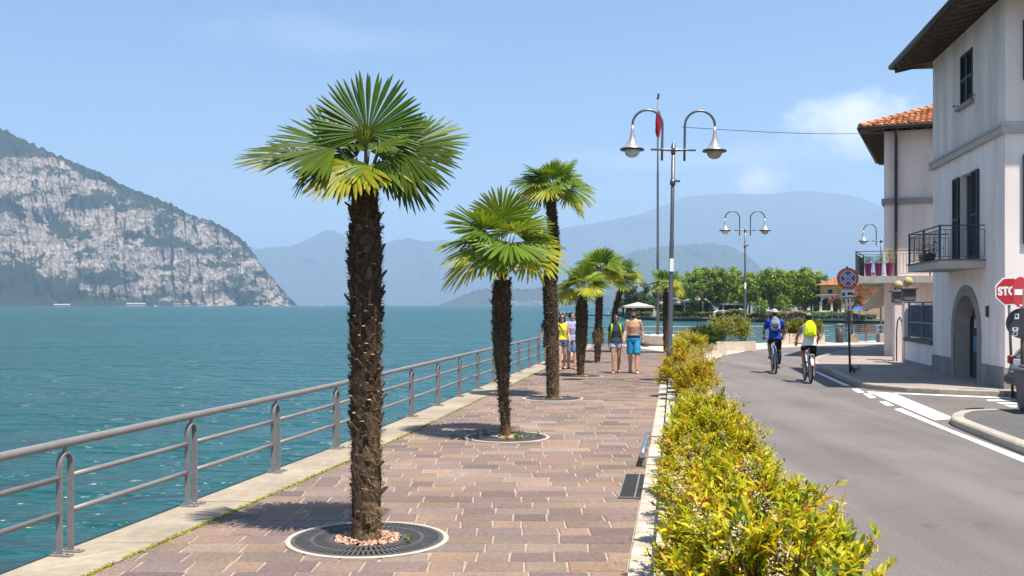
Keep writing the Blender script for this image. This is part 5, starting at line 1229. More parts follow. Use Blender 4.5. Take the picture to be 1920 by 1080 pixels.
# here u runs right to left along the front; w goes into the house
mb = MB(); GW = (4.9, 6.4, .95, 2.6)
holed_wall(mb, F2, 0, L2, .1, E2, [(2.2, 3.3, 3.1, 5.3)], .25)
mb.poly([F2(L2, 0, .1), F2(L2, D2, .1), F2(L2, D2, E2), F2(L2, 0, E2)]); mb.poly([F2(0, 0, .1), F2(0, 0, E2), F2(0, D2, E2), F2(0, D2, .1)]); mb.poly([F2(0, D2, .1), F2(0, D2, E2), F2(L2, D2, E2), F2(L2, D2, .1)])
mb.build('wall', M['wall_beige'], H2)
mb = MB(); F2.box(mb, 2.2, 3.3, .2, .24, 3.1, 5.3); mb.build('balcony_door', M['dark'], H2)
mb = MB(); F2.box(mb, -.05, L2 + .09, -.09, 0, 5.72, 5.93); F2.box(mb, L2 + .001, L2 + .09, .001, D2, 5.72, 5.93); mb.build('string_course', M['trim'], H2)
mb = MB(); uu = L2 - .42; mb.tube([F2(uu + .05, -.5, E2 - .02), F2(uu, -.25, E2 - .16), F2(uu, -.10, E2 - .35), F2(uu, -.10, 3.0), F2(uu, -.10, .3)], .055, 10)
for z in (7.2, 4.6, 2.2): mb.lathe([(.07, z - .03), (.07, z + .03)], tuple(F2(uu, -.10, 0)), 10)
mb.build('downspout', M['gutter'], H2)
# roof with rows of curved tiles
O2 = .80; SL = .36; rb = E2 + .06; er = [( -O2, -O2), (L2 + .78, -O2), (L2 + .78, D2 + O2), (-O2, D2 + O2)]
def r2z(k): return rb + k * SL
mb = MB(); tp = [(3.4, 3.6), (L2 - 2.6, 3.6), (L2 - 2.6, D2 - 3.6), (3.4, D2 - 3.6)]
for k in range(4):
    a, b = er[k], er[(k + 1) % 4]; c, d = tp[(k + 1) % 4], tp[k]; mb.poly([F2(a[0], a[1], rb), F2(b[0], b[1], rb), F2(c[0], c[1], rb + 1.5), F2(d[0], d[1], rb + 1.5)][::1], col=(.36, .13, .055, 1))
    mb.poly([F2(b[0], b[1], rb - .05), F2(a[0], a[1], rb - .05), F2(*((( -.0, -.0), (L2, 0), (L2, D2), (0, D2))[k]), rb + .03), F2(*(((0, 0), (L2, 0), (L2, D2), (0, D2))[(k + 1) % 4]), rb + .03)][::1], mi=1, col=(.1, .07, .05, 1))
mb.poly([F2(*p, rb + 1.5) for p in tp], col=(.36, .13, .055, 1)); rg = random.Random(12)
sl = 1.5 / (3.6 + O2); row = 0; w_ = -O2 - .05
while w_ < 2.2:
    u = -O2 + .1
    while u < L2 + .78 - (w_ + O2) * .86:
        z = rb + (w_ + O2) * sl + .02; g = rg.uniform(.65, 1.35); c = rg.choice(((.44, .155, .06), (.36, .115, .05), (.52, .23, .11), (.40, .15, .07), (.28, .10, .05))); col = (c[0] * g, c[1] * g, c[2] * g, 1)
        a, b_ = F2(u, w_, z + .02), F2(u + rg.uniform(-.012, .012), w_ + .44, z + .44 * sl + .0); ax = F2.u; nrm = Vector((0, 0, 1)); P0 = []; P1 = []
        for k in range(6):
            t = PI * k / 5; P0.append(a + ax * (.105 * math.cos(t)) + nrm * (.085 * math.sin(t))); P1.append(b_ + ax * (.082 * math.cos(t)) + nrm * (.065 * math.sin(t)))
        for k in range(5): mb.poly([P0[k], P0[k + 1], P1[k + 1], P1[k]], col=col, sm=True)
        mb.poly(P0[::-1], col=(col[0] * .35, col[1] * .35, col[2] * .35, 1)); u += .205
    w_ += .36; row += 1
w_ = -O2
rf = mb.build('roof', [M['tile'], M['soffit']], H2)
mb = MB(); hp = [F2(L2 + .78, -O2, rb + .04), F2(L2 - 2.6, 3.6, rb + 1.54)]; k = 0
for i in range(14):
    g = rg.uniform(.75, 1.3); mb.col = (.42 * g, .16 * g, .07 * g, 1); a, b_ = hp[0].lerp(hp[1], i / 14), hp[0].lerp(hp[1], (i + 1.15) / 14); mb.tube([a + Vector((0, 0, .02)), b_], [.12, .095], 8)
mb.col = (1, 1, 1, 1); mb.build('hip_tiles', M['tile'], rf)
mb = MB(); u = 0.0
while u < L2 + 1: mb.bar(F2(u, -O2 + .02, rb - .09), F2(u, .05, rb - .03), .075, .09); u += .5
w_ = .2
while w_ < D2: mb.bar(F2(L2 - .05, w_, rb - .03), F2(L2 + .74, w_, rb - .09), .075, .09); w_ += .5
mb.build('rafters', M['soffit'], rf)
mb = MB(); g = [F2(-O2, -O2 - .07, rb - .03), F2(L2 + .83, -O2 - .07, rb - .03), F2(L2 + .83, D2, rb - .03)]
for a, b_ in zip(g, g[1:]): mb.tube([a, b_], .065, 10)
mb.build('gutter', M['gutter'], rf)
# wrap round balcony
mb = MB(); q0, q1 = .5, L2 + .95; F2.box(mb, q0, q1, -1.0, -.001, 2.80, 3.05); F2.box(mb, L2 + .002, q1, 0, 2.6, 2.80, 3.05); mb.build('balcony_slab', M['trim_light'], H2)
mb = MB(); rp = [F2(q0 + .04, -.96, 0), F2(q1 - .04, -.96, 0), F2(q1 - .04, 2.55, 0)]
for z, th in ((3.95, .04), (3.84, .02), (3.14, .02)):
    for a, b_ in zip(rp, rp[1:]): mb.bar(a + Vector((0, 0, z)), b_ + Vector((0, 0, z)), th, th * .6)
for p in rp + [rp[0].lerp(rp[1], .33), rp[0].lerp(rp[1], .66)]: mb.bar(p + Vector((0, 0, 3.0)), p + Vector((0, 0, 3.96)), .04)
balusters(mb, rp, 3.14, 3.84, .115, .010); mb.build('balcony_railing', M['iron_rail'], H2)
MAG = mat('magenta_pot', (.24, .008, .095, 1), .4, .12, 8, spec=.45)
rg = random.Random(6)
for (u, w_, lab, pal) in ((L2 + .52, -.55, 'magenta pot of bushy dark plants at the outer corner of the balcony', ((.03, .06, .035), (.05, .09, .04))), (L2 - .22, -.66, 'magenta pot with a tall pale yellow flowering plant on the balcony', ((.35, .34, .14), (.20, .24, .08), (.45, .42, .22))), (L2 + .16, -.66, 'narrow magenta pot of green leaves between its two neighbours on the balcony', ((.22, .26, .07), (.12, .17, .04)))):
    c = F2(u, w_, 3.055); t = thing('potted_plant', lab, 'potted plant', tuple(c), math.atan2(F2.u.y, F2.u.x), 'magenta pots on the lower balcony'); t.scale = (.60, .60, .74); mb = MB()
    mb.lathe([(.15, 0), (.22, .58), (.235, .58), (.235, .64), (.205, .64), (.20, .56), (0, .56)], n=12, sm=False); mb.build('pot', MAG, t); mb = MB(); tall = 'tall' in lab
    for _ in range(300 if tall else 200):
        zz = rg.uniform(.6, 1.35 if tall else .98); p = Vector((rg.gauss(0, .17), rg.gauss(0, .17), zz)); g = rg.uniform(.7, 1.3); c2 = rg.choice(pal)
        leaflet(mb, p, (rg.uniform(-1, 1), rg.uniform(-1, 1), rg.uniform(-.3, .9)), (0, 0, 1), .12, .055, (c2[0] * g, c2[1] * g, c2[2] * g, 1), .2, True)
    mb.build('foliage', M['leaf'], t)
# awning below, past the house corner
mb = MB(); a, b_ = 1.5, 4.4
top = [F2(L2 + .02, a, 2.78), F2(L2 + .02, b_, 2.78)]; bot = [F2(L2 + .85, b_, 2.0), F2(L2 + .85, a, 2.0)]
mb.poly([top[0], top[1], bot[0], bot[1]]); mb.poly([bot[1], bot[0], bot[0] - Vector((0, 0, .25)), bot[1] - Vector((0, 0, .25))]); mb.poly([top[0], bot[1], bot[1] - Vector((0, 0, .25)), F2(L2 + .02, a, 2.0)])
mb.poly([p - Vector((0, 0, .02)) for p in (top[1], top[0], bot[1], bot[0])])
mb.build('awning', fab('awning_cloth', (.58, .48, .38, 1)), H2)

# white garden wall with glazed grille, and gate pillars
W0 = B0 + F1.u.xy * .03; F3 = Fr(W0, Vector((12.62, 33.4)) - B0); L3 = (Vector((12.62, 33.4)) - W0).length
t = thing('garden_wall', 'low white wall with grey coping and a glazed metal grille between the houses', 'wall', (0, 0, 0))
mb = MB(); F3.box(mb, .0, L3 - .02, 0, .25, .1, .86); mb.build('wall', M['wall_white'], t)
mb = MB(); F3.box(mb, .0, L3 - .02, -.03, .0, .1, .26); mb.build('plinth', M['trim'], t)
mb = MB(); F3.box(mb, .0, L3 - .02, -.06, .31, .862, .97); mb.build('coping', mat('dark_coping', (.12, .11, .105, 1), .9, .2, 8, .2), t)
gm = mat('blue_grey_frame', (.11, .14, .18, 1), .5, .1, 6, spec=.4)
mb = MB()
for u in (.05, L3 * .46, L3 - .08): F3.box(mb, u - .03, u + .03, .08, .14, .97, 2.06)
for z in (1.02, 1.46, 1.99, 2.08): F3.box(mb, .08, L3 - .11, .085, .135, z - .022, z + .022)
u = .2
while u < L3 - .2: F3.box(mb, u - .006, u + .006, .10, .12, 1.04, 1.97); u += .13
mb.build('grille', gm, t)
mb = MB(); F3.box(mb, .08, L3 - .11, .142, .152, 1.0, 1.98); mb.build('pane', mat('smoked_glass', (.16, .16, .19, 1), .12, .15, 1.5, spec=.6), t)
for (d_, sc, lab) in ((L3 + .17, 1.0, 'gate pillar with grey cap and a stone ball beside the white garden wall'), (L3 + 1.75, .97, 'second gate pillar with a stone ball, farther back')):
    c = F3(d_, .14, .1); q = thing('gate_pillar', lab, 'pillar', tuple(c), math.atan2(F3.u.y, F3.u.x), 'gate pillars'); q.scale = (sc,) * 3
    mb = MB(); mb.box((0, 0, 1.02), (.34, .34, 2.04), bev=.015); mb.build('shaft', M['wall_beige'], q)
    mb = MB(); mb.box((0, 0, 2.22), (.40, .40, .36), bev=.02); mb.box((0, 0, 2.435), (.54, .54, .07), bev=.012); mb.build('cap', mat('cap_stone', (.13, .12, .115, 1), .9, .2, 6, .2), q)
    mb = MB(); mb.lathe([(.13, 2.47), (.09, 2.5), (.08, 2.53)], n=14); mb.ball((0, 0, 2.66), .15, 16, 10); mb.build('ball', mat('ball_stone', (.46, .36, .18, 1), .9, .25, 9, .2), q)
t = thing('handrail', 'curved dark handrail by the gate pillars', 'handrail', (0, 0, 0)); mb = MB(); p = F3(L3 + .42, .02, .1); q = F3(L3 + 1.45, .02, .1)
mb.tube([p, p + Vector((0, 0, 1.0)), p.lerp(q, .15) + Vector((0, 0, 1.35)), p.lerp(q, .5) + Vector((0, 0, 1.5)), p.lerp(q, .85) + Vector((0, 0, 1.35)), q + Vector((0, 0, 1.0)), q], .022, 8); mb.build('rail', M['iron_rail'], t)

# dark car parked in the side street, and the grey bin
CF = Fr((10.72, 22.55), (.985, -.17))          # u: tail to nose, w: to the right side of the car
t = thing('parked_car', 'dark hatchback parked by the corner house, mostly hidden by the grey bin', 'car', (0, 0, 0))
def carprof(z_off=0): return [(0.05, .32), (0.0, .55), (.06, .78), (.16, 1.0), (.50, 1.36), (.95, 1.46), (1.9, 1.48), (2.45, 1.36), (3.05, .98), (3.75, .84), (3.95, .66), (3.98, .36)]
pr = carprof(); mb = MB(); mb.smooth = True; ws = [0, .06, .30, 1.35, 1.59, 1.65]; b = len(mb.v)
def inset(z): return 0 if z < .95 else (z - .95) * .38
for wi, w_ in enumerate(ws):
    e = .05 if wi in (0, 5) else (.012 if wi in (1, 4) else 0)
    for (u, z) in pr:
        ww = w_; ii = inset(z); ww = max(w_, ii) if w_ < .8 else min(w_, 1.65 - ii); uu = u + (e if u < 2 else -e); mb.v.append(tuple(CF(uu, ww, z - (e * .5 if z > 1.3 else 0))))
m_ = len(pr)
for i in range(5):
    for k in range(m_ - 1): mb.face([b + i * m_ + k, b + i * m_ + k + 1, b + (i + 1) * m_ + k + 1, b + (i + 1) * m_ + k], sm=True)
mb.face([b + k for k in range(m_)], sm=False); mb.face([b + 5 * m_ + k for k in range(m_ - 1, -1, -1)], sm=False)
body = mb.build('body', mat('car_paint', (.022, .024, .030, 1), .25, .05, 3, spec=.6, coat=.6), t)
mb = MB(); mb.poly([CF(.165, .34, 1.005), CF(.165, 1.31, 1.005), CF(.475, 1.26, 1.345), CF(.475, .39, 1.345)][::-1]); mb.poly([CF(.14, .36, 1.02), CF(.14, 1.29, 1.02), CF(.455, 1.24, 1.35), CF(.455, .41, 1.35)]); mb.build('rear_window', M['glass'], t)
mb = MB(); mb.poly([CF(.55, .02 + .02, 1.02), CF(2.75, .04, 1.02), CF(2.35, .13, 1.33), CF(.75, .14, 1.36)]); mb.build('side_window', M['glass'], t)
for w0 in (.02, 1.40):
    mb = MB(); CF.box(mb, .0, .10, w0 + .02, w0 + .16, .74, .92, .02); mb.build('tail_light', mat('tail_red', (.16, .008, .008, 1), .2, .05, 5, spec=.6), t)
mb = MB(); CF.box(mb, -.06, .12, .0, 1.65, .30, .52, .05); mb.build('bumper', M['black'], t)
mb = MB(); CF.box(mb, -.022, .02, .56, 1.09, .74, .86); mb.build('number_plate', M['white'], t)
for u in (.72, 3.2):
    for w_ in (.0, 1.47):
        c = CF(u, w_ + .09, .31); T = Matrix.Translation(c) @ Matrix(((CF.u.x, 0, CF.w.x, 0), (CF.u.y, 0, CF.w.y, 0), (0, 1, 0, 0), (0, 0, 0, 1)))
        mb = MB(); mb.lathe([(.19, -.10), (.28, -.10), (.31, -.07), (.31, .07), (.28, .10), (.19, .10)], n=24, M=T); wh = mb.build('wheel', M['rubber'], t)
        mb = MB(); mb.lathe([(0, -.085), (.06, -.09), (.19, -.08), (.19, .08), (.06, .09), (0, .085)], n=16, M=T); mb.build('rim', M['chrome'], wh)
t = thing('dustbin', 'big dark grey lidded bin at the right edge of the photo', 'bin', (9.62, 18.1, .125), R(-6)); bm_ = mat('bin_plastic', (.075, .082, .10, 1), .55, .08, 6, .05, 60)
mb = MB(); b = len(mb.v)
for z, k in ((0, .86), (.04, .9), (.70, 1.0)):
    mb.v += [(x * .68 * k, y * .48 * k, z) for x, y in ((-1, -1), (1, -1), (1, 1), (-1, 1))]
for i in range(2):
    for k in range(4): mb.face([b + i * 4 + k, b + i * 4 + (k + 1) % 4, b + i * 4 + 4 + (k + 1) % 4, b + i * 4 + 4 + k])
mb.face([b + 3, b + 2, b + 1, b]); mb.face([b + 8, b + 9, b + 10, b + 11])
for s in (-.35, 0, .35): mb.box((s, -.465, .38), (.05, .03, .55))
mb.build('body', bm_, t); mb = MB(); mb.box((0, 0, .735), (1.48, 1.06, .065), bev=.025); mb.box((0, .05, .785), (1.25, .8, .05), bev=.022); mb.build('lid', bm_, t)
# ------------------------------------------------------------------ the far shore of the bay
GZ = -.45
FS = [(27, 252), (29.5, 216), (35, 206), (43, 199), (59, 178), (72, 168), (90, 160), (140, 150)]
mb = MB(); mb.prism(([(x, y) for x, y in FS] + [(420, 200), (500, 900), (120, 900), (40, 420)]), -2.0, GZ); struct(mb.build('shore_ground', mat('park_ground', (.16, .15, .10, 1), 1, .2, .2, world=True)), label='park ground on the far side of the bay')
mb = MB()
for (a, b) in zip(FS, FS[1:]):
    d = Vector((b[0] - a[0], b[1] - a[1])).normalized(); n_ = Vector((d.y, -d.x)); q = [Vector(a), Vector(b), Vector(b) - n_ * .9, Vector(a) - n_ * .9]; q = [p + n_ * .06 for p in q]
    mb.prism([(p.x, p.y) for p in q], GZ - .25, GZ + .12)
struct(mb.build('shore_quay', M['concrete_pale']), label='pale stone quay edge on the far side of the bay')
mb = MB()
for (a, b) in zip(FS, FS[1:]): 
    d = Vector((b[0] - a[0], b[1] - a[1])).normalized(); n_ = Vector((d.y, -d.x)); q = [Vector(a) + n_ * .03, Vector(b) + n_ * .03, Vector(b) - n_ * .5, Vector(a) - n_ * .5]; mb.prism([(p.x, p.y) for p in q], -2, GZ - .26)
struct(mb.build('shore_wall', mat('wet_wall', (.05, .048, .042, 1), .8, .2, 1, world=True)), label='dark wet quay wall on the far side of the bay')
def far(px, Y): return (px - 960) / 1950 * Y
rg = random.Random(41)
TM = [tree_mesh(random.Random(70 + i), 9.2, 2.9, 3.2, 84, 52, .46, shape='box') for i in range(3)]
TL = ['first plane tree of the far row, beside the nearest lamp post', 'plane tree with a slanting pale trunk in the far row', 'square topped plane tree right of the slanting trunk', 'plane tree left of the second lamp post on the far shore', 'plane tree just behind the second lamp post on the far shore', 'plane tree right of the second lamp post on the far shore', 'plane tree above the first cyclist on the far shore', 'dense plane tree between the two cyclists on the far shore', 'plane tree above the second cyclist on the far shore', 'last plane tree of the far row, beside the cypress']
for i, (px, Y, s) in enumerate(((1288, 214, .94), (1318, 205, 1.0), (1350, 206, 1.02), (1378, 203, 1.05), (1405, 208, .93), (1432, 200, .97), (1460, 198, 1.0), (1482, 200, .98), (1503, 194, 1.0), (1522, 196, .98))):
    put_tree('plane_tree', TL[i], 'tree', TM[i % 3], far(px, Y), Y, GZ, rg.uniform(0, 6), (s * 1.05, s * 1.05, s * rg.uniform(.97, 1.05)), 'plane trees along the far shore')
SM = tree_mesh(random.Random(91), 6.0, 2.3, 1.4, 50, 40, .42, shape='ball', tr=.14); BK = tree_mesh(random.Random(92), 8.5, 3.4, 1.5, 70, 44, .55, ((.035, .07, .018), (.05, .085, .02), (.06, .10, .022)), 'ball', .2)
for px, Y, s, lab in ((1468, 190, .72, 'small leafy tree below the far plane row above the first cyclist'), (1425, 192, .62, 'small tree right of the second lamp post near the orange shirted stroller'), (1250, 212, .6, 'small bushy tree seen between the palm and flagpole'), (1300, 209, .55, 'small shrubby tree beneath the first far plane tree'), (1540, 190, .5, 'small dark tree beside the arched porch')):
    put_tree('small_tree', lab, 'tree', SM, far(px, Y), Y, GZ, rg.uniform(0, 6), s, 'small trees on the far shore')
for px, Y, s, lab in ((1195, 236, .92, 'broad dark tree seen between the palms and the flagpole'), (1172, 250, .7, 'low dark tree behind the bare chested man'), (1222, 240, .75, 'dark tree left of the flagpole on the far shore'), (1330, 246, .9, 'dark tree in the second row behind the slanting trunk'), (1392, 240, .9, 'dark tree in the second row behind the second lamp'), (1450, 236, .85, 'dark tree in the second row above the first cyclist'), (1500, 232, .85, 'dark tree in the second row left of the cypresses')):
    put_tree('dark_tree', lab, 'tree', BK, far(px, Y), Y, GZ, rg.uniform(0, 6), s, 'darker trees behind the plane row')
CY = tree_mesh(random.Random(95), 9.6, 1.35, .6, 60, 44, .34, ((.018, .04, .018), (.025, .05, .02), (.03, .055, .022)), 'cone', .14)
for px, Y, s, lab in ((1536, 214, .98, 'left one of two dark cypresses by the tan house'), (1547, 216, 1.0, 'right one of two dark cypresses by the tan house')): put_tree('cypress', lab, 'tree', CY, far(px, Y), Y, GZ, rg.uniform(0, 6), s, 'cypresses by the tan house')
# hedges and flower beds along the far quay
def hedge(label, px0, px1, Y0, Y1, h, w_, cols, n=1500, seed=1, name='hedge', cat='hedge'):
    r = random.Random(seed); mb = MB(); x0, x1 = far(px0, Y0), far(px1, Y1)
    for i in range(n):
        f = r.random(); x, y = x0 + (x1 - x0) * f, Y0 + (Y1 - Y0) * f + r.uniform(-w_, w_); zz = h * r.random() ** .5 * (.8 + .3 * noise.noise(Vector((x * .6, 1, seed)))); c = r.choice(cols); g = r.uniform(.6, 1.3)
        leaflet(mb, Vector((x, y, GZ + zz)), (r.uniform(-1, 1), r.uniform(-1, 1), r.uniform(-.3, .8)), (r.uniform(-1, 1), -1, 1), .42, .26, (c[0] * g, c[1] * g, c[2] * g, 1), .1, True)
    tag(mb.build(name, M['tree_leaf']), label, cat)
gcol = ((.05, .09, .02), (.08, .125, .02), (.035, .06, .02)); ycol = ((.20, .20, .03), (.14, .17, .03), (.24, .2, .05)); fcol = ((.35, .24, .16), (.30, .22, .10), (.40, .28, .22), (.16, .15, .05))
hedge('clipped green hedge behind the bare chested man on the far shore', 1158, 1222, 224, 216, 1.2, .5, gcol + ycol[:1], 900, 3)
hedge('yellow green hedge between nearest lamp and first slanting trunk', 1238, 1318, 208, 203, 1.3, .6, gcol + ycol, 1400, 4)
hedge('dark green hedge beneath the middle plane trees', 1318, 1362, 202, 199, 1.2, .6, gcol, 900, 5)
hedge('rounded yellow bush left of the second lamp on the far quay', 1362, 1396, 199, 196, 1.9, .8, ycol + gcol[:2], 800, 6)
hedge('reddish flower bed by the stroller in orange', 1398, 1452, 195, 190, 1.0, .5, ((.20, .10, .05), (.10, .10, .03), (.16, .14, .03)), 900, 7, 'flower_bed', 'flower bed')
hedge('pale pink and cream flower bed between the two cyclists', 1455, 1512, 189, 184, 1.5, .6, fcol, 1300, 8, 'flower_bed', 'flower bed')
hedge('low clipped green hedge right of the flower bed', 1512, 1640, 183, 174, .95, .5, gcol[:2] + gcol, 1900, 9)
hedge('light green lawn edge hedge before the porch', 1525, 1600, 186, 180, 1.5, .3, ((.12, .17, .03), (.16, .2, .04)), 700, 10)
# tan house with tiled roof, arched porch
t = thing('house', 'tan house with an orange tiled roof on the far shore', 'house', (far(1600, 196), 196, GZ), R(-14)); mb = MB(); FT = Fr((0, 0), (1, 0))
w2, d2, hh = 6.2, 4.5, 6.1
for p in (((-w2, -d2), (w2, -d2)), ((w2, -d2), (w2, d2)), ((w2, d2), (-w2, d2)), ((-w2, d2), (-w2, -d2))): mb.poly([(*p[0], 0), (*p[1], 0), (*p[1], hh), (*p[0], hh)])
mb.build('wall', mat('tan_plaster', (.46, .31, .17, 1), .95, .06, .8), t)
mb = MB(); o_ = .7
for k in range(4):
    c = [(-w2 - o_, -d2 - o_), (w2 + o_, -d2 - o_), (w2 + o_, d2 + o_), (-w2 - o_, d2 + o_)]; tp_ = [(-2.2, 0), (2.2, 0), (2.2, 0), (-2.2, 0)]
    mb.poly([(*c[k], hh), (*c[(k + 1) % 4], hh), (*tp_[(k + 1) % 4], hh + 1.9), (*tp_[k], hh + 1.9)], col=(.38, .15, .07, 1))
mb.poly([(-w2 - o_, -d2 - o_, hh - .05), (-w2 - o_, d2 + o_, hh - .05), (w2 + o_, d2 + o_, hh - .05), (w2 + o_, -d2 - o_, hh - .05)], col=(.05, .03, .02, 1))
r = random.Random(5); x = -w2 - o_
while x < w2 + o_:
    g = r.uniform(.7, 1.3); f = min(1, max(.05, (w2 + o_ - abs(x)) / (w2 + o_ - 2.2))); mb.col = (.42 * g, .17 * g, .075 * g, 1); mb.tube([(x, -d2 - o_, hh + .04), (x, -(d2 + o_) * (1 - f), hh + 1.9 * f + .04)], .10, 5, caps=False); x += .30
mb.col = (1, 1, 1, 1); rf = mb.build('roof', M['tile'], t); mb = MB(); mb.box((3.6, 1, hh + 1.75), (.7, .7, 1.3)); mb.box((3.6, 1, hh + 2.45), (.9, .9, .12)); mb.build('chimney', M['tan_ch'] if 'tan_ch' in M else M['trim'], rf)
mb = MB(); mb.tube([(1.2, 0, hh + 1.8), (1.2, 0, hh + 4.4)], .03, 5)
for z in (3.6, 4.0, 4.3): mb.tube([(.7, 0, hh + z), (1.7, 0, hh + z)], .02, 4)
mb.build('aerial', M['trim'], rf)
for (x, z, w3, h3, m_) in ((-4.6, 3.4, 1.2, 1.6, 'dark'), (3.9, 3.2, 1.6, 1.2, 'white'), (.4, 3.4, 1.2, 1.6, 'dark'), (-4.4, 5.0, .7, .7, 'dark')):
    mb = MB(); mb.box((x, -d2 - .04, z), (w3, .06, h3)); wn = mb.build('window', M[m_], t); mb = MB(); mb.box((x, -d2 - .09, z - h3 / 2 - .06), (w3 + .3, .14, .1)); mb.build('sill', M['trim'], wn)
t = thing('porch', 'pale arched stone porch beside the tan house', 'porch', (far(1559, 188), 188, GZ), R(-10)); ps = mat('porch_stone', (.42, .36, .30, 1), .9, .1, 1)
for x in (-1.9, 0, 1.9):
    mb = MB(); mb.lathe([(.34, 0), (.34, 1.0), (.27, 1.05), (.22, 2.7), (.32, 2.85), (.34, 3.0)], (x, 0, 0), 12); mb.build('column', ps, t)
mb = MB()
for x0 in (-1.9, 0):
    for k in range(10):
        a0, a1 = PI * k / 10, PI * (k + 1) / 10; cx = x0 + .95; r_ = .72
        mb.prism([(cx + r_ * math.cos(a1), 0), (cx + r_ * math.cos(a0), 0), (cx + r_ * math.cos(a0), 1.05 - r_ * 0 ), (cx + r_ * math.cos(a1), 1.05)], -.2, .2) if False else None
        za, zb = 3.0 + r_ * math.sin(a0), 3.0 + r_ * math.sin(a1); xa, xb = cx + r_ * math.cos(a0), cx + r_ * math.cos(a1)
        for y in (-.2, .2): mb.poly([(xb, y, zb), (xa, y, za), (xa, y, 3.95), (xb, y, 3.95)])
        mb.poly([(xa, -.2, za), (xb, -.2, zb), (xb, .2, zb), (xa, .2, za)])
    for e in (-.95, .72):
        mb.box((x0 + .95 + (e if e < 0 else e) + .115, 0, 3.47), (.22, .4, .94))
mb.build('arches', ps, t); mb = MB(); mb.box((0, 1.2, 4.1), (4.6, 3.4, .28)); mb.box((0, 1.2, 4.3), (5.0, 3.8, .14)); mb.build('roof_slab', ps, t); mb = MB(); mb.box((0, 2.6, 2.0), (4.2, .2, 3.9)); mb.build('back_wall', M['dark'], t)
# white pavilions under the trees
def pavilion(label, px, Y, w_, d_, h, rz=0.0):
    t = thing('pavilion', label, 'pavilion', (far(px, Y), Y, GZ), rz, 'white pavilions under the far trees'); mb = MB()
    mb.poly([(-w_, -d_, h), (w_, -d_, h), (0, 0, h + w_ * .28)]); mb.poly([(w_, -d_, h), (w_, d_, h), (0, 0, h + w_ * .28)]); mb.poly([(w_, d_, h), (-w_, d_, h), (0, 0, h + w_ * .28)]); mb.poly([(-w_, d_, h), (-w_, -d_, h), (0, 0, h + w_ * .28)])
    for a, b in (((-w_, -d_), (w_, -d_)), ((w_, -d_), (w_, d_)), ((-w_, d_), (-w_, -d_))): mb.poly([(*a, h - .35), (*b, h - .35), (*b, h), (*a, h)])
    mb.build('canvas', fab('canvas_white', (.40, .37, .33, 1)), t)
    for x in (-w_ + .1, w_ - .1):
        mb = MB(); mb.tube([(x, -d_ + .1, 0), (x, -d_ + .1, h)], .06, 6); mb.build('post', M['white'], t)
    mb = MB(); mb.box((0, d_ * .7, h * .45), (w_ * 1.9, .1, h * .85)); mb.build('back_panel', mat('shade_panel', (.06, .06, .055, 1), .9), t)
pavilion('wide white pavilion left of the flagpole', 1196, 224, 3.2, 3, 2.2); pavilion('white pavilion right of the nearest lamp post', 1268, 216, 3.6, 3, 2.9); pavilion('white pavilion by the slanting plane trunk', 1308, 212, 3.2, 3, 3.3); pavilion('pinkish white pavilion left of the second lamp', 1378, 205, 3.0, 3, 2.8)
def far_car(label, px, Y, col, rz):
    t = thing('car', label, 'car', (far(px, Y), Y, GZ), rz, 'cars parked on the far shore'); mb = MB(); pr = [(-2.0, .3), (-2.05, .7), (-1.75, .95), (-1.2, 1.38), (.4, 1.42), (1.1, 1.0), (1.95, .82), (2.05, .45), (2.0, .3)]
    b = len(mb.v)
    for y in (-.82, .82): mb.v += [(x, y * (.86 if z > 1.1 else 1), z) for x, z in pr]
    n = len(pr)
    for k in range(n): mb.face([b + k, b + (k + 1) % n, b + n + (k + 1) % n, b + n + k])
    mb.face([b + k for k in range(n - 1, -1, -1)]); mb.face([b + n + k for k in range(n)]); mb.build('body', col, t)
    mb = MB()
    for s in (-1, 1): mb.poly([(-1.5, s * .835, .98), (.95, s * .835, .98), (.35, s * .73, 1.34), (-1.1, s * .73, 1.32)][::s])
    mb.build('windows', M['glass'], t)
    for x in (-1.25, 1.25):
        for s in (-1, 1):
            mb = MB(); mb.lathe([(0, -.1), (.30, -.1), (.30, .1), (0, .1)], n=14, M=Matrix.Translation((x, s * .76, .3)) @ Matrix.Rotation(PI / 2, 4, 'X')); mb.build('wheel', M['rubber'], t)
far_car('white car parked by the pinkish pavilion', 1354, 201, M['white'], .1); far_car('white car seen right of the stroller in orange', 1440, 194, M['white'], .2); far_car('silver car seen between the cyclists on the far shore', 1478, 191, mat('silver_paint', (.40, .42, .42, 1), .3, .05, 2, metal=.3), .1); far_car('white car before the arched porch', 1548, 186, M['white'], .2)
# jetty with moored boats' bollards, fence and lamps on the far quay
t = thing('jetty', 'thin dark jetty reaching out from the far shore', 'jetty', (0, 0, 0)); mb = MB(); mb.bar((far(1050, 262), 262, -.55), (27.5, 250, -.5), .9, .25); mb.bar((far(1040, 300), 300, -.45), (far(1085, 292), 292, -.45), .9, .25); mb.build('deck', M['dark'], t)
for px in (1052, 1058, 1068, 1095, 1120, 1140):
    mb = MB(); mb.tube([(far(px, 258), 258, -1.6), (far(px, 258), 258, .45)], .12, 6); mb.build('pile', M['trim'], t)
t = thing('fence', 'thin metal fence along the right part of the far quay', 'fence', (0, 0, 0)); a = Vector((far(1512, 181), 181, GZ + .1)); b = Vector((far(1650, 171), 171, GZ + .1)); mb = MB()
for z in (.5, 1.0): mb.bar(a + Vector((0, 0, z)), b + Vector((0, 0, z)), .05)
mb.build('rail', M['trim'], t)
for i in range(12):
    p = a.lerp(b, i / 11); mb = MB(); mb.bar(p, p + Vector((0, 0, 1.05)), .07); mb.build('post', M['trim'], t)
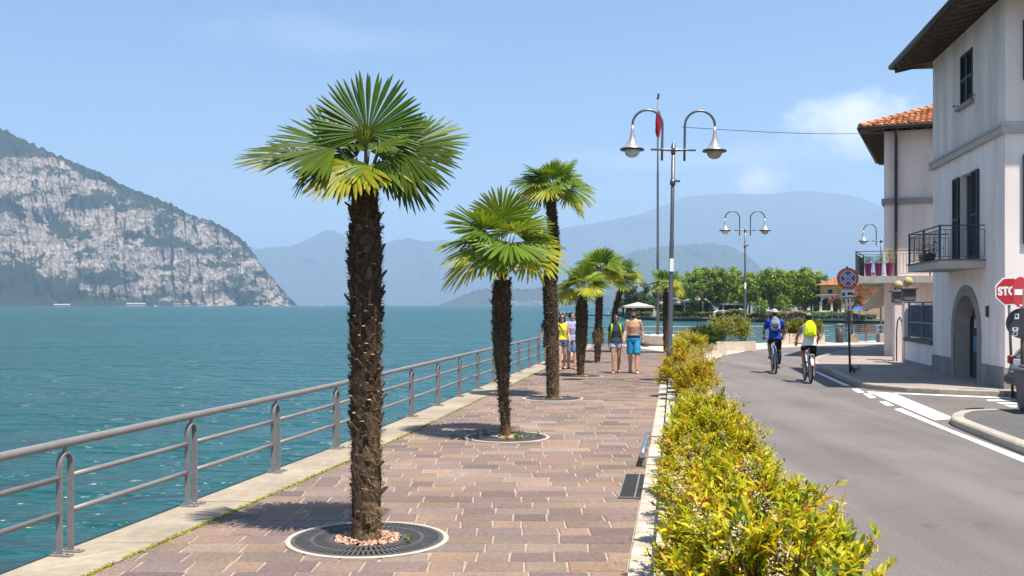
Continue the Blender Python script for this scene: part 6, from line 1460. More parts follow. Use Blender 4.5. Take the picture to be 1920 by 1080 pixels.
for px, Y, lab in ((1516, 181.5, 'yellowish stone post on the far quay above the green helmet'), (1388, 196, 'pale stone post beside the rounded yellow bush')):
    mb = MB(); mb.lathe([(.28, 0), (.26, 1.4), (.34, 1.45), (.34, 1.6), (0, 1.75)], n=10); tag(mb.build('stone_post', mat('post_stone', (.5, .42, .26, 1), .9), loc=(far(px, Y), Y, GZ + .1)), lab, 'post', 'stone posts on the far quay')
t = thing('parasol', 'blue parasol on the far quay beside the sign post', 'parasol', (far(1612, 176), 176, GZ)); mb = MB(); mb.lathe([(1.75, 1.65), (1.2, 1.95), (.1, 2.25), (0, 2.27)], n=8, sm=False); mb.build('canopy', fab('blue_cloth', (.02, .14, .42, 1)), t); mb = MB(); mb.tube([(0, 0, 0), (0, 0, 2.2)], .04, 6); mb.build('pole', M['trim'], t)
# oleander in red flower by the near rail
t = thing('flowering_tree', 'oleander in red flower behind the no stopping sign', 'tree', (18.15, 55.6, .012)); rg = random.Random(17); lf = MB(); fl = MB(); tb = MB()
tb.tube([(0, 0, 0), (.02, 0, .9), (-.03, 0, 1.75)], [.055, .045, .04], 8)
for k in range(7):
    a = k * .9; e = Vector((math.cos(a) * .8, math.sin(a) * .5, 2.5 + .3 * math.sin(a * 2))); tb.tube([(-.03, 0, 1.7), (e.x * .5, e.y * .5, 2.2), e], [.03, .022, .01], 5)
for _ in range(90):
    c = Vector((rg.uniform(-1.2, 1.2), rg.uniform(-.8, .8), rg.uniform(1.75, 3.15)));
    if ((c.x / 1.25) ** 2 + (c.y / .85) ** 2 + ((c.z - 2.4) / .8) ** 2) > 1: continue
    red = rg.random() < .42
    for k in range(26):
        p = c + Vector((rg.gauss(0, .14), rg.gauss(0, .14), rg.gauss(0, .12))); g = rg.uniform(.6, 1.3); cc = rg.choice(((.08, .12, .02), (.13, .17, .03), (.05, .08, .02), (.20, .14, .03)))
        leaflet(lf, p, (rg.uniform(-1, 1), rg.uniform(-1, 1), rg.uniform(-.5, .8)), (0, 0, 1), .16, .05, (cc[0] * g, cc[1] * g, cc[2] * g, 1), .2, True)
    if red:
        for k in range(12):
            p = c + Vector((rg.gauss(0, .10), rg.gauss(0, .10) - .1, rg.gauss(0, .09))); g = rg.uniform(.7, 1.2); leaflet(fl, p, (rg.uniform(-1, 1), -.3, rg.uniform(-1, 1)), (0, -1, .3), .10, .09, (.46 * g, .035 * g, .045 * g, 1), 0, True)
lf.build('foliage', M['leaf'], t); fl.build('blossom', pet, t)['kind'] = 'stuff'; tb.build('trunk', M['bark'], t)
mb = MB(); mb.tube([(0, 0, 0), (0, 0, 1.9)], .028, 8); tag(mb.build('stake', M['iron'], loc=(17.82, 55.5, .012)), 'thin dark stake beside the oleander trunk', 'stake')
# tiny sails and boats far out, houses at the foot of the hills
for px, Y, lab, h in ((292, 2300, 'tiny white boat below the cliff, left of the white lakeside building', 3), (603, 3300, 'tiny white sail just left of the front palm trunk', 9), (586, 3600, 'tiny white boat left of the tiny sail', 4)):
    t = thing('boat', lab, 'boat', (far(px, Y), Y, WATER), .3, 'tiny boats far out on the lake'); mb = MB(); mb.prism([(-3, -1), (2, -1), (4.2, 0), (2, 1), (-3, 1)], -.2, 1.1); mb.build('hull', M['white'], t)
    mb = MB(); mb.prism([(-2.4, -.06), (.2, -.06), (.2, .06), (-2.4, .06)], 1.3, 2.4) if h < 6 else mb.poly([(-2.6, 0, 1.4), (.2, 0, 1.4), (.1, 0, h), (-.4, .25, h * .5)]); mb.build('cabin' if h < 6 else 'sail', M['white'], t)
rg = random.Random(33); FARW = mat('far_plaster', (.42, .37, .33, 1), .9)
for px, Y, w_, h, lab in ((258, 2960, 26, 7, 'long white lakeside building at the foot of the cliff'), (120, 2900, 22, 4, 'low pale building far left on the cliff shore'), (335, 3080, 10, 6, 'small white house right of the long lakeside building'), (352, 3100, 9, 7, 'pinkish house on the cliff shore'), (378, 3140, 9, 7, 'pale house on the cliff shore among its neighbours')):
    t = thing('lakeside_house', lab, 'house', (far(px, Y), Y - 10, WATER), 0, 'houses along the cliff shore'); mb = MB(); mb.box((0, 0, h / 2), (w_ * 2, 9, h)); mb.build('wall', FARW, t)
    mb = MB(); mb.poly([(-w_ - 1, -5.5, h), (w_ + 1, -5.5, h), (w_ + 1, 0, h + 2.2), (-w_ - 1, 0, h + 2.2)]); mb.poly([(w_ + 1, 5.5, h), (-w_ - 1, 5.5, h), (-w_ - 1, 0, h + 2.2), (w_ + 1, 0, h + 2.2)]); mb.build('roof', M['trim_light'] if w_ > 15 else mat('far_roof', (.34, .18, .11, 1)), t)
    mb = MB(); nW = int(w_ / 2.2)
    for k in range(nW): mb.box((-w_ + 2 + (2 * w_ - 4) * k / max(1, nW - 1), -4.55, h * .5), (1.6, .2, h * .45))
    mb.build('windows', M['dark'], t)['kind'] = 'stuff'
t = MB()
for i in range(46):
    px = 960 + i * 2.0 + rg.uniform(-6, 6); Y = 5450 + rg.uniform(0, 60); s = rg.uniform(3, 7); hh = rg.uniform(5, 9); t.box((far(px, Y), Y - 60, WATER + 2 + hh / 2 + rg.uniform(0, 18)), (s * 2, 10, hh))
o = t.build('distant_village', mat('village_walls', (.40, .34, .29, 1), .9, .4, .02, world=True)); struct(o, 'stuff', 'pale houses of a distant village at the foot of the headland'); o['category'] = 'village'
# ------------------------------------------------------------------ people and bicycles
def V(*a): return Vector(a)
def hand(mb, w_, d, palm_n, curl=.5, side=1, k=1.0):
    """palm, four unequal curled fingers and a thumb leaving the side of the palm"""
    d = d.normalized(); n = (palm_n - d * palm_n.dot(d)).normalized(); s = d.cross(n) * side
    c = w_ + d * .05 * k
    mb.tube([w_, w_ + d * .03 * k, w_ + d * .085 * k], None, 10, ell=[(.026 * k, .020 * k), (.038 * k, .018 * k), (.041 * k, .014 * k)], lat=s)
    for i, (o, l) in enumerate(((-.030, .062), (-.010, .074), (.011, .070), (.031, .055))):
        p = w_ + d * .082 * k + s * o * k; dirs = d; pts = [p]
        for j in range(3):
            a = curl * (.5 + .55 * j); dirs = (d * math.cos(a) + n * math.sin(a)); pts.append(pts[-1] + dirs * l * k * (.45, .32, .23)[j])
        mb.tube(pts, [.0092 * k, .0088 * k, .0080 * k, .0068 * k], 7)
    p = w_ + d * .022 * k - s * .028 * k; q = p + (d * .7 - s * .75 + n * .3).normalized() * .04 * k
    mb.tube([p, q, q + (d * .95 - s * .15 + n * .5 * curl).normalized() * .038 * k], [.013 * k, .0105 * k, .008 * k], 7)
def foot(mb, ank, toe, k=1.0):
    d = (toe - ank); d.z = 0; d.normalize(); g = toe.z
    mb.tube([ank + V(0, 0, -.0), ank - d * .035 + V(0, 0, -.035)], [.042 * k, .036 * k], 10)
    b = V(ank.x, ank.y, g)
    mb.tube([b - d * .06 + V(0, 0, .032), b + V(0, 0, .04), b + d * .07 + V(0, 0, .035), b + d * .14 + V(0, 0, .024), b + d * .19 + V(0, 0, .016)], None, 10, ell=[(.028 * k, .026), (.036 * k, .036), (.042 * k, .03), (.046 * k, .02), (.030 * k, .012)], lat=d.cross(V(0, 0, 1)))
def head_shape(mb, c, fwd, up, k=1.0):
    """skull, jaw, nose, ears and neck joint; c = centre of the head"""
    f = fwd.normalized(); u = (up - f * up.dot(f)).normalized(); s = f.cross(u)
    T = Matrix(((s.x, f.x, u.x, c.x), (s.y, f.y, u.y, c.y), (s.z, f.z, u.z, c.z), (0, 0, 0, 1)))
    mb.ball(None, (.074 * k, .094 * k, .092 * k), 16, 12, T @ Matrix.Translation((0, -.008, .028)))
    mb.ball(None, (.060 * k, .070 * k, .075 * k), 14, 10, T @ Matrix.Translation((0, .022, -.045)))
    mb.ball(None, (.028 * k, .026 * k, .022 * k), 10, 8, T @ Matrix.Translation((0, .073, -.095)))
    mb.tube([T @ V(0, .088, .020), T @ V(0, .106, -.018), T @ V(0, .090, -.030)], [.008, .014, .012], 8)
    for q in (-1, 1): mb.ball(None, (.010, .018, .030), 8, 6, T @ Matrix.Translation((q * .076, -.006, -.008)))
    return T
LIMB = dict(ua=(.050, .045, .039), fa=(.040, .044, .029), th=(.090, .082, .063), sh=(.062, .064, .040))
def person(name, label, loc, rz, J, skin, fem=False, k=1.0, group=None, curl=(.5, .5), shoes=None):
    """J: joints of the posed skeleton, facing -Y; one continuous body"""
    t = thing(name, label, 'person', loc, rz, group); t.scale = (k, k, k); mb = MB(); m = .88 if fem else 1.0
    sp = J['spine']                                  # pelvis, waist, chest, shoulder line, neck base
    lat = (J['shL'] - J['shR']).normalized()
    mb.tube([sp[0] - V(0, 0, .07), sp[0], sp[1], sp[2], sp[3] - (sp[3] - sp[2]) * .15, sp[3].lerp(sp[4], .35), sp[3].lerp(sp[4], .75), sp[4]], None, 20, ell=[(.10, .085), (.165 if not fem else .172, .115), (.140 * (m * .98), .092 * m), (.170 * m, .112 * m), (.165 * m, .092 * m), (.138 * m, .074 * m), (.092 * m, .062 * m), (.062, .055)], lat=lat)
    mb.tube([sp[4] - (sp[4] - sp[3]) * .3, J['neck'], J['head'] - V(0, 0, .03)], [.062 * m, .054 * m, .050 * m], 12)
    for S_ in 'LR':
        sh, el, wr = J['sh' + S_], J['el' + S_], J['wr' + S_]; a = LIMB['ua']; f = LIMB['fa']
        s2 = sh.lerp(el, .10).lerp(sp[3], .10); mb.ball(None, (.056 * m, .056 * m, .060 * m), 12, 8, Matrix.Translation(s2)); mb.tube([sh.lerp(sp[3], .5) - V(0, 0, .02), s2.lerp(sh, .35), s2.lerp(el, .2), s2.lerp(el, .5), el], [.060 * m, .056 * m, .057 * m, .048 * m, a[2] * m], 12); mb.ball(None, a[2] * m, 8, 6, Matrix.Translation(el))
        mb.tube([el, el.lerp(wr, .3), wr], [f[0] * m, f[1] * m, f[2] * m * .92], 10)
        hand(mb, wr, J.get('hd' + S_, wr - el), J.get('pn' + S_, -lat if S_ == 'L' else lat), curl[0 if S_ == 'L' else 1], 1 if S_ == 'L' else -1)
        h, kn, an = J['hp' + S_], J['kn' + S_], J['an' + S_]; a = LIMB['th']; f = LIMB['sh']
        mb.tube([h.lerp(sp[0], .25) + V(0, 0, .03), h, h.lerp(kn, .5), kn], [.094, a[0], a[1] * m, a[2] * m], 12); mb.ball(None, a[2] * m, 10, 8, Matrix.Translation(kn))
        cv = (kn - h).cross(lat); cv = cv.normalized() * .012 * (1 if cv.y > 0 else -1)
        mb.tube([kn, kn.lerp(an, .3) + cv, kn.lerp(an, .65) + cv * .4, an], [f[0] * m, f[1] * m, .052 * m, f[2]], 12); foot(mb, an, J['to' + S_])
    T = head_shape(mb, J['head'], J.get('look', V(0, -1, 0)), J.get('hup', V(0, 0, 1)))
    voxel(mb, 'body', skin, t, .010, 4); t['_T'] = [v for r in T for v in r]
    del t['_T']
    return t, T
def put(mb, name, mats, parent): return mb.build(name, mats, parent)
def face(t, T, glasses=False, beard=None):
    mb = MB()
    if glasses:
        for q in (-1, 1): mb.ball(None, (.030, .012, .022), 12, 8, T @ Matrix.Translation((q * .034, .088, .015))); mb.tube([T @ V(q * .060, .082, .02), T @ V(q * .080, .0, .015)], .004, 5)
        mb.tube([T @ V(-.01, .1, .02), T @ V(.01, .1, .02)], .004, 5); put(mb, 'sunglasses', M['black'], t)
    else:
        for q in (-1, 1): mb.ball(None, (.012, .007, .008), 8, 6, T @ Matrix.Translation((q * .032, .0885, .014)))
        put(mb, 'eyes', M['hair'], t)
    mb = MB()
    for q in (-1, 1): mb.tube([T @ V(q * .015, .096, .036), T @ V(q * .032, .096, .042), T @ V(q * .052, .082, .034)], .004, 5)
    put(mb, 'eyebrows', M['hair'], t)
    mb = MB(); mb.ball(None, (.022, .009, .008), 10, 6, T @ Matrix.Translation((0, .092, -.060))); put(mb, 'mouth', mat('lips', (.30, .11, .09, 1), .5), t)
    if beard:
        mb = MB(); mb.ball(None, (.066, .076, .058), 14, 10, T @ Matrix.Translation((0, .026, -.066))); mb.ball(None, (.04, .034, .03), 10, 8, T @ Matrix.Translation((0, .068, -.105))); voxel(mb, 'beard', M['hair'], t, .008, 2)
def hair(t, T, kind='short', m=None):
    mb = MB(); mb.ball(None, (.085, .098, .086), 16, 10, T @ Matrix.Translation((0, -.022, .046)))
    for q in (-1, 1): mb.ball(None, (.020, .055, .055), 8, 8, T @ Matrix.Translation((q * .070, -.03, .01)))
    mb.ball(None, (.060, .030, .05), 10, 8, T @ Matrix.Translation((0, -.085, -.03)))
    if kind == 'top': mb.ball(None, (.07, .06, .035), 10, 8, T @ Matrix.Translation((0, .03, .118)))
    if kind == 'long':
        for q in (-1, 1): mb.tube([T @ V(q * .075, -.02, .03), T @ V(q * .088, -.035, -.08), T @ V(q * .075, -.03, -.18)], [.03, .035, .02], 8)
        mb.tube([T @ V(0, -.09, .02), T @ V(0, -.11, -.1), T @ V(0, -.09, -.2)], [.07, .07, .04], 10)
    if kind == 'tail': mb.ball(None, (.035, .05, .04), 8, 8, T @ Matrix.Translation((0, -.13, .03)))
    voxel(mb, 'hair', m or M['hair'], t, .009, 2)
def shirt(t, J, m, fem=False, sleeve=.5, low=0.0, grow=1.0, name='shirt', neck=.85):
    mb = MB(); sp = J['spine']; q = .88 if fem else 1.0; lat = (J['shL'] - J['shR']).normalized(); g = .016 * grow
    mb.tube([sp[0] + (sp[0] - sp[1]).normalized() * low, sp[0].lerp(sp[1], .4), sp[1], sp[2], sp[3] - (sp[3] - sp[2]) * .15, sp[3].lerp(sp[4], .35), sp[3].lerp(sp[4], neck)], None, 20, ell=[(.172 + g, .118 + g), (.165 + g, .112 + g), (.146 * q + g, .098 * q + g), (.170 * q + g, .114 * q + g), (.168 * q + g, .094 * q + g), (.142 * q + g, .076 * q + g), (.086 * q + g, .066 * q + g)], lat=lat)
    for S_ in 'LR':
        sh, el = J['sh' + S_], J['el' + S_]
        if sleeve > 0: s2 = sh.lerp(el, .10).lerp(sp[3], .10); mb.ball(None, .060 * q + g, 12, 8, Matrix.Translation(s2)); mb.tube([sh.lerp(sp[3], .5) - V(0, 0, .02), s2.lerp(sh, .35), s2.lerp(el, .2), s2.lerp(el, sleeve)], [.064 * q + g, .060 * q + g, .061 * q + g, .056 * q + g * 1.1], 12)
        else: mb.tube([sh.lerp(sp[3], .55), sh.lerp(sp[3], .1) + V(0, 0, .008)], [.070 * q, .058 * q + g * .3], 10)
    return voxel(mb, name, m, t, .010, 2)
def shorts(t, J, m, length=.6, fem=False, up=.5, name='shorts', flare=.018):
    mb = MB(); sp = J['spine']; lat = (J['hpL'] - J['hpR']).normalized(); d = (sp[1] - sp[0])
    mb.tube([sp[0] - d.normalized() * .09, sp[0], sp[0] + d * up], None, 20, ell=[(.15, .115), (.184, .133), (.164 if not fem else .160, .115)], lat=lat)
    for S_ in 'LR':
        h, kn = J['hp' + S_], J['kn' + S_]; e = h.lerp(kn, length); mb.tube([h.lerp(sp[0], .3) + V(0, 0, .02), h, h.lerp(kn, length * .5), e], [.10, .102, .094 + flare * .5, .080 + flare], 14)
    return voxel(mb, name, m, t, .010, 2)
def shoe(t, J, m, sandal=False):
    for S_ in 'LR':
        an, to = J['an' + S_], J['to' + S_]; d = to - an; d.z = 0; d.normalize(); b = V(an.x, an.y, to.z); la = d.cross(V(0, 0, 1)); mb = MB()
        if sandal:
            mb.tube([b - d * .075, b, b + d * .1, b + d * .205], None, 12, ell=[(.034, .010), (.040, .011), (.050, .010), (.034, .008)], lat=la)
            for f, h in ((.10, .036), (-.0, .055)): mb.tube([b + d * f + la * .052, b + d * f + la * .035 + V(0, 0, h), b + d * f - la * .035 + V(0, 0, h), b + d * f - la * .052], .008, 6)
        else: mb.tube([b - d * .085 + V(0, 0, .045), b - d * .06 + V(0, 0, .045), b + V(0, 0, .045), b + d * .08 + V(0, 0, .036), b + d * .16 + V(0, 0, .026), b + d * .215 + V(0, 0, .018)], None, 12, ell=[(.026, .03), (.040, .046), (.046, .050), (.051, .040), (.052, .028), (.03, .014)], lat=la)
        mb.build('sandal' if sandal else 'shoe', m, t)
def walk_joints(fem=False, stride=.16, lead='L', armL=.1, armR=.1, look=(0, -1, 0), sw=1.0):
    s = .88 if fem else 1.0; sg = 1 if lead == 'L' else -1; J = {}
    J['spine'] = [V(0, 0, .93), V(0, .005, 1.08), V(0, -.005, 1.27), V(0, .005, 1.42), V(0, .01, 1.50)]; J['neck'] = V(0, -.002, 1.53); J['head'] = V(0, -.02, 1.645)
    for S_, x in (('L', 1), ('R', -1)):
        f = sg * x; st = stride * f
        J['sh' + S_] = V(x * .185 * s, .0, 1.43); J['el' + S_] = V(x * .235 * s, .03 + armL * f * .6, 1.145); J['wr' + S_] = V(x * .255 * s, -.06 + armL * f * 1.6, .90)
        J['hp' + S_] = V(x * .088, 0, .90); J['kn' + S_] = V(x * .092, -.02 - st * .75 if f > 0 else -.05 - st * .25, .505); J['an' + S_] = V(x * .085, -st * 1.35 if f > 0 else .05 - st * 1.1, .085 if f > 0 else .12); J['to' + S_] = J['an' + S_] + V(x * .02, -.14, 0); J['to' + S_].z = .0 if f > 0 else .02
    J['look'] = V(*look); return J
def placed(px, py, z=0.0): x, y = at(px, py, z); return (x, y, z + .006)
# the walkers come towards the camera
TO_CAM = R(-7)
J = walk_joints(True, .15, 'R', .08); t, T = person('person', 'woman in a yellow top and denim shorts with sunglasses and a shoulder strap', placed(1054, 693), R(4), J, M['skin'], True, .97, 'people strolling along the promenade'); face(t, T, True); hair(t, T, 'long')
shirt(t, J, fab('yellow_cloth', (.60, .55, .05, 1)), True, 0, -.01, 1.2, 'top', .55); shorts(t, J, fab('denim_dark', (.10, .13, .20, 1)), .38, True, .35); shoe(t, J, fab('brown_leather', (.10, .06, .04, 1)), True)
mb = MB(); mb.tube([V(-.10, -.085, 1.455), V(-.02, -.135, 1.30), V(.08, -.125, 1.12), V(.16, -.06, .99), V(.17, .03, .97), V(.06, .125, 1.15), V(-.08, .115, 1.42), V(-.105, .0, 1.475), V(-.10, -.085, 1.455)], .010, 6); mb.build('strap', fab('strap_leather', (.35, .24, .06, 1)), t)
J = walk_joints(False, .15, 'L', .06, look=(.55, -.85, -.05)); t, T = person('person', 'man in a lilac shirt and long denim shorts half hidden by the short palm', placed(1072, 692), R(2), J, M['skin'], False, 1.0, 'people strolling along the promenade'); face(t, T); hair(t, T, 'short')
shirt(t, J, mat('lilac_check', (.36, .33, .52, 1), .9, .35, 22, spec=.1), False, .75, .05, 1.2); shorts(t, J, fab('denim', (.15, .19, .30, 1)), .92); shoe(t, J, fab('brown_leather2', (.07, .045, .035, 1)), True)
J = walk_joints(True, .16, 'R', .07, look=(.1, -1, -.12)); t, T = person('person', 'woman in a dark t-shirt and pale denim shorts with green backpack straps', placed(1155, 700), R(-3), J, M['skin2'], True, .97, 'people strolling along the promenade'); face(t, T, True); hair(t, T, 'tail')
shirt(t, J, fab('charcoal_cloth', (.040, .045, .062, 1)), True, .55, .03, 1.3); shorts(t, J, fab('denim_pale', (.30, .37, .46, 1)), .36, True, .3); shoe(t, J, fab('sandal_brown', (.30, .17, .11, 1)), True); wloc = t
bp = thing('backpack', 'lime green backpack worn by the woman in the dark t-shirt', 'backpack', tuple(t.location), t.rotation_euler.z); bp.scale = t.scale; GRN = fab('lime_cloth', (.20, .52, .04, 1)); mb = MB(); mb.box((0, .20, 1.25), (.26, .15, .40), bev=.05); mb.build('bag', GRN, bp)
for s in (-1, 1):
    mb = MB(); pts = [V(s * .115, .13, 1.40), V(s * .118, .03, 1.495), V(s * .125, -.07, 1.46), V(s * .135, -.128, 1.36), V(s * .15, -.125, 1.22), V(s * .165, -.03, 1.12), V(s * .14, .13, 1.08)]; mb.tube(pts, None, 8, ell=[(.026, .008)] * 7, lat=V(1, 0, 0)); mb.build('strap', GRN, bp)
J = walk_joints(False, .15, 'L', .05, look=(-.12, -1, -.38)); t, T = person('person', 'bare chested man in blue swim shorts looking down as he walks', placed(1188, 700), R(-5), J, M['skin'], False, 1.07, 'people strolling along the promenade', (.6, 1.1)); face(t, T, False, True); hair(t, T, 'top')
SW = mat('swim_blue', (.012, .19, .34, 1), .7, .25, 9); shorts(t, J, SW, .94, False, .25, 'swim_shorts', .024); mb = MB(); mb.tube([V(0, .0, .975), V(0, .002, 1.01), V(0, .004, 1.035)], None, 20, ell=[(.178, .130), (.172, .124), (.165, .116)], lat=V(1, 0, 0)); mb.build('waistband', fab('navy', (.012, .03, .08, 1)), t); shoe(t, J, fab('pale_sandal', (.30, .26, .22, 1)), True)
mb = MB(); mb.tube([V(0, -.012, 1.48), V(0, -.012, 1.44)], .0, 4) if False else None
wr = (Matrix.Translation(t.location) @ Matrix.Rotation(R(-5), 4, 'Z') @ Matrix.Scale(1.07, 4)) @ (J['wrL'] + V(.01, -.03, -.10))
bg_ = thing('flip_flops', 'pair of dark shoes held in the left hand of the bare chested man', 'shoes', tuple(wr))
for s in (-.035, .035):
    mb = MB(); mb.tube([V(s - .05, .05, .01), V(s, 0, -.02), V(s + .06, -.06, -.05), V(s + .10, -.10, -.06)], None, 10, ell=[(.03, .035), (.042, .045), (.045, .035), (.03, .018)], lat=V(.7, .7, 0)); mb.build('shoe', M['black'], bg_)
J = walk_joints(False, .15, 'R', .05); t, T = person('person', 'person almost wholly hidden behind the trunk of the tallest slender palm', (at(1031, 684)[0] - .04, at(1031, 684)[1], .006), R(-2), J, M['skin'], False, .98, 'people strolling along the promenade'); face(t, T); hair(t, T)
shirt(t, J, fab('dark_navy', (.03, .035, .06, 1)), False, .5, .03, 1.0); shorts(t, J, fab('dark_shorts', (.03, .03, .035, 1)), .8); shoe(t, J, M['black'])

def bicycle(label, loc, rz, col, carrier=False, basket=None):
    """rear wheel touches the ground at the origin; rides towards +Y"""
    t = thing('bicycle', label, 'bicycle', loc, rz, 'bicycles on the road'); fm = mat('frame_paint', col, .35, .05, 8, spec=.5, coat=.4); WR = .345; wbx = 1.05
    for y in (0, wbx):
        mb = MB(); n = 40; b = len(mb.v)
        for i in range(n):
            a = 2 * PI * i / n
            for k in range(8): q = 2 * PI * k / 8; r = WR - .024 + .024 * math.cos(q); mb.v.append((.024 * math.sin(q), y + r * math.cos(a), WR + r * math.sin(a)))
        for i in range(n):
            for k in range(8): mb.face([b + i * 8 + k, b + i * 8 + (k + 1) % 8, b + ((i + 1) % n) * 8 + (k + 1) % 8, b + ((i + 1) % n) * 8 + k], sm=True)
        wh = mb.build('wheel', M['rubber'], t); T = Matrix.Translation((0, y, WR)) @ Matrix.Rotation(PI / 2, 4, 'Y')
        mb = MB(); mb.lathe([(.286, -.011), (.298, -.013), (.298, .013), (.286, .011), (.286, -.011)], n=40, M=T); mb.build('rim', M['chrome'], wh)
        mb = MB(); mb.lathe([(.018, -.045), (.02, -.02), (.02, .02), (.018, .045)], n=10, M=T)
        for i in range(24): a = 2 * PI * i / 24; mb.tube([(.03 * (-1) ** i, y, WR), (.0, y + .29 * math.cos(a), WR + .29 * math.sin(a))], .0016, 3, caps=False)
        mb.build('spokes', M['chrome'], wh)
    bb = V(0, .43, .28); st = V(0, .28, .78); ht = V(0, .87, .86); hb = V(0, .91, .70); rx = V(0, 0, WR); fx_ = V(0, wbx, WR)
    mb = MB(); mb.tube([bb, st], .017, 10); mb.tube([bb, hb], .02, 10); mb.tube([st - V(0, -.01, .06), ht - V(0, 0, .03)], .017, 10); mb.tube([ht + V(0, -.005, .02), hb - V(0, -.012, .05)], .021, 10)
    for s in (-1, 1): mb.tube([bb + V(s * .03, -.02, 0), rx + V(s * .065, 0, 0)], .010, 8); mb.tube([st + V(s * .02, 0, -.05), rx + V(s * .065, 0, 0)], .009, 8)
    mb.build('frame', fm, t); mb = MB()
    for s in (-1, 1): mb.tube([hb + V(s * .02, .005, -.06), hb + V(s * .055, .02, -.08), fx_ + V(s * .055, 0, 0)], .014, 8)
    mb.tube([hb + V(-.05, .015, -.07), hb + V(.05, .015, -.07)], .016, 8); mb.build('fork', fm, t)
    mb = MB(); mb.tube([st, st + V(0, -.045, .14)], .014, 8); mb.build('seat_post', M['chrome'], t)
    mb = MB(); c = st + V(0, -.05, .16); mb.tube([c + V(0, -.13, .02), c + V(0, -.08, .01), c + V(0, .02, .0), c + V(0, .14, -.005)], None, 12, ell=[(.05, .018), (.078, .024), (.04, .022), (.018, .016)], lat=V(1, 0, 0)); mb.build('saddle', M['black'], t)
    mb = MB(); hd = ht + V(0, -.01, .12); mb.tube([ht, hd + V(0, .05, 0)], .015, 8); mb.tube([hd + V(-.31, -.02, .03), hd + V(-.12, .05, 0), hd + V(.12, .05, 0), hd + V(.31, -.02, .03)], .012, 8); hbm = mb.build('handlebar', M['black'], t)
    mb = MB(); mb.tube([hd + V(-.31, -.02, .03), hd + V(-.2, .02, .018)], .017, 8); mb.tube([hd + V(.31, -.02, .03), hd + V(.2, .02, .018)], .017, 8)
    for s in (-1, 1): mb.tube([hd + V(s * .22, .03, .01), hd + V(s * .29, .06, -.04)], .007, 5)
    mb.build('grips', M['black'], hbm)
    mb = MB(); mb.lathe([(.085, -.004), (.085, .004)], n=24, M=Matrix.Translation(bb + V(.05, 0, 0)) @ Matrix.Rotation(PI / 2, 4, 'Y'))
    for s, dz in ((1, -.14), (-1, .14)): mb.tube([bb + V(s * .06, 0, 0), bb + V(s * .08, .06, dz)], .010, 6)
    mb.tube([bb + V(-.06, 0, 0), bb + V(.06, 0, 0)], .016, 8); mb.tube([bb + V(.05, .0, .085), rx + V(.05, 0, .03)], .005, 4); mb.tube([bb + V(.05, .0, -.085), rx + V(.05, 0, -.03)], .005, 4); mb.build('crank', M['chrome'], t)
    for s, dz in ((1, -.14), (-1, .14)):
        mb = MB(); p = bb + V(s * .13, .06, dz); mb.box(tuple(p), (.09, .09, .02), bev=.006); mb.build('pedal', M['black'], t)
    mb = MB(); mb.ball(None, (.024, .012, .024), 8, 6, Matrix.Translation((0, .19, .82))); mb.build('rear_reflector', mat('reflector', (.45, .02, .015, 1), .25), t)
    if carrier:
        mb = MB()
        for x in (-.06, 0, .06): mb.tube([(x, -.18, .74), (x, .24, .75)], .006, 5)
        for s in (-1, 1): mb.tube([(s * .07, -.02, WR), (s * .07, -.08, .74)], .006, 5)
        for y in (-.18, .0, .2): mb.tube([(-.07, y, .742), (.07, y, .742)], .006, 5)
        mb.build('carrier', M['chrome'], t)
        mb = MB(); n = 14
        for i in range(n):
            a0, a1 = R(20 + 130 * i / n), R(20 + 130 * (i + 1) / n); r = .372; mb.poly([(-.028, r * -math.cos(a0), WR + r * math.sin(a0)), (.028, r * -math.cos(a0), WR + r * math.sin(a0)), (.028, r * -math.cos(a1), WR + r * math.sin(a1)), (-.028, r * -math.cos(a1), WR + r * math.sin(a1))])
        mb.build('mudguard', M['chrome'], t)
    return t, hd, bb, c
def ride_joints(hd, bb, sad, fem=False, lean=.30):
    """seated rider in bicycle space riding towards +Y, built facing -Y and turned by the caller: here the joints are written in rider space (-Y forward)"""
    f = lambda p: V(-p.x, -p.y, p.z); s = .88 if fem else 1.0; J = {}; h = f(sad) + V(0, .02, .10)
    d = V(0, -math.sin(lean), math.cos(lean)); J['spine'] = [h, h + d * .16, h + d * .35 + V(0, -.005, 0), h + d * .50, h + d * .575]; J['neck'] = h + d * .61; J['head'] = h + d * .655 + V(0, -.05, .075)
    J['look'] = V(0, -1, -.12)
    for S_, x in (('L', 1), ('R', -1)):
        J['sh' + S_] = h + d * .50 + V(x * .185 * s, -.01, .0); g = f(hd) + V(x * .27, .0, .03); J['wr' + S_] = g + V(x * -.0, .075, .055); mid = J['sh' + S_].lerp(J['wr' + S_], .52); J['el' + S_] = mid + V(x * .075, .06, -.06); J['hd' + S_] = (g - J['wr' + S_]); J['pn' + S_] = V(0, .3, -1)
        # rider's left foot is the bicycle's -X side, pedal up
        up = (x == 1); pz = bb.z + (.14 if up else -.14); p = V(x * .13, -bb.y - .06, pz)
        J['hp' + S_] = h + V(x * .09, 0, -.03); J['an' + S_] = p + V(-x * .01, .07, .09); J['to' + S_] = p + V(0, -.06, .012)
        a, b = J['hp' + S_], J['an' + S_]; D = b - a; L_ = D.length; up_, lo = .435, .425; cc = min(1, (L_ ** 2 + up_ ** 2 - lo ** 2) / (2 * L_ * up_)); ang = math.acos(cc); e = D.normalized(); perp = V(0, -1, 0) - e * e.dot(V(0, -1, 0)); perp.normalize()
        J['kn' + S_] = a + e * up_ * math.cos(ang) + perp * up_ * math.sin(ang) + V(x * .03, 0, 0)
    return J
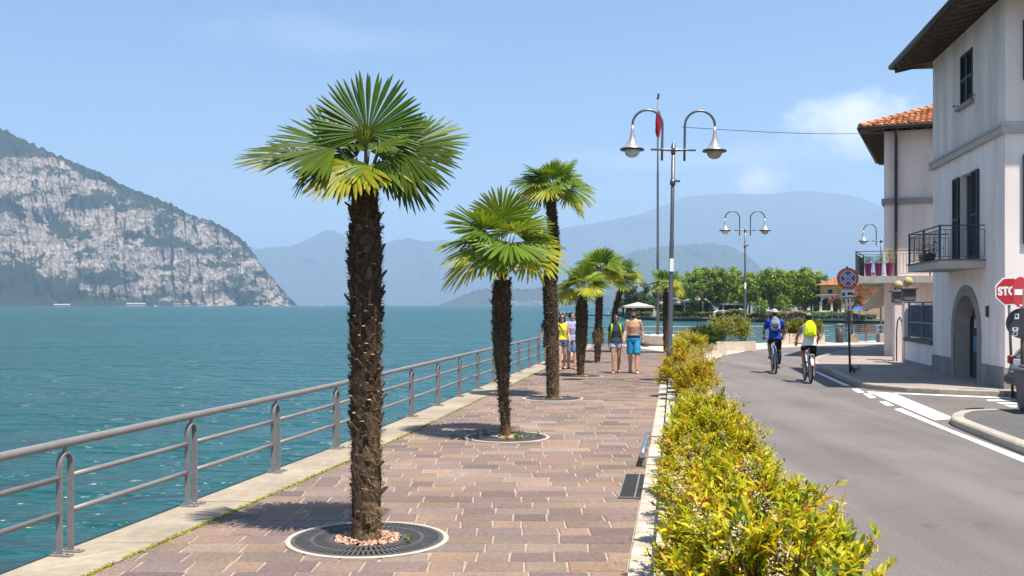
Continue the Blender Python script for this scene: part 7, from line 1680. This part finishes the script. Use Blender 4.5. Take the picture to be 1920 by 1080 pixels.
def helmet(t, T, m, m2, spike=False):
    mb = MB(); n, k_ = 18, 8; b = len(mb.v)
    for i in range(k_ + 1):
        a = R(0 + 92 * i / k_)
        for j in range(n): q = 2 * PI * j / n; mb.v.append(tuple(T @ V(.100 * math.sin(a) * math.cos(q), .125 * math.sin(a) * math.sin(q) - .012, .030 + .108 * math.cos(a))))
    for i in range(k_):
        for j in range(n): mb.face([b + i * n + j, b + i * n + (j + 1) % n, b + (i + 1) * n + (j + 1) % n, b + (i + 1) * n + j], sm=True)
    o = mb.build('helmet', m, t); mb = MB()
    for x in (-.055, -.018, .018, .055): mb.tube([T @ V(x * (1 - .25 * abs(c)), .128 * -math.cos(R(a)) - .012, .030 + .111 * math.sin(R(a)) * (1 - (x / .1) ** 2 * .55)) for a, c in ((15, 1), (40, .5), (70, 0), (110, 0), (140, .5))], .009, 6)
    mb.build('vents', m2, o); return o
def backpack(label, t0, J, m, m2, k, sz=(.27, .17, .42), dz=0.0):
    sp = J['spine']; c = sp[2].lerp(sp[3], .2); d = (sp[3] - sp[1]).normalized(); s = V(1, 0, 0); n = s.cross(d) * -1
    if n.y < 0: n = -n
    T = Matrix(((s.x, n.x, d.x, 0), (s.y, n.y, d.y, 0), (s.z, n.z, d.z, 0), (0, 0, 0, 1))); o = c + n * (.115 + sz[1] / 2) + d * dz; T.translation = o
    b = thing('backpack', label, 'backpack', tuple(t0.location), t0.rotation_euler.z); b.scale = t0.scale; mb = MB()
    mb.ball(None, (sz[0] / 2 * 1.0, sz[1] / 2 * 1.1, sz[2] / 2 * 1.0), 16, 12, T); mb.box(None, (sz[0] * 1.0, sz[1] * .95, sz[2] * .78), M=T @ Matrix.Translation((0, 0, -.05)), bev=.05); voxel(mb, 'bag', m, b, .010, 3)
    mb = MB(); mb.box(None, (sz[0] * .66, .05, sz[2] * .34), M=T @ Matrix.Translation((0, sz[1] * .44, -.08)), bev=.022); mb.build('pocket', m2, b)
    for q in (-1, 1):
        mb = MB(); sh = J['spine'][3]; pts = [T @ V(q * .09, -.08, .19), sh + V(q * .10, .0, .095), sh + V(q * .115, -.10, .02), J['spine'][2] + V(q * .13, -.135, -.02), T @ V(q * .12, -.07, -.17)]; mb.tube(pts, None, 8, ell=[(.024, .008)] * 5, lat=s); mb.build('strap', m2, b)
    mb = MB(); mb.tube([T @ V(-.05, sz[1] * .4, .13), T @ V(.05, sz[1] * .4, .13)], .006, 5); mb.build('zip', M['black'], b)
    return b
def rider(lab, loc, rz, k, bike, skin, top, topm, sleeve, shortm, slen, fem, lean): 
    b_, hd, bb, sad = bike; J = ride_joints(hd, bb, sad, fem, lean); t, T = person('person', lab, loc, rz + PI, J, skin, fem, k, 'cyclists on the road', (1.35, 1.35)); face(t, T); hair(t, T)
    shirt(t, J, topm, fem, sleeve, .06, 1.15, top); shorts(t, J, shortm, slen, fem, .3, 'shorts', -.004); return t, T, J
x1, y1 = at(1454.5, 701); r1 = R(-9); bk = bicycle('bicycle with a pale blue frame ridden by the cyclist in the blue shirt', (x1, y1, .002), r1, (.10, .28, .48, 1)); b1 = bk
t, T, J = rider('cyclist in a blue t-shirt and white helmet seen from behind', (x1, y1, .002), r1, 1.0, bk, M['skin2'], 'shirt', fab('royal_blue', (.018, .045, .30, 1)), .62, fab('black_lycra', (.012, .012, .014, 1)), .82, False, .24)
helmet(t, T, M['white'], M['rail']); shoe(t, J, mat('trainer_grey', (.20, .19, .18, 1), .8, .3, 18))
for S_ in 'R':
    mb = MB(); a, b = J['kn' + S_], J['an' + S_]; mb.tube([a.lerp(b, .08), a.lerp(b, .35) + V(0, .02, 0), a.lerp(b, .9)], [.074, .077, .056], 12); mb.build('legging', fab('dark_sleeve', (.016, .018, .024, 1)), t)
backpack('grey and pale blue backpack on the cyclist in the blue shirt', t, J, mat('grey_patch', (.22, .26, .34, 1), .8, .55, 7, spec=.2), fab('charcoal', (.05, .055, .07, 1)), 1, (.27, .17, .40))
x2, y2 = at(1520, 719); r2 = R(-8); bk = bicycle('silver bicycle with a rear rack ridden by the cyclist with the yellow backpack', (x2, y2, .002), r2, (.45, .47, .50, 1), True)
t, T, J = rider('cyclist in a white top with a dark green helmet seen from behind', (x2, y2, .002), r2, .955, bk, M['skin2'], 'top', fab('white_cloth', (.66, .66, .70, 1)), 0, fab('black_shorts', (.011, .011, .013, 1)), .80, True, .26)
helmet(t, T, mat('helmet_green', (.035, .05, .035, 1), .4, .1, 8), fab('helmet_yellow', (.42, .48, .06, 1), .5)); shoe(t, J, mat('trainer_pale', (.30, .26, .24, 1), .8, .3, 18))
backpack('bright yellow green backpack on the cyclist in the white top', t, J, fab('neon_yellow', (.56, .68, .012, 1), .6), fab('neon_edge', (.40, .5, .012, 1), .6), 1, (.31, .20, .46))
# far strollers across the bay
rg = random.Random(71)
for px, Y, c, lab in ((1421, 193, (.62, .13, .03), 'tiny stroller in an orange shirt on the far quay'), (1356, 198, (.5, .42, .38), 'tiny stroller in pale clothes by the far white car'), (1283, 206, (.6, .56, .5), 'tiny person in white on the far quay right of the lamp post'), (1572, 180, (.55, .5, .48), 'tiny person in white by the far fence left of the sign')):
    J = walk_joints(False, .14, 'L'); t, T = person('person', lab, (far(px, Y), Y, GZ + .12), rg.uniform(-1, 1), J, M['skin'], False, .98, 'people on the far quay'); hair(t, T); shirt(t, J, fab('far_shirt', (*c, 1)), False, .6, .05); shorts(t, J, fab('far_trousers', (.05, .055, .08, 1)), 1.0)
